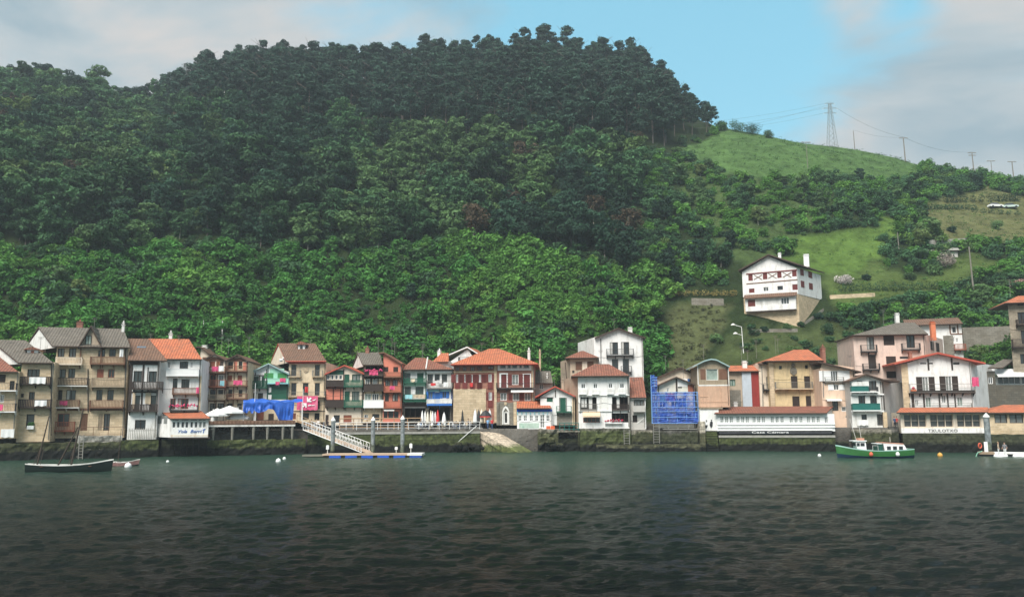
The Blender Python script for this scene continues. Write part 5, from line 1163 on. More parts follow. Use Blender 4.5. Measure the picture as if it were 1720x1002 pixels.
# glazed oriel floor
h.win(652,430,704,478,closed=darkred,v=-1); h.wins([(712,428,760,470),(770,425,815,466),(824,420,872,462)],v=-1,closed=whitedirty); h.win(884,415,942,462,gl=glassm,v=-1,mull=2)
h.wall(634,412,990,505,1,white,v=-1,name='oriel'); u0,u1,z0,z1=h.rect(622,375,995,415,-1.3); MB().hexa([(u0,-1.7,z0),(u1,-1.7,z0),(u1,-.01,z0+.9),(u0,-.01,z0+.9)],[(u0,-1.7,z0+.14),(u1,-1.7,z0+.14),(u1,-.01,z0+1.05),(u0,-.01,z0+1.05)]).build('oriel_roof',roofbrown,h.root)
h.panel(640,504,992,512,woodd,v=-1,pr=.1); u0,u1,z0,z1=h.rect(650,512,1000,600); e=h.ext0; zt=h.ext0[2]-.01; MB().hexa([(e[0]+.1,.05,z0-5),(e[1]-.02,.05,z0-5),(e[1]+3.9,12.1,z0-5),(e[0]+.1,12.1,z0-5)],[(e[0]+.1,.05,zt),(e[1]-.02,.05,zt),(e[1]+3.9,12.1,zt),(e[0]+.1,12.1,zt)]).build('stone_base',stoneb,h.root)
# side
S=MB(); n=0
for (k0,k1) in ((1.6,3.2),(5.6,7.4)):
    for zz in (3.2,5.8):
        a=e[1]+4*k0/12; b=e[1]+4*k1/12; S.hexa([(a-.05,k0,e[2]+zz-1.5),(a+.06,k0,e[2]+zz-1.5),(b+.06,k1,e[2]+zz-1.5),(b-.05,k1,e[2]+zz-1.5)],[(a-.05,k0,e[2]+zz-.1),(a+.06,k0,e[2]+zz-.1),(b+.06,k1,e[2]+zz-.1),(b-.05,k1,e[2]+zz-.1)])
S.build('side_window',darkred,h.root)
h.chim(1043,122,1080,172,8,whitep,pot=False,d=1.2,ext=.9); h.chim(864,112,884,128,5,whitep,pot=False,ext=.3)

for h_ in HS:
    if h_.root.get('group')==TOWN and h_.roofobj: h_.clutter()
# ---------------------------------------------------------------- sea walls and quays
def tidal(name,top,mid=(.058,.062,.028),low=(.009,.010,.008),z1=1.15,z2=2.9,blk=True):
    """masonry with the stains tides leave: bare stone on top, weed in the middle, black below the high-water line"""
    m,nt,b=newmat(name); N=nt.nodes; L=nt.links; b.inputs['Roughness'].default_value=.85; b.inputs['Specular IOR Level'].default_value=.25
    g=N.new('ShaderNodeNewGeometry'); sx=N.new('ShaderNodeSeparateXYZ'); L.new(g.outputs['Position'],sx.inputs[0])
    no=N.new('ShaderNodeTexNoise'); no.inputs['Scale'].default_value=.55; no.inputs['Detail'].default_value=8; no.inputs['Roughness'].default_value=.7; L.new(g.outputs['Position'],no.inputs[0])
    ma=N.new('ShaderNodeMath'); ma.operation='MULTIPLY_ADD'; ma.inputs[1].default_value=2.2; L.new(no.outputs[0],ma.inputs[0]); L.new(sx.outputs[2],ma.inputs[2])
    mr=N.new('ShaderNodeMapRange'); mr.inputs['From Min'].default_value=1.1; mr.inputs['From Max'].default_value=6.1; L.new(ma.outputs[0],mr.inputs[0])
    cr=N.new('ShaderNodeValToRGB'); e=cr.color_ramp.elements; e[0].position=0; e[0].color=(*low,1); e[1].position=1; e[1].color=(*top,1)
    for p,c in ((z1/5+.0,low),(z1/5+.09,mid),(z2/5-.02,mid),(z2/5+.08,top)): q=e.new(min(.99,p)); q.color=(*c,1)
    L.new(mr.outputs[0],cr.inputs[0]); out=cr.outputs[0]
    ad=N.new('ShaderNodeMath'); ad.operation='ADD'; L.new(sx.outputs[0],ad.inputs[0]); L.new(sx.outputs[1],ad.inputs[1]); cb=N.new('ShaderNodeCombineXYZ'); L.new(ad.outputs[0],cb.inputs[0]); L.new(sx.outputs[2],cb.inputs[1])
    br=N.new('ShaderNodeTexBrick'); br.inputs['Scale'].default_value=1; br.inputs['Brick Width'].default_value=1.3; br.inputs['Row Height'].default_value=.5; br.inputs['Mortar Size'].default_value=.03
    br.inputs['Color1'].default_value=(1.15,1.15,1.15,1); br.inputs['Color2'].default_value=(.7,.7,.7,1); br.inputs['Mortar'].default_value=(.35,.35,.35,1); L.new(cb.outputs[0],br.inputs[0])
    n2=N.new('ShaderNodeTexNoise'); n2.inputs['Scale'].default_value=2.2; n2.inputs['Detail'].default_value=6; L.new(g.outputs['Position'],n2.inputs[0])
    mr2=N.new('ShaderNodeMapRange'); mr2.inputs['From Min'].default_value=.3; mr2.inputs['From Max'].default_value=.7; mr2.inputs['To Min'].default_value=.55; mr2.inputs['To Max'].default_value=1.5; L.new(n2.outputs[0],mr2.inputs[0])
    mx=N.new('ShaderNodeMix'); mx.data_type='RGBA'; mx.blend_type='MULTIPLY'; mx.inputs[0].default_value=.85 if blk else .2; L.new(out,mx.inputs[6]); L.new(br.outputs[0],mx.inputs[7])
    sc=N.new('ShaderNodeVectorMath'); sc.operation='SCALE'; L.new(mx.outputs[2],sc.inputs[0]); L.new(mr2.outputs[0],sc.inputs['Scale']); L.new(sc.outputs[0],b.inputs['Base Color'])
    bp=N.new('ShaderNodeBump'); bp.inputs['Strength'].default_value=.9; bp.inputs['Distance'].default_value=.12; L.new(n2.outputs[0],bp.inputs['Height']); L.new(bp.outputs[0],b.inputs['Normal'])
    return m
t_stone=tidal('tidal_masonry',(.26,.235,.19)); t_conc=tidal('tidal_concrete',(.25,.245,.225),z2=3.3); t_green=tidal('weedy_masonry',(.16,.15,.12),(.066,.080,.028),z1=1.0,z2=3.3); t_dark=tidal('dark_masonry',(.10,.095,.085),(.05,.055,.03),z1=1.2,z2=2.9); t_pale=tidal('pale_tidal_stone',(.40,.36,.29),(.09,.09,.05),z1=.5,z2=2.9)  # dark masonry also has the shade of recesses and gaps coloured in
def qpt(px,off=0):
    """where the sight line through column px meets the quay line"""
    d=raydir(px,745); u=d.x/d.y
    for (a,b),(c,e) in zip(QUAY,QUAY[1:]):
        m=(e-b)/(c-a); y=(b-m*a)/(1-m*u); x=u*y
        if a-1e-6<=x<=c+1e-6: return Vector((x,y-off,0))
    return Vector((u*130,130-off,0))
def seawall(p0,p1,ytop,m,label,off=0,d=4.0,name='sea_wall',rough=.08,seed=1,zt=None,cap=None):
    a=qpt(p0,off); b=qpt(p1,off); pxm=(p0+p1)/2; z=zt if zt is not None else 6+( -(ytop-project((*( (a+b)/2)[:2],6.0))[1]))*((a+b)/2).y/F
    n=max(2,int((b-a).length/.55)); rg=random.Random(seed); al=(b-a).normalized(); inn=Vector((-al.y,al.x,0)); mb=MB(); k=7
    V=[]; L_=(b-a).length
    for j in range(k+1):
        for i in range(n+1):
            e=0 if i in(0,n) else 1
            w=(noise.noise(Vector((a.x+i*.7,j*.9,seed)))*rough*2.2)*e
            zz=-1.2+(z+1.2)*j/k + (0 if j<k else noise.noise(Vector((i*.5,seed,3)))*rough*1.5)
            V.append((L_*i/n, w-.14*(k-j)/k, zz))
    base=len(mb.v); mb.v+=V
    for j in range(k):
        for i in range(n):
            q=j*(n+1)+i; mb.f.append((q,q+1,q+n+2,q+n+1)); mb.m.append(0)
    top=[V[k*(n+1)+i] for i in range(n+1)]
    for i in range(n): mb.poly([top[i],top[i+1],(top[i+1][0],d,top[i+1][2]),(top[i][0],d,top[i][2])])
    mb.poly([(0,-.14,-1.2),(0,0,z),(0,d,z),(0,d,-1.2)]).poly([(L_,-.14,-1.2),(L_,d,-1.2),(L_,d,z),(L_,0,z)])
    o=mb.build(name,m); o.location=a; o.rotation_euler=(0,0,math.atan2(al.y,al.x)); tag(o,label,'wall')
    if cap: MB().box(-.02,L_+.02,-.12,.5,z-.28,z+.06).build('coping',cap,o)
    return o,z
seawall(-90,205,743,t_stone,'mossy sea wall under the tall stone houses at the left',off=.3,rough=.14,seed=2)
seawall(128,204,731,tidal('stained_plinth',(.34,.32,.28),(.20,.19,.15),z1=.2,z2=2.2),'stained concrete plinth with a railing in front of the tall gabled house',off=-.15,d=2.5,name='plinth',seed=8)
seawall(206,268,738,t_green,'sea wall below the stone parapet of the timbered white house',off=.4,seed=3)
seawall(269,352,735,t_dark,'sea wall coloured dark for the shade under the boathouse',off=-.6,seed=4)
seawall(353,516,737,t_green,'weedy sea wall under the wooden platform',off=1.1,seed=5,rough=.14)
o,z=seawall(517,806,725,t_green,'long green stained quay wall below the white railing',off=.2,seed=6,cap=concrete)
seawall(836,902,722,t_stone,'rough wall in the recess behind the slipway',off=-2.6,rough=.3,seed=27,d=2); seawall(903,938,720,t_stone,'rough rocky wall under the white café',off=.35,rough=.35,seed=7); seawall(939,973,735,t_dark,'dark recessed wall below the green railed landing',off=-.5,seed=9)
seawall(974,1060,719,t_green,'weed hung sea wall under the broad white house',off=.35,seed=10,rough=.2); seawall(1061,1096,722,t_stone,'sea wall under the narrow lean-to house',off=.3,seed=11)
seawall(1097,1174,722,t_dark,'dark sea wall below the blue scaffold',off=-.4,seed=12)
seawall(1000,1174,745,t_pale,'low pale stone ledge just above the water by the ladders',off=1.6,d=2,name='stone_ledge',seed=13,rough=.06)
seawall(1175,1184,707,t_pale,'narrow concrete pier beside the weedy steps',off=.6,d=3,name='pier',seed=14); 
seawall(1207,1402,730.5,t_green,'tall weedy base wall under the long white restaurant',off=.35,d=3,seed=15,cap=concrete)
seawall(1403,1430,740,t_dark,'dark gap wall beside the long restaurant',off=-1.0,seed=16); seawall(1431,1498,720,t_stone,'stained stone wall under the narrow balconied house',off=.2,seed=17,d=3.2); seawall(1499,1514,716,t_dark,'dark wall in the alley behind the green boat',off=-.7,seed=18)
seawall(1515,1656,727,t_dark,'broad dark green wall under the glazed restaurant',off=.45,seed=19,d=3); seawall(1657,1790,728,t_dark,'sea wall coloured dark for the shade under the stone annex',off=-.2,seed=20,d=3)
# weedy steps
def steps():
    a=qpt(1186); b=qpt(1205); L_=(b-a).length; m=MB(); n=9
    for i in range(n): m.box(0,L_,-1.9+i*.22,2,-1 if i==0 else -.2+i*.38,.12+i*.38+.0)
    o=m.build('stone_steps',t_green); o.location=a; o.rotation_euler=(0,0,-.1); tag(o,'weedy stone steps climbing from the water beside the long restaurant','steps')
steps()
# slipway
def slipway():
    P=[ray_z(806,724.5,3.72),ray_z(832,724.5,3.72),ray_z(895,758.5,.02),ray_z(872,760.5,.02)]
    P[0]=ray_y(806,725,141.9); P[1]=ray_y(836,724.5,143.2)
    t=[Vector(p) for p in P]; bt=[Vector((p.x,p.y,-1.5)) for p in t]
    m=MB().hexa([bt[3],bt[2],bt[1],bt[0]],[t[3],t[2],t[1],t[0]]); mt=tidal('slipway_surface',(.46,.38,.29),(.12,.14,.05),(.05,.06,.03),z1=.0,z2=1.1,blk=False)
    # parapet edge along the left side
    d=(t[3]-t[0]); e=Vector((.45,0,0)); m.hexa([t[3]-Vector((.3,0,1.4)),t[3]+Vector((.05,0,-1.4)),t[0]+Vector((.05,0,-.8)),t[0]-Vector((.3,0,.8))],[t[3]+Vector((-.3,0,.12)),t[3]+Vector((.05,0,.12)),t[0]+Vector((.05,0,.12)),t[0]+Vector((-.3,0,.12))])
    c=sum(t,Vector())/4; c.z=0; m.v=[tuple(Vector(v)-c) for v in m.v]; o=m.build('slipway',mt); o.location=c; tag(o,'pale concrete slipway running down to the water with green weed at its foot','slipway')
slipway()
def rocks(px,py,w,h,label,seed):
    rg=random.Random(seed); c=qpt(px,1.3); m=MB(); s=w/F*c.y/2; hh=h/F*c.y
    for i in range(16):
        x=rg.uniform(-s,s); z=rg.uniform(-.3,hh)*(1-abs(x)/s*.55); r=rg.uniform(.35,.8); y=rg.uniform(-.5,.6)
        pr=[(.02,-r),(r*.8,-r*.6),(r,0),(r*.75,r*.55),(.02,r*.8)]; n0=len(m.v); m.lathe(pr,(x,y,z),7)
        for q in range(n0,len(m.v)): v=m.v[q]; k=1+noise.noise(Vector(v)*1.7)*.45; m.v[q]=(x+(v[0]-x)*k,y+(v[1]-y)*k,z+(v[2]-z)*k)
    o=m.build('rock_outcrop',t_stone); o.location=c; tag(o,label,'rocks')
rocks(785,744,52,17,'weed covered rocks heaped on the left side of the slipway',1); rocks(925,745,40,20,'pale rocks at the foot of the wall under the café',2)
# ---------------------------------------------------------------- terrace, railings
def railing(p0,p1,z0,z1,off,m,label,sp=1.75,name='railing',rails=3,r=.035,cat='railing',group=None,d0=None):
    a=qpt(p0,off); b=qpt(p1,off); a.z=b.z=z0; L_=(b-a).length; n=max(1,round(L_/sp)); al=(b-a).normalized(); mb=MB(); h=z1-z0
    for i in range(n+1): mb.tube((L_*i/n,0,0),(L_*i/n,0,h),r*1.2,k=5)
    for k in range(rails): mb.tube((0,0,h-(h*.8)*k/max(1,rails-1) if rails>1 else h),(L_,0,h-(h*.8)*k/max(1,rails-1) if rails>1 else h),r*(1.2 if k==0 else .8),k=5)
    o=mb.build(name,m); o.location=a; o.rotation_euler=(0,0,math.atan2(al.y,al.x)); return tag(o,label,cat,group)
railing(563,806,3.75,4.95,0,whitep,'long white railing along the terrace edge above the green quay wall')
railing(563,703,3.75,5.6,-3.2,mat('light_wood',(.42,.27,.16),.8,.2,3,wood=True),'wooden rail fence behind the white railing at the café terrace',sp=2.4,name='wooden_fence',r=.07,cat='fence',rails=3)
railing(128,204,3.2,4.6,-.3,wood,'thin brown railing on the concrete plinth of the tall gabled house',sp=2.2,rails=2,r=.03)
railing(940,972,3.4,4.7,.6,teal,'green panelled railing of the landing below the small white gabled house',sp=.9,rails=3,r=.05)
LAND=MB(); a=qpt(938,.7); b=qpt(974,.7); LAND.box(0,(b-a).length,0,3,-.22,0).box((b-a).length-.35,(b-a).length-.1,.1,.4,-2.6,-.22); o=LAND.build('landing_stage',t_stone); o.location=(a.x,a.y,3.4); o.rotation_euler=(0,0,-.02); tag(o,'small concrete landing on posts below the green door','landing')
# handrail going down the quay wall
a=qpt(762,.9); b=qpt(801,.7); a.z=1.0; b.z=4.3; o=MB().tube((0,0,0),b-a,.06).tube((0,0,-.9),(0,0,0),.05).build('handrail',whitep); o.location=a; tag(o,'white diagonal handrail descending across the green quay wall','handrail')
# ---------------------------------------------------------------- wooden platform
def platform():
    a=qpt(350,.75); b=qpt(497,.75); al=(b-a).normalized(); L_=(b-a).length; Z=5.35; e=empty('wooden_platform',(a.x,a.y,Z),math.atan2(al.y,al.x),'long brown timber platform on grey posts over the weedy sea wall','platform')
    MB().box(0,L_,0,9,-.12,0).box(0,L_,-.06,0,-.45,-.003).box(0,L_,-.02,.2,-.62,-.46).build('deck',mat('deck_timber',(.24,.14,.095),.8,.25,3,(.12,.08,.06),.5),e)
    MB().box(.0,L_,.0,.25,-.9,-.63).build('beam',whitedirty,e)
    for k in range(26): pass
    m=MB()
    for k in range(24): x=L_*(k+.5)/24; m.box(x-.08,x+.08,-.12,-.07,-.44,-.02)
    m.build('joist_end',wood,e)
    for x in (.9,L_*.28,L_*.52,L_*.68,L_*.86,L_-.4):
        for y in (.3,4.5): MB().tube((x,y,-.9),(x,y,-3.1),.26,.15,8).build('post',mat('weathered_pile',(.22,.21,.18),.9,.2,1.5),e)
    m=MB()
    for i in range(9): x=L_*i/9; m.diag=None; m.tube((x,4.4,-.9),(x+L_/9,4.4,-2.8),.09,k=4).tube((x+L_/9,4.4,-.9),(x,4.4,-2.8),.09,k=4)
    m.build('cross_bracing',concrete,e)
    m=MB()
    for i in range(9): m.tube((L_*i/8,.1,.0),(L_*i/8,.1,1.0),.035,k=4)
    return e,L_,al
PL,PLL,PAL=platform()
def onplat(px,dy=2.5,z=5.35):
    a=qpt(px,.75-dy); a.z=z; return a
# steps/planked ramp at the right of the platform
o=MB().hexa([(0,0,0),(4,0,-1.5),(4,2,-1.5),(0,2,0)],[(0,0,.25),(4,0,-1.25),(4,2,-1.25),(0,2,.25)]).tube((0,0,1.1),(4,0,-.4),.05).tube((0,0,0),(0,0,1.1),.05).tube((2,0,-.7),(2,0,.35),.05).tube((4,0,-1.5),(4,0,-.4),.05).build('planked_ramp',MATS['light_wood']); p=onplat(498,.6,5.1); o.location=p; o.rotation_euler=(0,0,.2); tag(o,'light wooden ramp from the platform down to the gangway','ramp')
def parasol_open(p,w,h,label,s=1):
    e=empty('parasol',p,0,label,'parasol','white parasols over the platform'); MB().tube((0,0,0),(0,0,h-.1),.05).build('pole',woodd,e)
    m=MB(); k=8; q=[(w*math.cos(2*math.pi*(i+.5)/k),w*.8*math.sin(2*math.pi*(i+.5)/k)) for i in range(k)]
    for i in range(k):
        x,y=q[i]; X,Y=q[(i+1)%k]; m.poly([(x,y,h-.75),(X,Y,h-.75),(0,0,h+.25)]).poly([(x,y,h-1.0),(X,Y,h-1.0),(X,Y,h-.75),(x,y,h-.75)]).poly([(0,0,h+.15),(X,Y,h-.82),(x,y,h-.82)])
    m.build('canopy',whitec,e)
parasol_open(onplat(361,1.2,4.3),2.0,2.8,'white open parasol at the left end, beside the boathouse')
parasol_open(onplat(380,1.6,4.5),2.6,3.0,'largest white open parasol, in the middle of the row by the boathouse'); parasol_open(onplat(393,2.2,4.4),1.9,2.2,'lowest white open parasol, nearest the blue tarpaulin')
def parasol_closed(p,h,m,label,r=.28,group=None):
    e=empty('closed_parasol',p,0,label,'parasol',group); MB().tube((0,0,0),(0,0,h),.03,k=5).lathe([(.3,0),(.3,.12),(.05,.2)],(0,0,0),8).build('pole',greyiron,e)
    MB().lathe([(r*.8,h*.28),(r,h*.4),(r*.75,h*.65),(r*.45,h*.88),(.05,h*.97),(.02,h*1.02)],(0,0,0),9).build('canopy',m,e,smooth=True)
def T(px,off,z=3.75):
    a=qpt(px,off); a.z=z; return a
parasol_closed(T(357.5,.5,4.0),3.2,whitedirty,'closed white parasol standing beside the boathouse',.36)
WP='closed white parasols in a row on the quay terrace'
for i,px in enumerate((705,709.5,714.5,719.5,723,727)): parasol_closed(T(px,-3.5-.4*(i%2)),3.1-(i%3)*.12,whitec if i<2 or i>3 else mat('ivory_cloth',(.76,.70,.58),.85,.06),['first','second','third','fourth','fifth','sixth'][i]+' from left of the closed white parasols in the row beside the red one',.30,WP)
parasol_closed(T(732.3,-3),3.2,redc,'closed red parasol beside the row of white ones on the terrace',.33); parasol_closed(T(743.5,-2.5),2.8,whitec,'single closed white parasol to the right of the red one',.42)
for i,(px,mm,lab) in enumerate(((797,whitec,'closed white parasol, left of the group beside the stone wall of the palace'),(803,iron,'closed black parasol between the white ones beside the palace wall'),(808,mat('ivory_cloth',(.76,.70,.58),.85,.06),'closed ivory parasol in the middle of the group beside the palace wall'),(822,whitec,'closed white parasol, right of the group beside the palace wall'))): parasol_closed(T(px,-2.6),3.3,mm,lab,.42)
parasol_closed(T(775,-2.8),3.2,iron,'slim closed black parasol with white band against the pale stone wall',.26)
def parasol_half(p,label):
    e=empty('red_parasol',p,0,label,'parasol'); MB().tube((0,0,0),(0,0,3),.04,k=5).build('pole',woodd,e); MB().lathe([(1.0,2.1),(.95,2.3),(.5,2.9),(.03,3.15)],(0,0,0),8).build('canopy',iron,e); MB().lathe([(1.02,1.95),(1.01,2.12)],(0,0,0),8).build('valance',redc,e)
parasol_half(T(815,-2.2),'dark parasol with red edge half open by the slipway')
# blue tarpaulin shelter
def tarp():
    a=onplat(405,1.0); b=onplat(506,1.0); L_=(b-a).length; Z=5.35; e=empty('tarpaulin_shelter',(a.x,a.y,Z),math.atan2(b.y-a.y,b.x-a.x),'blue tarpaulin roof with torn side drapes on the wooden platform','shelter')
    m=MB(); n=26; k=6
    def P(i,j):
        x=L_*i/n; y=-.6+4.5*j/k; z=2.9+.5*math.sin(math.pi*min(1,j/k*1.05))*(.6+.4*math.sin(i*.28))+.08*math.sin(i*1.3+j); z+=.25*(1-abs(i/n-.72)) - .15*(j==0)
        return (x,y,z)
    for i in range(n):
        for j in range(k): m.poly([P(i,j),P(i+1,j),P(i+1,j+1),P(i,j+1)])
    m.build('tarpaulin',bluec,e)
    m=MB(); nn=60
    prof=[(0,1.35),(.07,1.2),(.10,1.7),(.165,.9),(.17,2.0),(.2,1.5),(.26,1.2),(.29,1.3),(.37,1.5),(.42,1.9),(.5,1.75),(.52,1.55),(.56,.85),(.60,.1),(.84,.05),(.845,2.6),(1,2.7)]
    for i in range(nn):
        for j in range(8):
            def Q(i_,j_):
                t=i_/nn; zb=lerp_table(prof,t); zt=P(t*n,0)[2]; f=j_/8; z=zt+(zb-zt)*f
                return (L_*t,-.62+.55*f*noise.noise(Vector((i_*.21,f*1.3,2)))+.35*noise.noise(Vector((i_*.5,f*2.1,7)))*f,z)
            if lerp_table(prof,(i+.5)/nn)<2.5: m.poly([Q(i,j),Q(i+1,j),Q(i+1,j+1),Q(i,j+1)])
    m.build('drape',bluec,e)
    for x in (.1,L_*.21,L_*.6,L_-.15):
        for y in (-.5,3.6): MB().tube((x,y,0),(x,y,2.95),.05,k=5).build('pole',whitep,e)
tarp()
fpole=MB().tube((0,0,0),(0,0,6.0),.06,.04,6); o=fpole.build('flagpole',whitep); o.location=onplat(426.5,.4); tag(o,'white pole rising through the left of the blue tarpaulin','pole'); o=o.copy(); col.objects.link(o); o.location=onplat(507.5,.4,4.4); tag(o,'white pole at the right end of the blue tarpaulin','pole')
# boathouse restaurant
h=H(B,'boathouse','white glazed boathouse with orange roof and blue lettering, jutting over the water on brackets','restaurant',440,127.5,8,zb=2.9)
for x0,x1 in ((332,351),(359,378),(387,406),(413,431),(443,461),(470,488),(497,516),(521,541)): h.win(x0,659,x1,697,mull=0,fw=.05,gl=glass if x0<490 else glassl,rec=.12)
h.win(334,646,372,652,mull=0,fw=.02); h.win(386,646,432,652,mull=0,fw=.02); h.win(444,646,486,652,mull=0,fw=.02); h.win(494,646,540,652,mull=1,fw=.02)
h.wall(320,640,556,756,8,white,back=(-6.2,-2.5),rec=.12)
h.sroof((318,638),(570,638),(512,593),(257,592),10,rooforange,gmat=white,th=.12,over=.5)
e=h.ext; m=MB()
for i in range(4):
    k0=.12+i*.2; a=Vector((e[0]-6.2*k0,8*k0,0)); b=Vector((e[0]-6.2*(k0+.12),8*(k0+.12),0)); n=Vector((-8,-6.2,0)).normalized()*.03
    m.hexa([a+Vector((0,0,2.1)),b+Vector((0,0,2.1)),b+n+Vector((0,0,2.1)),a+n+Vector((0,0,2.1))],[a+Vector((0,0,3.3)),b+Vector((0,0,3.3)),b+n+Vector((0,0,3.3)),a+n+Vector((0,0,3.3))])
m.build('side_window',glassl,h.root)
u0,u1,z0,z1=h.rect(368,706,538,730); cx=(u0+u1)/2
text_obj('Yola  Berri',(z1-z0)*.82,'lettering',mat('blue_lettering',(.06,.14,.42),.6,.1),(u0+(u1-u0)*.44,-.045,z0+.06),0,h.root,shear=.35,width=(u1-u0)*.86)
a=u1-.25; MB().prism([(a-.1,-.05,z0),(a+.02,-.05,z0),(a+.06,-.05,z0+.4),(a+.28,-.05,z0+.6),(a+.05,-.05,z1+.05),(a-.22,-.05,z1-.1),(a-.05,-.05,z0+.45)],(0,.03,0)).build('emblem',MATS['blue_lettering'],h.root)
e=h.ext; m=MB(); m.box(e[0]-.2,e[1]+.3,-.1,.25,e[2]-.22,e[2]-.01)
for x in [e[0]+.6+i*(e[1]-e[0]-1)/5 for i in range(6)]: m.tube((x,.1,e[2]-.2),(x-.6,3.2,e[2]-2.6),.09,k=4).box(x-.08,x+.08,.26,5,e[2]-.22,e[2]-.02)
m.build('bracket',woodd,h.root)
h.panel(322,740,554,752,mat('rusty_white',(.72,.66,.56),.8,.12,1.5,(.50,.26,.12),.6),pr=.02,name='rust_band')
# ---------------------------------------------------------------- pontoon, gangway, piles
timber_pale=mat('sun_bleached_timber',(.50,.36,.26),.8,.15,3,wood=False)
def pontoon():
    a=ray_z(541,768.5,0); b=ray_z(707,768,0); L_=(b-a).length; e=empty('pontoon',(a.x,a.y,0),math.atan2(b.y-a.y,b.x-a.x),'long floating pontoon with timber deck and blue floats beside the gangway','pontoon')
    MB().box(0,L_,0,3.0,.34,.56).build('deck',timber_pale,e); MB().box(L_-2.0,L_+.15,-.05,3.05,.3,.6).build('deck_end',whitedirty,e)
    for i in range(6):
        x=L_*(.07+i*.163); MB().box(x,x+1.7,.03,1.2,-.4,.32).build('float',blueb,e)
    MB().box(.1,L_-.1,.25,2.9,-.3,.33).build('frame',woodd,e)
    MB().box(-3.6,-.1,2.2,3.6,.1,.35).box(-2.9,0,1.6,2.3,.12,.3).build('side_float',mat('wet_grey_timber',(.16,.15,.12),.8,.2),e)
    return e,L_
PO,POL=pontoon()
def pedestal(px,ybase,h,label):
    p=ray_z(px,ybase,.58); e=empty('service_pedestal',p,0,label,'pedestal','white service pedestals on the pontoon'); MB().tube((0,0,0),(0,0,h*.55),.06,k=6).build('post',whitedirty,e); MB().box(-.2,.2,-.13,.13,h*.5,h*.93).prism([(-.2,-.13,h*.931),(.2,-.13,h*.931),(.1,-.13,h),(-.1,-.13,h)],(0,.26,0)).build('cabinet',whitep,e)
pedestal(550,761.5,1.25,'white service pedestal at the left end of the pontoon'); pedestal(665.5,759.5,.85,'short white service pedestal near the middle of the pontoon'); pedestal(690,759.5,1.35,'tall white service pedestal towards the right end of the pontoon')
def pile(px,ytop,Y,r,label):
    p=ray_y(px,ytop,Y); e=empty('mooring_pile',(p.x,Y,0),0,label,'pile','mooring piles with white caps'); MB().tube((0,0,-2),(0,0,p.z-.6),r,k=14).build('shaft',tidal('pile_surface',(.20,.225,.23),(.12,.135,.10),z1=.4,z2=1.6,blk=False) if 'pile_surface' not in bpy.data.materials else bpy.data.materials['pile_surface'],e,smooth=False); MB().lathe([(r*1.15,p.z-.62),(r*1.12,p.z-.5),(.04,p.z)],(0,0,0),14).build('cap',whitep,e)
pile(560,699.5,126.6,.31,'grey steel mooring pile with white cone at the foot of the gangway'); pile(627,699,127.5,.31,'grey steel mooring pile with white cone, middle one of three at the pontoon'); pile(676.5,697,127.5,.31,'grey steel mooring pile with white cone, rightmost of three at the pontoon'); pile(1656,693,123,.40,'thick dark mooring pile with white cap in front of the stone annex')
def gangway():
    a=T(516,.3,3.85); b=ray_z(614,759,.6); d=b-a; L_=d.length; e=empty('gangway',a,math.atan2(d.y,d.x),'white latticed gangway sloping from the quay down to the pontoon','gangway'); s=-(a.z-b.z); X=math.hypot(d.x,d.y)
    zz=lambda x,h=0:s*x/X+h
    for y in (-.8,.8):
        m=MB(); n=20; m.tube((0,y,zz(0,1.35)),(X,y,zz(X,1.35)),.05,k=5).tube((0,y,zz(0,.0)),(X,y,zz(X,0)),.07,k=5).tube((0,y,zz(0,.7)),(X,y,zz(X,.7)),.025,k=4)
        for i in range(n+1):
            x=X*i/n; m.tube((x,y,zz(x)),(x,y,zz(x,1.35)),.032,k=4)
            if i<n: m.tube((x,y,zz(x,1.3 if i%2 else 0)),(X*(i+1)/n,y,zz(X*(i+1)/n,0 if i%2 else 1.3)),.022,k=4)
        m.build('side_truss',whitep,e)
    MB().hexa([(0,-.75,zz(0,-.06)),(X+1.2,-.75,zz(X,-.1)),(X+1.2,.75,zz(X,-.1)),(0,.75,zz(0,-.06))],[(0,-.75,zz(0,.05)),(X+1.2,-.75,zz(X,.0)),(X+1.2,.75,zz(X,.0)),(0,.75,zz(0,.05))]).build('walkway',timber_pale,e)
gangway()
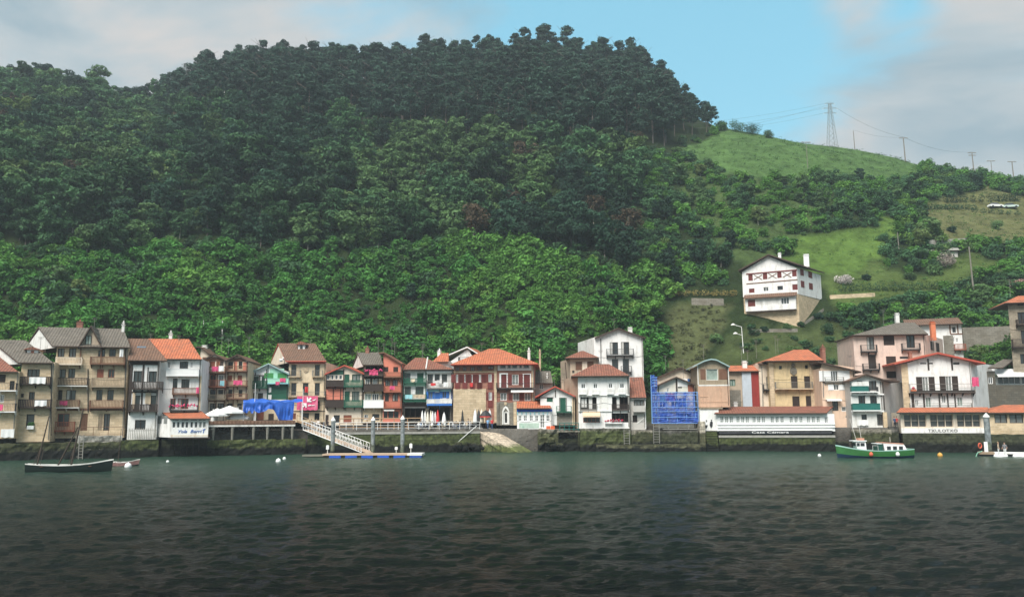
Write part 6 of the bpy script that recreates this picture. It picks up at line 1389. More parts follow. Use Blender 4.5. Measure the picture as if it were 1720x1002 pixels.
# ---------------------------------------------------------------- boats
def hull(L_,B_,H_,mats,sheer=.5,rocker=.15,stern=.75,deck=True,stripe=None,n=22):
    """lofted hull, bow at -x; returns MB. mats idx 0 hull,1 upper strake,2 deck/inside, 3 bottom"""
    m=MB(); rows=[]
    for i in range(n+1):
        t=i/n; x=-L_/2+L_*t
        w=math.sin(math.pi*min(1,(t*.5/ .5)*.5+.0)) if False else (1-(1-min(t/.45,1))**2.1 if t<.45 else 1-(1-stern)*((t-.45)/.55)**2)
        w=max(w,.02)*B_/2; zs=H_+sheer*((abs(t-.55)/.55)**2)*(1 if t<.55 else .45); zb=-.35+rocker*((abs(t-.5)*2)**3)
        rake=(1-t)**6*L_*.03
        row=[(x+rake*0,0,zb)]
        for (fw,fz) in ((.45,.04),(.8,.22),(.93,.42),(.98,.7),(1.0,.91),(1.02,1.0)): row.append((x-(fz*.35 if t<.02 else 0)*.6,w*fw,zb+(zs-zb)*fz))
        rows.append(row)
    for sgn in (-1,1):
        for i in range(n):
            for j in range(6):
                a,b,c,d=rows[i][j],rows[i+1][j],rows[i+1][j+1],rows[i][j+1]; f=lambda p:(p[0],p[1]*sgn,p[2])
                q=[f(a),f(b),f(c),f(d)]
                if sgn<0: pass
                else: q.reverse()
                m.poly(q,3 if j<3 else (1 if j==5 else 0))
    for i in range(n):
        a,b=rows[i][6],rows[i+1][6]; dz=.02 if deck else .3; m.poly([(a[0],-a[1]+.04,a[2]-dz),(b[0],-b[1]+.04,b[2]-dz),(b[0],b[1]-.04,b[2]-dz),(a[0],a[1]-.04,a[2]-dz)],2)
    r=rows[n]; m.poly([(p[0],-p[1],p[2]) for p in r]+[(p[0],p[1],p[2]) for p in reversed(r[1:])],0)
    return m,rows
hullg=mat('black_green_hull',(.004,.011,.009),.6,.2,1,spec=.2)
def whaler():
    p=ray_z(115,792,0); e=empty('rowing_boat',p,R(4),'long dark green open boat with white top strake and bare leaning masts','boat')
    L_=9.2; m,rows=hull(L_,1.9,.8,None,sheer=.6,deck=False,stern=.3); m.v=[(-v[0],v[1],v[2]) for v in m.v]; m.build('hull',[hullg,whitedirty,mat('boat_inside',(.16,.13,.10),.8,.2),hullg],e)
    for x in (-2.6,-.9,.9,2.6): MB().box(x-.15,x+.15,-.85,.85,.62,.67).build('thwart',wood,e)
    s=91/F
    def st(x0,y0,x1,y1,r,nm='mast'):
        # pixel offsets in crop A relative to boat centre
        X0=(x0/3.709-115)*s; Z0=(792-(530+y0/3.709))*s; X1=(x1/3.709-115)*s; Z1=(792-(530+y1/3.709))*s
        MB().tube((X0,0,Z0),(X1,.2,Z1),r*1.35,r*.8,6).build(nm,mat('spar_wood',(.06,.045,.035),.7,.2),e)
    st(230,930,278,620,.075); st(210,925,246,800,.035,'spar'); st(250,925,262,800,.03,'spar'); st(440,930,488,575,.085); st(360,930,462,690,.075,'spar'); st(424,925,448,810,.03,'spar')
    MB().lathe([(.02,-.12),(.14,0),(.02,.12)],(4.4,0,1.25),8).build('stem_head',timber_pale,e)
whaler()
def skiff():
    p=ray_z(207,782,0); e=empty('rowing_boat',p,R(3),'small open boat with white gunwale and red striped side behind the dark green one','boat')
    m,rows=hull(3.6,1.3,.5,None,sheer=.35,deck=False,stern=.5); m.v=[(-v[0],v[1],v[2]) for v in m.v]; m.build('hull',[mat('red_white_side',(.22,.12,.11),.6,.4,6),whitedirty,MATS['boat_inside'],hullg],e)
    MB().box(-.8,-.5,-.6,.6,.45,.5).build('thwart',wood,e)
    s=102/F
    def st(x0,y0,x1,y1,r,nm='mast'):
        X0=(x0/3.709-207)*s; Z0=(782-(530+y0/3.709))*s; X1=(x1/3.709-207)*s; Z1=(782-(530+y1/3.709))*s
        MB().tube((X0,0,Z0),(X1,.2,Z1),r,r*.6,6).build(nm,MATS['spar_wood'],e)
    st(733,915,738,700,.045); st(700,920,735,745,.02,'spar') if 0 else None
skiff()
def fishing():
    p=ray_z(1469,768.5,0); e=empty('fishing_boat',p,R(-3),'green wooden motor boat with small white wheelhouse forward and long white cabin aft','boat'); L_=9.9
    hg=mat('green_hull',(.03,.14,.035),.4,.2,1.2,spec=.5)
    m,rows=hull(L_,2.7,1.05,None,sheer=.75,stern=.8); m.build('hull',[hg,mat('pale_teal_gunwale',(.35,.55,.50),.6,.1),mat('deck_paint',(.10,.20,.14),.7,.2),mat('dark_boot_topping',(.01,.03,.06),.4,.1)],e)
    MB().box(-L_/2+.3,L_/2-.1,-1.32,-1.28,.06,.12).build('white_line',whitep,e) if 0 else None
    # wheelhouse
    x0,x1=-2.65,-1.25; MB().hexa([(x0+.25,-.75,.9),(x1,-.75,.9),(x1,.75,.9),(x0+.25,.75,.9)],[(x0,-.7,2.25),(x1-.05,-.7,2.25),(x1-.05,.7,2.25),(x0,.7,2.25)]).build('wheelhouse',whitep,e)
    MB().box(x0-.35,x1+.05,-.85,.85,2.26,2.38).build('wheelhouse_roof',whitep,e)
    MB().box(x0+.5,x1-.15,-.5,.5,2.39,2.68).build('life_raft',mat('faded_orange',(.50,.25,.17),.7,.15),e)
    for a,b in ((x0+.12,x0+.5),(x0+.62,x1-.25)): MB().box(a,b,-.79,-.745,1.65,2.05).build('window',glass,e)
    MB().box(x0-.03,x0+.02,-.5,.5,1.65,2.05).build('window',glass,e) 
    # aft cabin
    c0,c1=.9,4.0; MB().hexa([(c0+.2,-1.05,.8),(c1+.15,-1.05,.8),(c1+.15,1.05,.8),(c0+.2,1.05,.8)],[(c0,-.98,2.05),(c1-.35,-.98,1.85),(c1-.35,.98,1.85),(c0,.98,2.05)]).build('cabin',whitep,e)
    MB().hexa([(c0-.25,-1.05,2.06),(c1-.4,-1.05,1.86),(c1-.4,1.05,1.86),(c0-.25,1.05,2.06)],[(c0-.25,-1.0,2.14),(c1-.45,-1.0,1.96),(c1-.45,1.0,1.96),(c0-.25,1.0,2.14)]).build('cabin_roof',MATS['faded_orange'],e)
    MB().box(c0-.75,c0-.05,-.95,.95,.8,1.9).build('doghouse',mat('dark_green_panel',(.02,.08,.06),.5,.1),e); MB().box(c0-.85,c0-.1,-1.0,1.0,1.9,2.0).build('doghouse_roof',whitep,e)
    for a in (1.35,2.15,2.95): MB().box(a,a+.5,-1.085,-1.0,1.15,1.6).build('window',glass,e)
    MB().tube((-2.2,.3,2.38),(-2.9,.3,5.3),.03,k=4).tube((-1.5,.3,2.38),(-1.85,.3,5.4),.03,k=4).tube((2.3,.2,2.1),(2.3,.2,2.8),.03,k=4).build('mast',whitedirty,e)
    MB().tube((-.6,-1.2,1.0),(-.6,-1.2,1.7),.025,k=4).tube((.1,-1.2,1.0),(.1,-1.2,1.7),.025,k=4).tube((-.6,-1.2,1.7),(.1,-1.2,1.7),.025,k=4).build('guard_rail',whitedirty,e)
    for x,mm,nm in ((-1.0,mat('orange_red_buoy',(.65,.13,.07),.5,.1),'red fender'),(2.5,whitep,'white fender')): MB().lathe([(.02,-.3),(.22,-.2),(.28,0),(.2,.22),(.04,.34)],(x,-1.58,.55),10).build('fender',mm,e,smooth=True)
fishing()
def dock():
    a=ray_z(1645,766,0); b=ray_z(1790,768,0); e=empty('floating_dock',a,math.atan2(b.y-a.y,b.x-a.x),'pale floating dock with white floats at the right edge','pontoon'); L_=(b-a).length
    MB().box(0,L_,0,2.5,.38,.58).build('deck',timber_pale if 0 else whitedirty,e); MB().box(0,L_,.2,2.3,-.3,.37).build('frame',iron,e)
    for i in range(5): MB().lathe([(.01,-.9),(.3,-.8),(.34,0),(.3,.8),(.01,.9)],(0,0,0),10).build('float',whitep,e).matrix_local=Matrix.Translation((2.6+i*2.3,.1,.05))@Matrix.Rotation(R(90),4,'Y')
    MB().box(0,1.9,-.02,2.52,.3,.61).build('deck_end',mat('dock_timber',(.30,.22,.15),.8,.2),e)
    MB().tube((-.5,-.1,-.2),(-.2,-.1,.5),.05,k=5).tube((-.2,-.1,.5),(.4,-.1,.75),.05,k=5).build('handle',mint,e)
    MB().box(.75,1.2,.7,1.1,.6,2.0).build('pedestal',whitep,e)
dock()
def lifering():
    p=ray_z(1648.5,757,1.0); c=ray_z(1645,766,0); m=MB(); n=14
    for i in range(n):
        a=2*math.pi*i/n; b=2*math.pi*(i+1)/n; m.tube((.34*math.cos(a),0,.34*math.sin(a)),(.34*math.cos(b),0,.34*math.sin(b)),.09,k=6)
    o=m.build('life_ring',MATS['orange_red_buoy']); o.location=(c.x+.62,c.y+.75,1.45); o.rotation_euler=(0,0,.5); tag(o,'orange life ring hung on the white pedestal of the floating dock','life ring')
lifering()
def buoy(px,py,r,m,label,flat=1):
    p=ray_z(px,py,.0); o=MB().lathe([(.02,-r),(r*.7,-r*.75),(r,0),(r*.72,r*.7),(r*.15,r*.98),(.03,r*1.15)],(0,0,0),14).build('buoy',m,smooth=True); o.location=(p.x,p.y,r*.45*flat); tag(o,label,'buoy')
buoy(215,785,.42,whitep,'white mooring buoy beside the stern of the small striped boat'); buoy(467.5,776,.36,whitep,'larger white buoy afloat left of the pontoon'); buoy(477.5,771,.24,whitep,'smaller white buoy just right of the larger one'); buoy(281.5,776,.2,whitep,'tiny white buoy afloat below the boathouse'); buoy(1376.5,766,.25,whitep,'small white buoy left of the green motor boat'); buoy(1579,766,.36,mat('yellow_buoy',(.68,.36,.08),.5,.1),'orange yellow buoy between the green boat and the floating dock')
# ---------------------------------------------------------------- scaffold and ladders
def net_mat():
    m,nt,b=newmat('blue_scaffold_net'); N=nt.nodes; L=nt.links; b.inputs['Base Color'].default_value=(.014,.075,.40,1); b.inputs['Roughness'].default_value=.6
    tc=N.new('ShaderNodeTexCoord'); no=N.new('ShaderNodeTexNoise'); no.inputs['Scale'].default_value=1.1; no.inputs['Detail'].default_value=6; L.new(tc.outputs['Object'],no.inputs[0])
    mr=N.new('ShaderNodeMapRange'); mr.inputs['From Min'].default_value=.35; mr.inputs['From Max'].default_value=.65; mr.inputs['To Min'].default_value=.92; mr.inputs['To Max'].default_value=.5; L.new(no.outputs[0],mr.inputs[0])
    t=N.new('ShaderNodeBsdfTransparent'); ms=N.new('ShaderNodeMixShader'); L.new(mr.outputs[0],ms.inputs[0]); L.new(t.outputs[0],ms.inputs[1]); L.new(b.outputs[0],ms.inputs[2]); L.new(ms.outputs[0],N['Material Output'].inputs[0]); return m
NET=net_mat()
def scaffold():
    h=H(Fm,'scaffold','blue netted scaffold round the gabled house, with a taller stair tower at its left','scaffold',810,141.0,-4,zb=1.0)
    def grid(x0,y0,x1,y1,nm,n=14,k=6,v=0):
        u0,u1,z0,z1=h.rect(x0,y0,x1,y1,v); m=MB(); P=lambda i,j:(u0+(u1-u0)*i/n,v+.10*math.sin(i*1.7+j)+.06*math.sin(j*2.3+i*.6)-.08,z0+(z1-z0)*j/k)
        for i in range(n):
            for j in range(k): m.poly([P(i,j),P(i+1,j),P(i+1,j+1),P(i,j+1)])
        m.build(nm,NET,h.root)
    grid(684,496,948,628,'net'); grid(688,630,970,714,'net'); grid(650,470,684,712,'net',4,10); grid(641,374,664,490,'net',3,5); grid(664,384,684,470,'net',2,3)
    polm=mat('pale_blue_tube',(.18,.36,.70),.5,.1); rects=[h.uz(x,y) for x,y in ((645,374),(970,714))]
    for x in (642,662,684,750,820,885,946,968):
        top=372 if x<680 else 490; a=h.uz(x,top); b=h.uz(x+8,716)
        for v in (-.02,1.0): MB().tube((a[0],v,a[1]),(a[0],v,b[1]),.05,k=5).build('upright',polm,h.root)
    for y in (392,410,430,452,496,516,560,600,630,670,712):
        a=h.uz(648 if y<490 else 650,y); b=h.uz(684 if y<490 else 965,y); MB().tube((a[0],-.14,a[1]),(b[0],-.14,a[1]),.045,k=5).build('ledger',polm,h.root)
    for y in (560,630,714):
        a=h.uz(650,y); b=h.uz(960,y); MB().box(a[0],b[0],.1,.95,a[1]-.05,a[1]).build('platform',woodg,h.root)
    for r,mm in (((745,505,808,555),pinkc),((700,508,742,558),aqua)): h.panel(*r,mm,v=.25,pr=.03,name='wrapped_load')
    m=MB(); 
    for x in (762,830,905): a=h.uz(x,716); b=h.uz(x,752); m.tube((a[0],.1,a[1]),(a[0],.1,b[1]),.05,k=4)
    a=h.uz(725,750); b=h.uz(968,754); m.box(a[0],b[0],-.1,1.2,a[1]-.1,a[1]); m.build('lower_stage',concrete,h.root)
scaffold()
def ladder(fr,x0,y0,x1,y1,Y,label):
    frame(*fr); t=House(None,None,None,(x0+x1)/2,Y,0); u0,u1,z0,z1=t.rect(x0,y0,x1,y1); w=u1-u0; h=z1-z0; m=MB().box(-w/2,-w/2+.1,-.05,.05,0,h).box(w/2-.1,w/2,-.05,.05,0,h); n=int(h/.42)
    for i in range(n): m.box(-w/2+.1,w/2-.1,-.03,.03,.2+i*.42,.27+i*.42)
    o=m.build('ladder',greyiron); p=t.o+Vector(((u0+u1)/2,0,z0)); o.location=p; tag(o,label,'ladder')
ladder(Fm,657,716,702,852,139.3,'steel ladder dropping from the blue scaffold to the stone ledge'); ladder(Fm,450,756,492,862,139.3,'steel ladder on the sea wall below the broad white house'); ladder(A,490,740,520,892,120,'old ladder on the mossy wall behind the dark green boat')
# ---------------------------------------------------------------- people and tables on the quay
skin=mat('skin',(.55,.34,.25),.6,.05); hair=mat('dark_hair',(.03,.02,.015),.7,.1)
def body(pose):
    S=dict(stand=dict(hip=.92,kL=(.09,0,.49),kR=(-.09,.02,.49),fL=(.10,-.05,.05),fR=(-.12,.06,.05),tL=(.10,-.18,.03),tR=(-.13,-.06,.03),eL=(.27,.02,1.13),eR=(-.27,.03,1.13),hL=(.28,-.12,.90),hR=(-.27,-.1,.9),lean=0),
      walk=dict(hip=.90,kL=(.08,-.18,.50),kR=(-.08,.06,.48),fL=(.09,-.32,.07),fR=(-.09,.38,.14),tL=(.09,-.45,.05),tR=(-.09,.28,.03),eL=(.26,.12,1.14),eR=(-.26,-.06,1.13),hL=(.27,.12,.90),hR=(-.25,-.28,.98),lean=-.04),
      sit=dict(hip=.48,kL=(.11,-.42,.50),kR=(-.11,-.42,.50),fL=(.11,-.40,.06),fR=(-.12,-.36,.06),tL=(.11,-.53,.03),tR=(-.12,-.5,.03),eL=(.26,-.05,.72),eR=(-.26,-.06,.72),hL=(.14,-.30,.72),hR=(-.16,-.28,.74),lean=.03))[pose]
    h=S['hip']; l=S['lean']; P=[(0,0,h),(0,l*.5,h+.22),(0,l,h+.42),(0,l*1.1,h+.52),(0,l*1.1-.01,h+.60),(0,l-.02,h+.70),(0,l-.015,h+.79)]
    Rr=[.15,.13,.15,.085,.055,.085,.08]; E=[(i,i+1) for i in range(6)]
    def chain(start,pts,rs):
        prev=start
        for p,r in zip(pts,rs): P.append(p); Rr.append(r); E.append((prev,len(P)-1)); prev=len(P)-1
        return prev
    for s,k,f,t,e,hd in ((1,'kL','fL','tL','eL','hL'),(-1,'kR','fR','tR','eR','hR')):
        chain(0,[(s*.09,0,h-.04),S[k],S[f],S[t]],[.105,.065,.042,.035])
        w=chain(2,[(s*.19,l,h+.46),S[e],S[hd]],[.062,.042,.028]); hx=Vector(S[hd]); fw=(hx-Vector(S[e])).normalized()
        for j in range(4): q=hx+fw*(.09-.008*abs(j-1.4))+Vector(((j-1.5)*.02,-.008*j,0)); P.append(tuple(q)); Rr.append(.011); E.append((w,len(P)-1))
        q=hx+fw*.04+Vector((-s*.035,-.02,0)); P.append(tuple(q)); Rr.append(.012); E.append((w,len(P)-1))
    me=bpy.data.meshes.new('b'); me.from_pydata(P,E,[]); o=bpy.data.objects.new('b',me); col.objects.link(o)
    sk=o.modifiers.new('s','SKIN'); 
    for i,v in enumerate(me.skin_vertices[0].data): v.radius=(Rr[i],Rr[i]*(.82 if i<4 else 1)); v.use_root=(i==0)
    sb=o.modifiers.new('u','SUBSURF'); sb.levels=1; sb.render_levels=1; bpy.context.view_layer.update()
    out=bpy.data.meshes.new_from_object(o.evaluated_get(bpy.context.evaluated_depsgraph_get())); col.objects.unlink(o); bpy.data.objects.remove(o)
    out.name='person_'+pose; out.materials.clear()
    for mm in (skin,whitec,woodd): out.materials.append(mm)
    for f in out.polygons:
        c=f.center; k=0
        if c.z<h+.53 and abs(c.x)<.24 and c.z>h-.0: k=1
        elif c.z<=h and not (abs(c.x)>.2): k=2
        elif abs(c.x)>=.17 and c.z>h+.2: k=1
        if pose=='sit' and c.z<=h+.09 and abs(c.x)<.2: k=2
        if c.z<.09: k=2
        f.material_index=k; f.use_smooth=True
    hm=MB().lathe([(.088,h+.70),(.098,h+.76),(.088,h+.83),(.05,h+.875),(.01,h+.885)],(0,l+.015,0),9).mesh('hair',hair,True)
    fm=MB(); 
    for sx in (-.03,.03): fm.box(sx-.011,sx+.011,l-.118,l-.1,h+.735,h+.75)
    fm.box(-.02,.02,l-.116,l-.1,h+.675,h+.684).prism([(-.012,l-.105,h+.70),(.012,l-.105,h+.70),(0,l-.105,h+.735)],(0,-.025,0),1)
    for sx in (-.1,.085): fm.box(sx,sx+.015,l-.03,l+.01,h+.69,h+.74,1)
    fme=fm.mesh('face',[hair,skin]); return out,hm,fme
BOD={k:body(k) for k in ('stand','walk','sit')}
def person(pose,p,rz,shirt,trous,label,hairm=None,group=None):
    b,hm,fm=BOD[pose]; o=bpy.data.objects.new('person',b); col.objects.link(o); o.location=p; o.rotation_euler=(0,0,rz); tag(o,label,'person',group)
    for i,m in ((1,shirt),(2,trous)): o.material_slots[i].link='OBJECT'; o.material_slots[i].material=m
    for nm,me in (('hair',hm),('face',fm)):
        q=bpy.data.objects.new(nm,me); col.objects.link(q); q.parent=o
        if nm=='hair' and hairm: q.material_slots[0].link='OBJECT'; q.material_slots[0].material=hairm
    return o
dkc=mat('dark_clothing',(.03,.03,.04),.9,.1); jean=mat('denim',(.06,.10,.20),.9,.12); kh=mat('khaki_cloth',(.30,.25,.17),.9,.1); gry=mat('grey_clothing',(.22,.22,.23),.9,.1); blc=mat('light_blue_cloth',(.22,.42,.66),.9,.08); fairh=mat('fair_hair',(.32,.22,.12),.7,.1)
CL={'white':whitec,'black':dkc,'pale blue':blc,'red':redc,'grey':gry,'beige':beigec,'denim blue':jean,'khaki':kh}
def cafe_table(p,label,rz=0,n=3):
    e=empty('cafe_table',p,rz,label,'table','café tables on the quay terrace'); MB().lathe([(.36,.72),(.37,.745)],(0,0,0),12).build('table_top',mat('zinc',(.5,.5,.5),.4,.05),e); MB().tube((0,0,.02),(0,0,.72),.03,k=5).lathe([(.22,0),(.2,.03)],(0,0,0),8).build('leg',iron,e)
CH=None
def chair(p,rz,label):
    global CH
    if CH is None:
        e=empty('cafe_chair',p,rz,label,'chair','café chairs on the quay terrace'); MB().box(-.2,.2,-.2,.2,.43,.46).build('seat',whitedirty,e); MB().box(-.2,.2,.19,.22,.60,.86).build('backrest',whitedirty,e)
        for x in (-.18,.18):
            for y in (-.17,.18): MB().tube((x,y,0),(x,y,.86 if y>0 else .43),.015,k=4).build('leg',greyiron,e)
        CH=e
    else: e=copy_tree(CH); e.location=p; e.rotation_euler=(0,0,rz); e['label']=label
    return e
rg=random.Random(21)
SP=[(697,'black'),(701,'white'),(703.5,'pale blue'),(708,'white'),(713,'white'),(719,'black'),(724,'white'),(735,'pale blue'),(740,'beige'),(746,'white'),(752,'beige'),(759,'white'),(765,'grey'),(771,'black'),(777,'white'),(783,'beige'),(789,'grey')]
lab_at={697:'nearest the wooden fence',701:'second from the wooden fence',703.5:'under the leftmost closed parasol',708:'below the second closed white parasol',713:'below the middle of the white parasols',719:'just left of the red parasol row end',724:'beside the last white parasol of the row',735:'right beside the red parasol',740:'between the red and the single white parasol',746:'right beside the single white parasol',752:'in front of the corner of the palace',759:'in front of the palace wall, with arms on the table',765:'before the palace wall, in the middle',771:'just left of the slim black parasol',777:'just right of the slim black parasol',783:'left of the parasols by the slipway',789:'nearest the parasols by the slipway'}
for i,(px,c) in enumerate(SP):
    off=-1.1-.9*(i%3); p=T(px,off); rz=rg.choice((-1.3,1.3,.3,-.4))+rg.uniform(-.3,.3)
    person('sit',p,rz,CL[c],rg.choice((dkc,jean,kh,gry)),'person in %s top sitting %s'%(c,lab_at[px]),rg.choice((None,fairh,None)))
    chair(p+Vector((0,.0,0)),rz,'pale café chair occupied %s'%lab_at[px])
for i,px in enumerate((699,706,716,728,738,749,762,774,786)): cafe_table(T(px,-1.5-.5*(i%2)),'%s small round café table from the wooden fence'%['first','second','third','fourth','fifth','sixth','seventh','eighth','ninth'][i])
person('stand',T(826,-1.4),.2,redc,jean,'person in red top standing by the dark parasol at the slipway',fairh); person('stand',T(819,-1.0),2.6,blc,jean,'person in pale blue standing at the head of the slipway'); person('walk',T(784,-4),1.4,gry,dkc,'person in grey walking along the palace wall')
for i,(px,c,t,po) in enumerate(((520,'khaki',dkc,'stand'),(527,'white',jean,'walk'),(532,'white',dkc,'stand'),(540,'grey',jean,'walk'),(548,'black',dkc,'walk'))):
    person(po,T(px,-.8-.6*(i%2)),[-.4,1.4,.3,-1.2,1.5][i],CL[c],t,'person in %s top %s by the gangway head, %s'%(c,'walking' if po=='walk' else 'standing',['leftmost','second from left','in the middle','fourth from left','rightmost'][i]),fairh if i%2 else None)
a=ray_z(1688,766,.58); b=ray_z(1698,766,.58)
person('stand',a+Vector((0,1.3,0)),1.0,beigec,whitec,'person in beige top and pale trousers, left of the two on the floating dock',fairh); person('stand',b+Vector((0,1.2,0)),-.9,gry,whitec,'person in grey top and pale trousers, right of the two on the floating dock')
person('stand',ray_z(1510,700,3.75)+Vector((0,0,0)) if 0 else T(1508,-.6,3.75),.3,jean,dkc,'person in blue top standing in the alley beside the glazed restaurant')
person('stand',T(1513,-.9,3.75),-.3,redc,dkc,'person in red top standing in the alley beside the glazed restaurant')
# ---------------------------------------------------------------- poles, pylon, cables
polew=mat('weathered_pole',(.22,.20,.17),.85,.15); galv=mat('galvanised_steel',(.26,.28,.28),.5,.1)
def upole(px,pb,pt,label,cross=1,r=.22,m=None):
    p=hit(px,pb); h=(pb-pt)/F*p.y*1.04; e=empty('utility_pole',p-Vector((0,0,.3)),0,label,'utility pole','utility poles on the slopes'); MB().tube((0,0,0),(-.02*h,0,h),r,r*.7,6).build('pole',m or polew,e)
    for k in range(cross):
        w=1.5-.25*k; z=h-.15-k*.9; MB().box(-w-.02*h,w-.02*h,-.1,.1,z,z+.2).build('crossarm',m or polew,e)
        for x in (-w+.1,0,w-.1): MB().lathe([(.05,0),(.08,.12),(.04,.25)],(x-.02*h,0,z+.14),6).build('insulator',whitedirty,e)
    return p+Vector((0,0,h))
tops=[]
tops.append(upole(1436,250,215,'thin bare pole on the grassy ridge right of the lattice pylon',0,.14))
tops.append(upole(1521,268,225,'pole with one crossarm on the skyline, second right of the lattice pylon',1)); tops.append(upole(1637,279,234,'pole with two crossarms on the skyline above the hedge',2)); tops.append(upole(1668,298,262,'short distant pole beside the skyline trees at the right',1,.12)); tops.append(upole(1704,300,259,'wide armed pole at the right end of the skyline',1))
upole(1357,282,236,'slim pole standing on the ridge meadow left of the pylon',1,.1); upole(1636,496,413,'tall bare pole on the hedged terraces at the right',0,.2); upole(1510,418,388,'short pole at the edge of the bright meadow',0,.13); upole(373,575,537,'pale pole rising from the shrubs above the twin wooden gables',0,.14,whitedirty); upole(341,580,535,'second, thinner pole in the shrubs above the orange roof',0,.08,whitedirty)
upole(376,192,150,'white pole among the pines at the left',0,.15,whitedirty); upole(735,262,232,'white post at the foot of the pine wood, left one',0,.18,whitedirty); upole(866,270,238,'white post at the foot of the pine wood, right one',0,.18,whitedirty)
def lamp():
    p=hit(1249,592); e=empty('street_lamp',p,0,'white street lamp with two curved heads below the hillside chalet','street lamp'); MB().tube((0,0,-.3),(-.2,0,5.3),.1,.06,6).build('pole',whitep,e)
    MB().tube((-.2,0,5.3),(-1.6,0,5.7),.06,k=5).tube((-.15,0,3.6),(-1.2,0,3.9),.05,k=5).build('arm',whitep,e)
    for x,z in ((-1.9,5.6),(-1.5,3.8)): MB().lathe([(.02,0),(.5,.02),(.45,.2),(.1,.42)],(x,0,z),10).build('lamp_head',whitedirty,e)
lamp()
def pylon(px,pb,pt,label,Y=None):
    p=hit(px,pb) if Y is None else ray_y(px,pb,Y); h=(pb-pt)/F*p.y*1.05; e=empty('lattice_pylon',p,0,label,'pylon'); m=MB(); n=9; hw=lambda z:max(.35,1.55*(1-z/h*.85))
    for sx in (-1,1):
        for sy in (-1,1): m.tube((sx*hw(0),sy*hw(0),-1),(sx*hw(h),sy*hw(h),h),.07,k=4)
    for i in range(n):
        z0=h*i/n; z1=h*(i+1)/n; a=hw(z0); b=hw(z1)
        for s in (-1,1): m.tube((-a,s*a,z0),(b,s*b,z1),.04,k=3).tube((a,s*a,z0),(-b,s*b,z1),.04,k=3).tube((s*a,-a,z0),(s*b,b,z1),.04,k=3).tube((s*a,a,z0),(s*b,-b,z1),.04,k=3)
    m.build('lattice',galv,e); ends=[]
    for k,(f,w) in enumerate(((.99,1.6),(.88,2.6),(.77,2.3))):
        z=h*f; MB().tube((-w,0,z),(w,0,z),.08,k=4).tube((-w,0,z),(0,0,z+.6),.05,k=4).tube((w,0,z),(0,0,z+.6),.05,k=4).build('crossarm',galv,e); ends+= [p+Vector((-w,0,z)),p+Vector((w,0,z))]
        MB().tube((-w,0,z),(-w,0,z-.5),.07,k=4).tube((w,0,z),(w,0,z-.5),.07,k=4).build('insulator',whitedirty,e)
    return ends
E1=pylon(1398,247,171,'steel lattice pylon with three crossarms on the grassy ridge'); E2=pylon(309,150,106,'pale lattice pylon half hidden among the pines at the left',Y=318)
cab=mat('cable',(.10,.11,.11),.6,.05)
def cable(a,b,sag,label,r=.05):
    m=MB(); n=24; L_=Vector(b)-Vector(a)
    P=[L_*i/n-Vector((0,0,sag*4*(i/n)*(1-i/n))) for i in range(n+1)]
    for i in range(n): m.tube(P[i],P[i+1],r,k=3)
    o=m.build('power_cable',cab); o.location=a; tag(o,label,'cable','power cables crossing the hill')
mid=[ray_y(1085,212+i*9,286) for i in range(4)]
for i,k in enumerate((0,2,4,1)):
    cable(E1[k],mid[i],1.5,['topmost','second','third','lowest'][i]+' power cable between the ridge pylon and the pine wood, of the four lines',.035)
    cable(mid[i],ray_y(600,183+i*9,296),3.5,['topmost','second','third','lowest'][i]+' power cable hanging across the foot of the pine wood, of the four lines',.04)
    cable(ray_y(600,183+i*9,296),E2[k],3,['topmost','second','third','lowest'][i]+' power cable between the pine wood and the left pylon, of the four lines',.04)
for a,b in zip(tops,tops[1:]): pass
cable(E1[3],tops[1],1.5,'power cable from the pylon towards the skyline poles',.03); cable(tops[1],tops[2],1.8,'power cable between the skyline poles at the right',.03); cable(tops[0],tops[1],1,'power cable from the bare thin pole to its neighbour',.025)
# ---------------------------------------------------------------- hedges, garden walls, hillside bits
def hedge(x0,y0,x1,y1,h,label,m=None,w=1.2,dens=70):
    n=max(3,int(abs(x1-x0)/14)); rng=random.Random(int(x0)); pts=[hit(x0+(x1-x0)*i/n,y0+(y1-y0)*i/n) for i in range(n+1)]; c=pts[0]; bl=[]
    for a,b in zip(pts,pts[1:]):
        L_=(b-a).length; k=max(1,int(L_/1.3))
        for j in range(k): p=a.lerp(b,(j+.5)/k)-c; bl.append(((p.x,p.y,p.z+h*.5),(1.1,w*.7,h*.62)))
    me=crown_mesh('hedge',m or lf_hedge,rng,bl,dens,.14,.3,.2); o=bpy.data.objects.new('hedge',me); col.objects.link(o); o.location=c; tag(o,label,'hedge')
hedge(1408,490,1640,486,2.0,'long clipped dark hedge across the lower terraces at the right'); hedge(1586,341,1712,338,2.4,'thick dark hedge high on the slope below the skyline poles'); hedge(1630,356,1716,362,1.3,'low brown green hedge beside the parked vehicles'); hedge(1130,497,1240,497,1.4,'yellow flowering hedge above the small retaining wall',leafmat('golden_flowers',(.24,.20,.07),.4),1.3,110); hedge(1545,352,1640,352,1.6,'clipped hedge left of the parked vehicles'); hedge(1650,478,1716,468,1.8,'dark hedge under the pale trunked trees')
def gwall(x0,y0,x1,y1,h,m,label,t=.5,cap=None):
    n=max(1,int(abs(x1-x0)/20)); pts=[hit(x0+(x1-x0)*i/n,y0+(y1-y0)*i/n) for i in range(n+1)]; c=pts[0]; mb=MB()
    for a,b in zip(pts,pts[1:]):
        a=a-c;b=b-c; mb.hexa([(a.x,a.y,a.z-1.5),(b.x,b.y,b.z-1.5),(b.x,b.y+t,b.z-1.5),(a.x,a.y+t,a.z-1.5)],[(a.x,a.y,a.z+h),(b.x,b.y,b.z+h),(b.x,b.y+t,b.z+h),(a.x,a.y+t,a.z+h)])
    o=mb.build('garden_wall',m); o.location=c; tag(o,label,'wall')
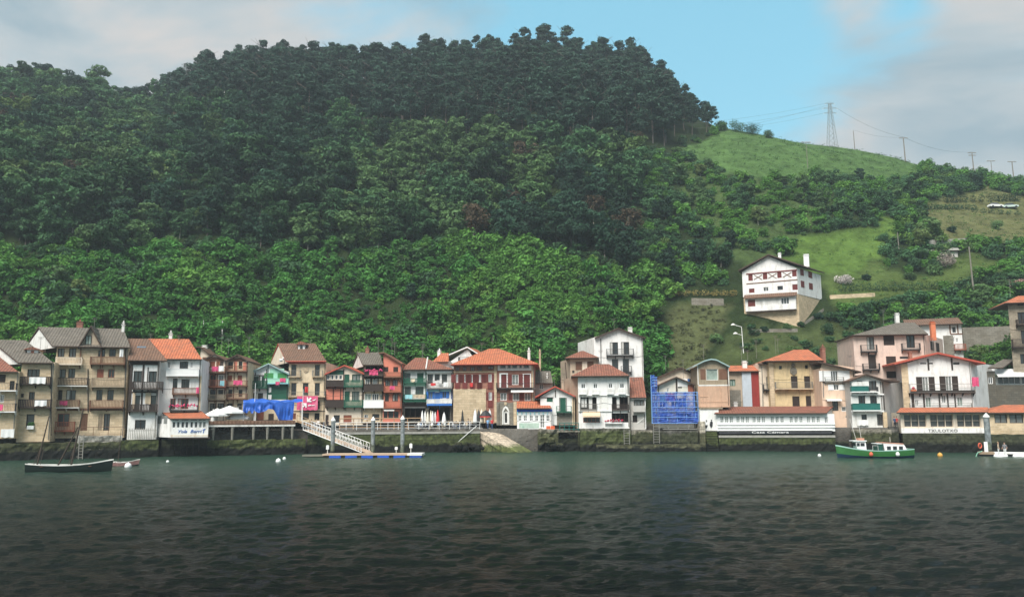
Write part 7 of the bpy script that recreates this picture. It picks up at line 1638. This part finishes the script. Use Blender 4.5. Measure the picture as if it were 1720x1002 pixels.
gwall(1162,512,1216,513,1.6,stoneg,'short stone retaining wall at the top of the brown cleared strip'); gwall(1262,558,1340,557,.7,stoneg,'rough retaining wall under the hillside chalet'); gwall(1352,545,1384,522,.6,stoneg,'pale ramp wall climbing beside the hillside chalet'); gwall(1620,592,1700,590,5.0,stoneg,'tall old stone wall behind the houses at the right'); gwall(1395,502,1470,498,.9,stoneb,'low rubble wall below the clipped hedge'); gwall(1560,418,1660,412,2.2,concrete,'grey terrace wall below the small field')
def bushobj(px,py,w,m,label,name='flowering_bush',h=.8):
    p=hit(px,py); r=w/F*p.y/2; rng=random.Random(int(px)); me=crown_mesh('bush',m,rng,[((rng.uniform(-.6,.6)*r,rng.uniform(-.4,.4)*r,r*h*rng.uniform(.3,1.1)),(r*.5,r*.5,r*.45)) for _ in range(8)],260/max(.5,r),.12,.26); o=bpy.data.objects.new(name,me); col.objects.link(o); o.location=p; tag(o,label,'bush')
bushobj(1418,477,28,mat_:=lf_hyd,'white flowering bush at the foot of the bright meadow'); bushobj(1704,488,34,leafmat('pink_blossom',(.50,.30,.26),.2),'pink flowering bush above the orange eaves at the right edge'); bushobj(1588,447,44,leafmat('bleached_twigs',(.40,.34,.30),.3),'pale bleached shrub heap below the terrace wall')
for i,(bx_,by_,bw_) in enumerate(((1262,553,16),(1285,556,14),(1322,554,20),(1346,548,16),(1375,535,18),(1205,575,26),(1390,560,30),(1440,530,26),(1530,470,22),(1480,405,24),(1455,470,16),(1620,505,26),(1565,500,22),(1600,390,18),(1675,385,26),(1240,222,34),(1268,226,38),(1290,232,26))):
    bushobj(bx_,by_,bw_,(lf_mid,lf_dark,lf_light)[i%3],'rounded green bush, '+['at the left foot of the chalet wall','below the chalet stone base','right below the chalet base','at the right corner of the chalet','beside the ramp of the chalet','left of the white street lamp','down the slope right of the chalet','in the middle of the lower terraces','above the long clipped hedge','alone in the bright meadow','at the right of the white flowering bush','beside the tall bare pole','below the long hedge','on the small upper field','at the right edge of the upper field','on the ridge where the pine wood ends, left one','on the ridge where the pine wood ends, middle one','on the ridge where the pine wood ends, right one'][i],'bush')
def palm():
    p=T(828,-34,3.75); p=hit(828,600); e=empty('palm_tree',p,0,'small palm tree rising behind the brick palace','palm'); h=4.6; MB().tube((0,0,-.5),(0,0,h),.28,.22,8).build('trunk',bark,e); m=MB(); rng=random.Random(4); Lf=[]
    for i in range(34):
        a=rng.uniform(0,6.28); el=rng.uniform(-.3,1.3); l=rng.uniform(2.0,2.7); pr=None
        for k in range(6):
            t=k/5; r=l*t*math.cos(el*(1-t*.5)); z=h+l*t*math.sin(el)-1.5*t*t; c=Vector((math.cos(a)*r,math.sin(a)*r,z)); s=Vector((-math.sin(a),math.cos(a),0))*(.28*(1-t)+.06)
            if pr: m.poly([pr[0]-pr[1],pr[0]+pr[1],c+s,c-s]); Lf.append(rng.random())
            pr=(c,s)
    me=m.mesh('fronds',lf_low); at=me.attributes.new('leaf','FLOAT','FACE'); at.data.foreach_set('value',Lf); o=bpy.data.objects.new('fronds',me); col.objects.link(o); o.parent=e
palm()
def car(px,py,rz,paint,label):
    p=hit(px,py); e=empty('parked_car',p,rz,label,'car','cars parked on the upper terrace'); MB().prism([(-2.1,-.8,.35),(2.1,-.8,.35),(2.12,-.8,.75),(1.5,-.8,.92),(-1.9,-.8,.95),(-2.12,-.8,.7)],(0,1.6,0)).build('body',paint,e); MB().hexa([(-1.8,-.75,.93),(1.1,-.75,.93),(1.1,.75,.93),(-1.8,.75,.93)],[(-1.3,-.62,1.45),(.5,-.62,1.45),(.5,.62,1.45),(-1.3,.62,1.45)]).build('cabin',glass,e); MB().box(-1.28,.48,-.61,.61,1.452,1.48).build('roof',paint,e)
    for x in (-1.3,1.35):
        for y in (-.82,.66): MB().tube((x,y,.33),(x,y+.18,.33),.33,k=12).build('wheel',iron,e)
car(1672,349,.1,whitep,'white car parked on the upper terrace, left of the pair'); car(1697,350,-.2,mat('pale_green_car_paint',(.5,.6,.56),.4,.05),'pale green car parked on the upper terrace, right of the pair')
h=H(J_:=(1360,150,2.708),'farm_shed','low stone farm shed with flat pale roof among the trees below the small field','shed',600,hit(1580,430).y,-8,zb=30,pyref=425)
h.win(560,745,590,760,gl=darkint,fr=woodd); h.wall(500,735,675,800,6,greyr); h.sroof((490,736),(682,730),(670,716),(510,722),6,concrete,over=.5)
h=H(J_,'farm_hut','tiny white and brown hut at the top edge of the bright meadow','hut',320,hit(1478,350).y,-8,zb=50,pyref=350)
h.win(300,540,312,550,mull=0,gl=glass,fw=.05); h.wall(280,535,360,556,3,whitedirty); h.sroof((275,535),(365,533),(360,520),(285,522),3,roofbrown,over=.3)
HAZE=.00036
# ---------------------------------------------------------------- air
def make_haze():
    mb=MB(); mb.box(-900,900,-40,900,-2,260)
    m=bpy.data.materials.new('haze'); m.use_nodes=True; nt=m.node_tree; nt.nodes.clear()
    o=nt.nodes.new('ShaderNodeOutputMaterial'); v=nt.nodes.new('ShaderNodeVolumePrincipled')
    v.inputs['Color'].default_value=(.80,.92,1,1); v.inputs['Density'].default_value=HAZE; v.inputs['Anisotropy'].default_value=.2
    nt.links.new(v.outputs[0],o.inputs['Volume'])
    ob=mb.build('haze',m); ob['kind']='stuff'; ob['label']='thin bluish haze in the air over the harbour'
make_haze()
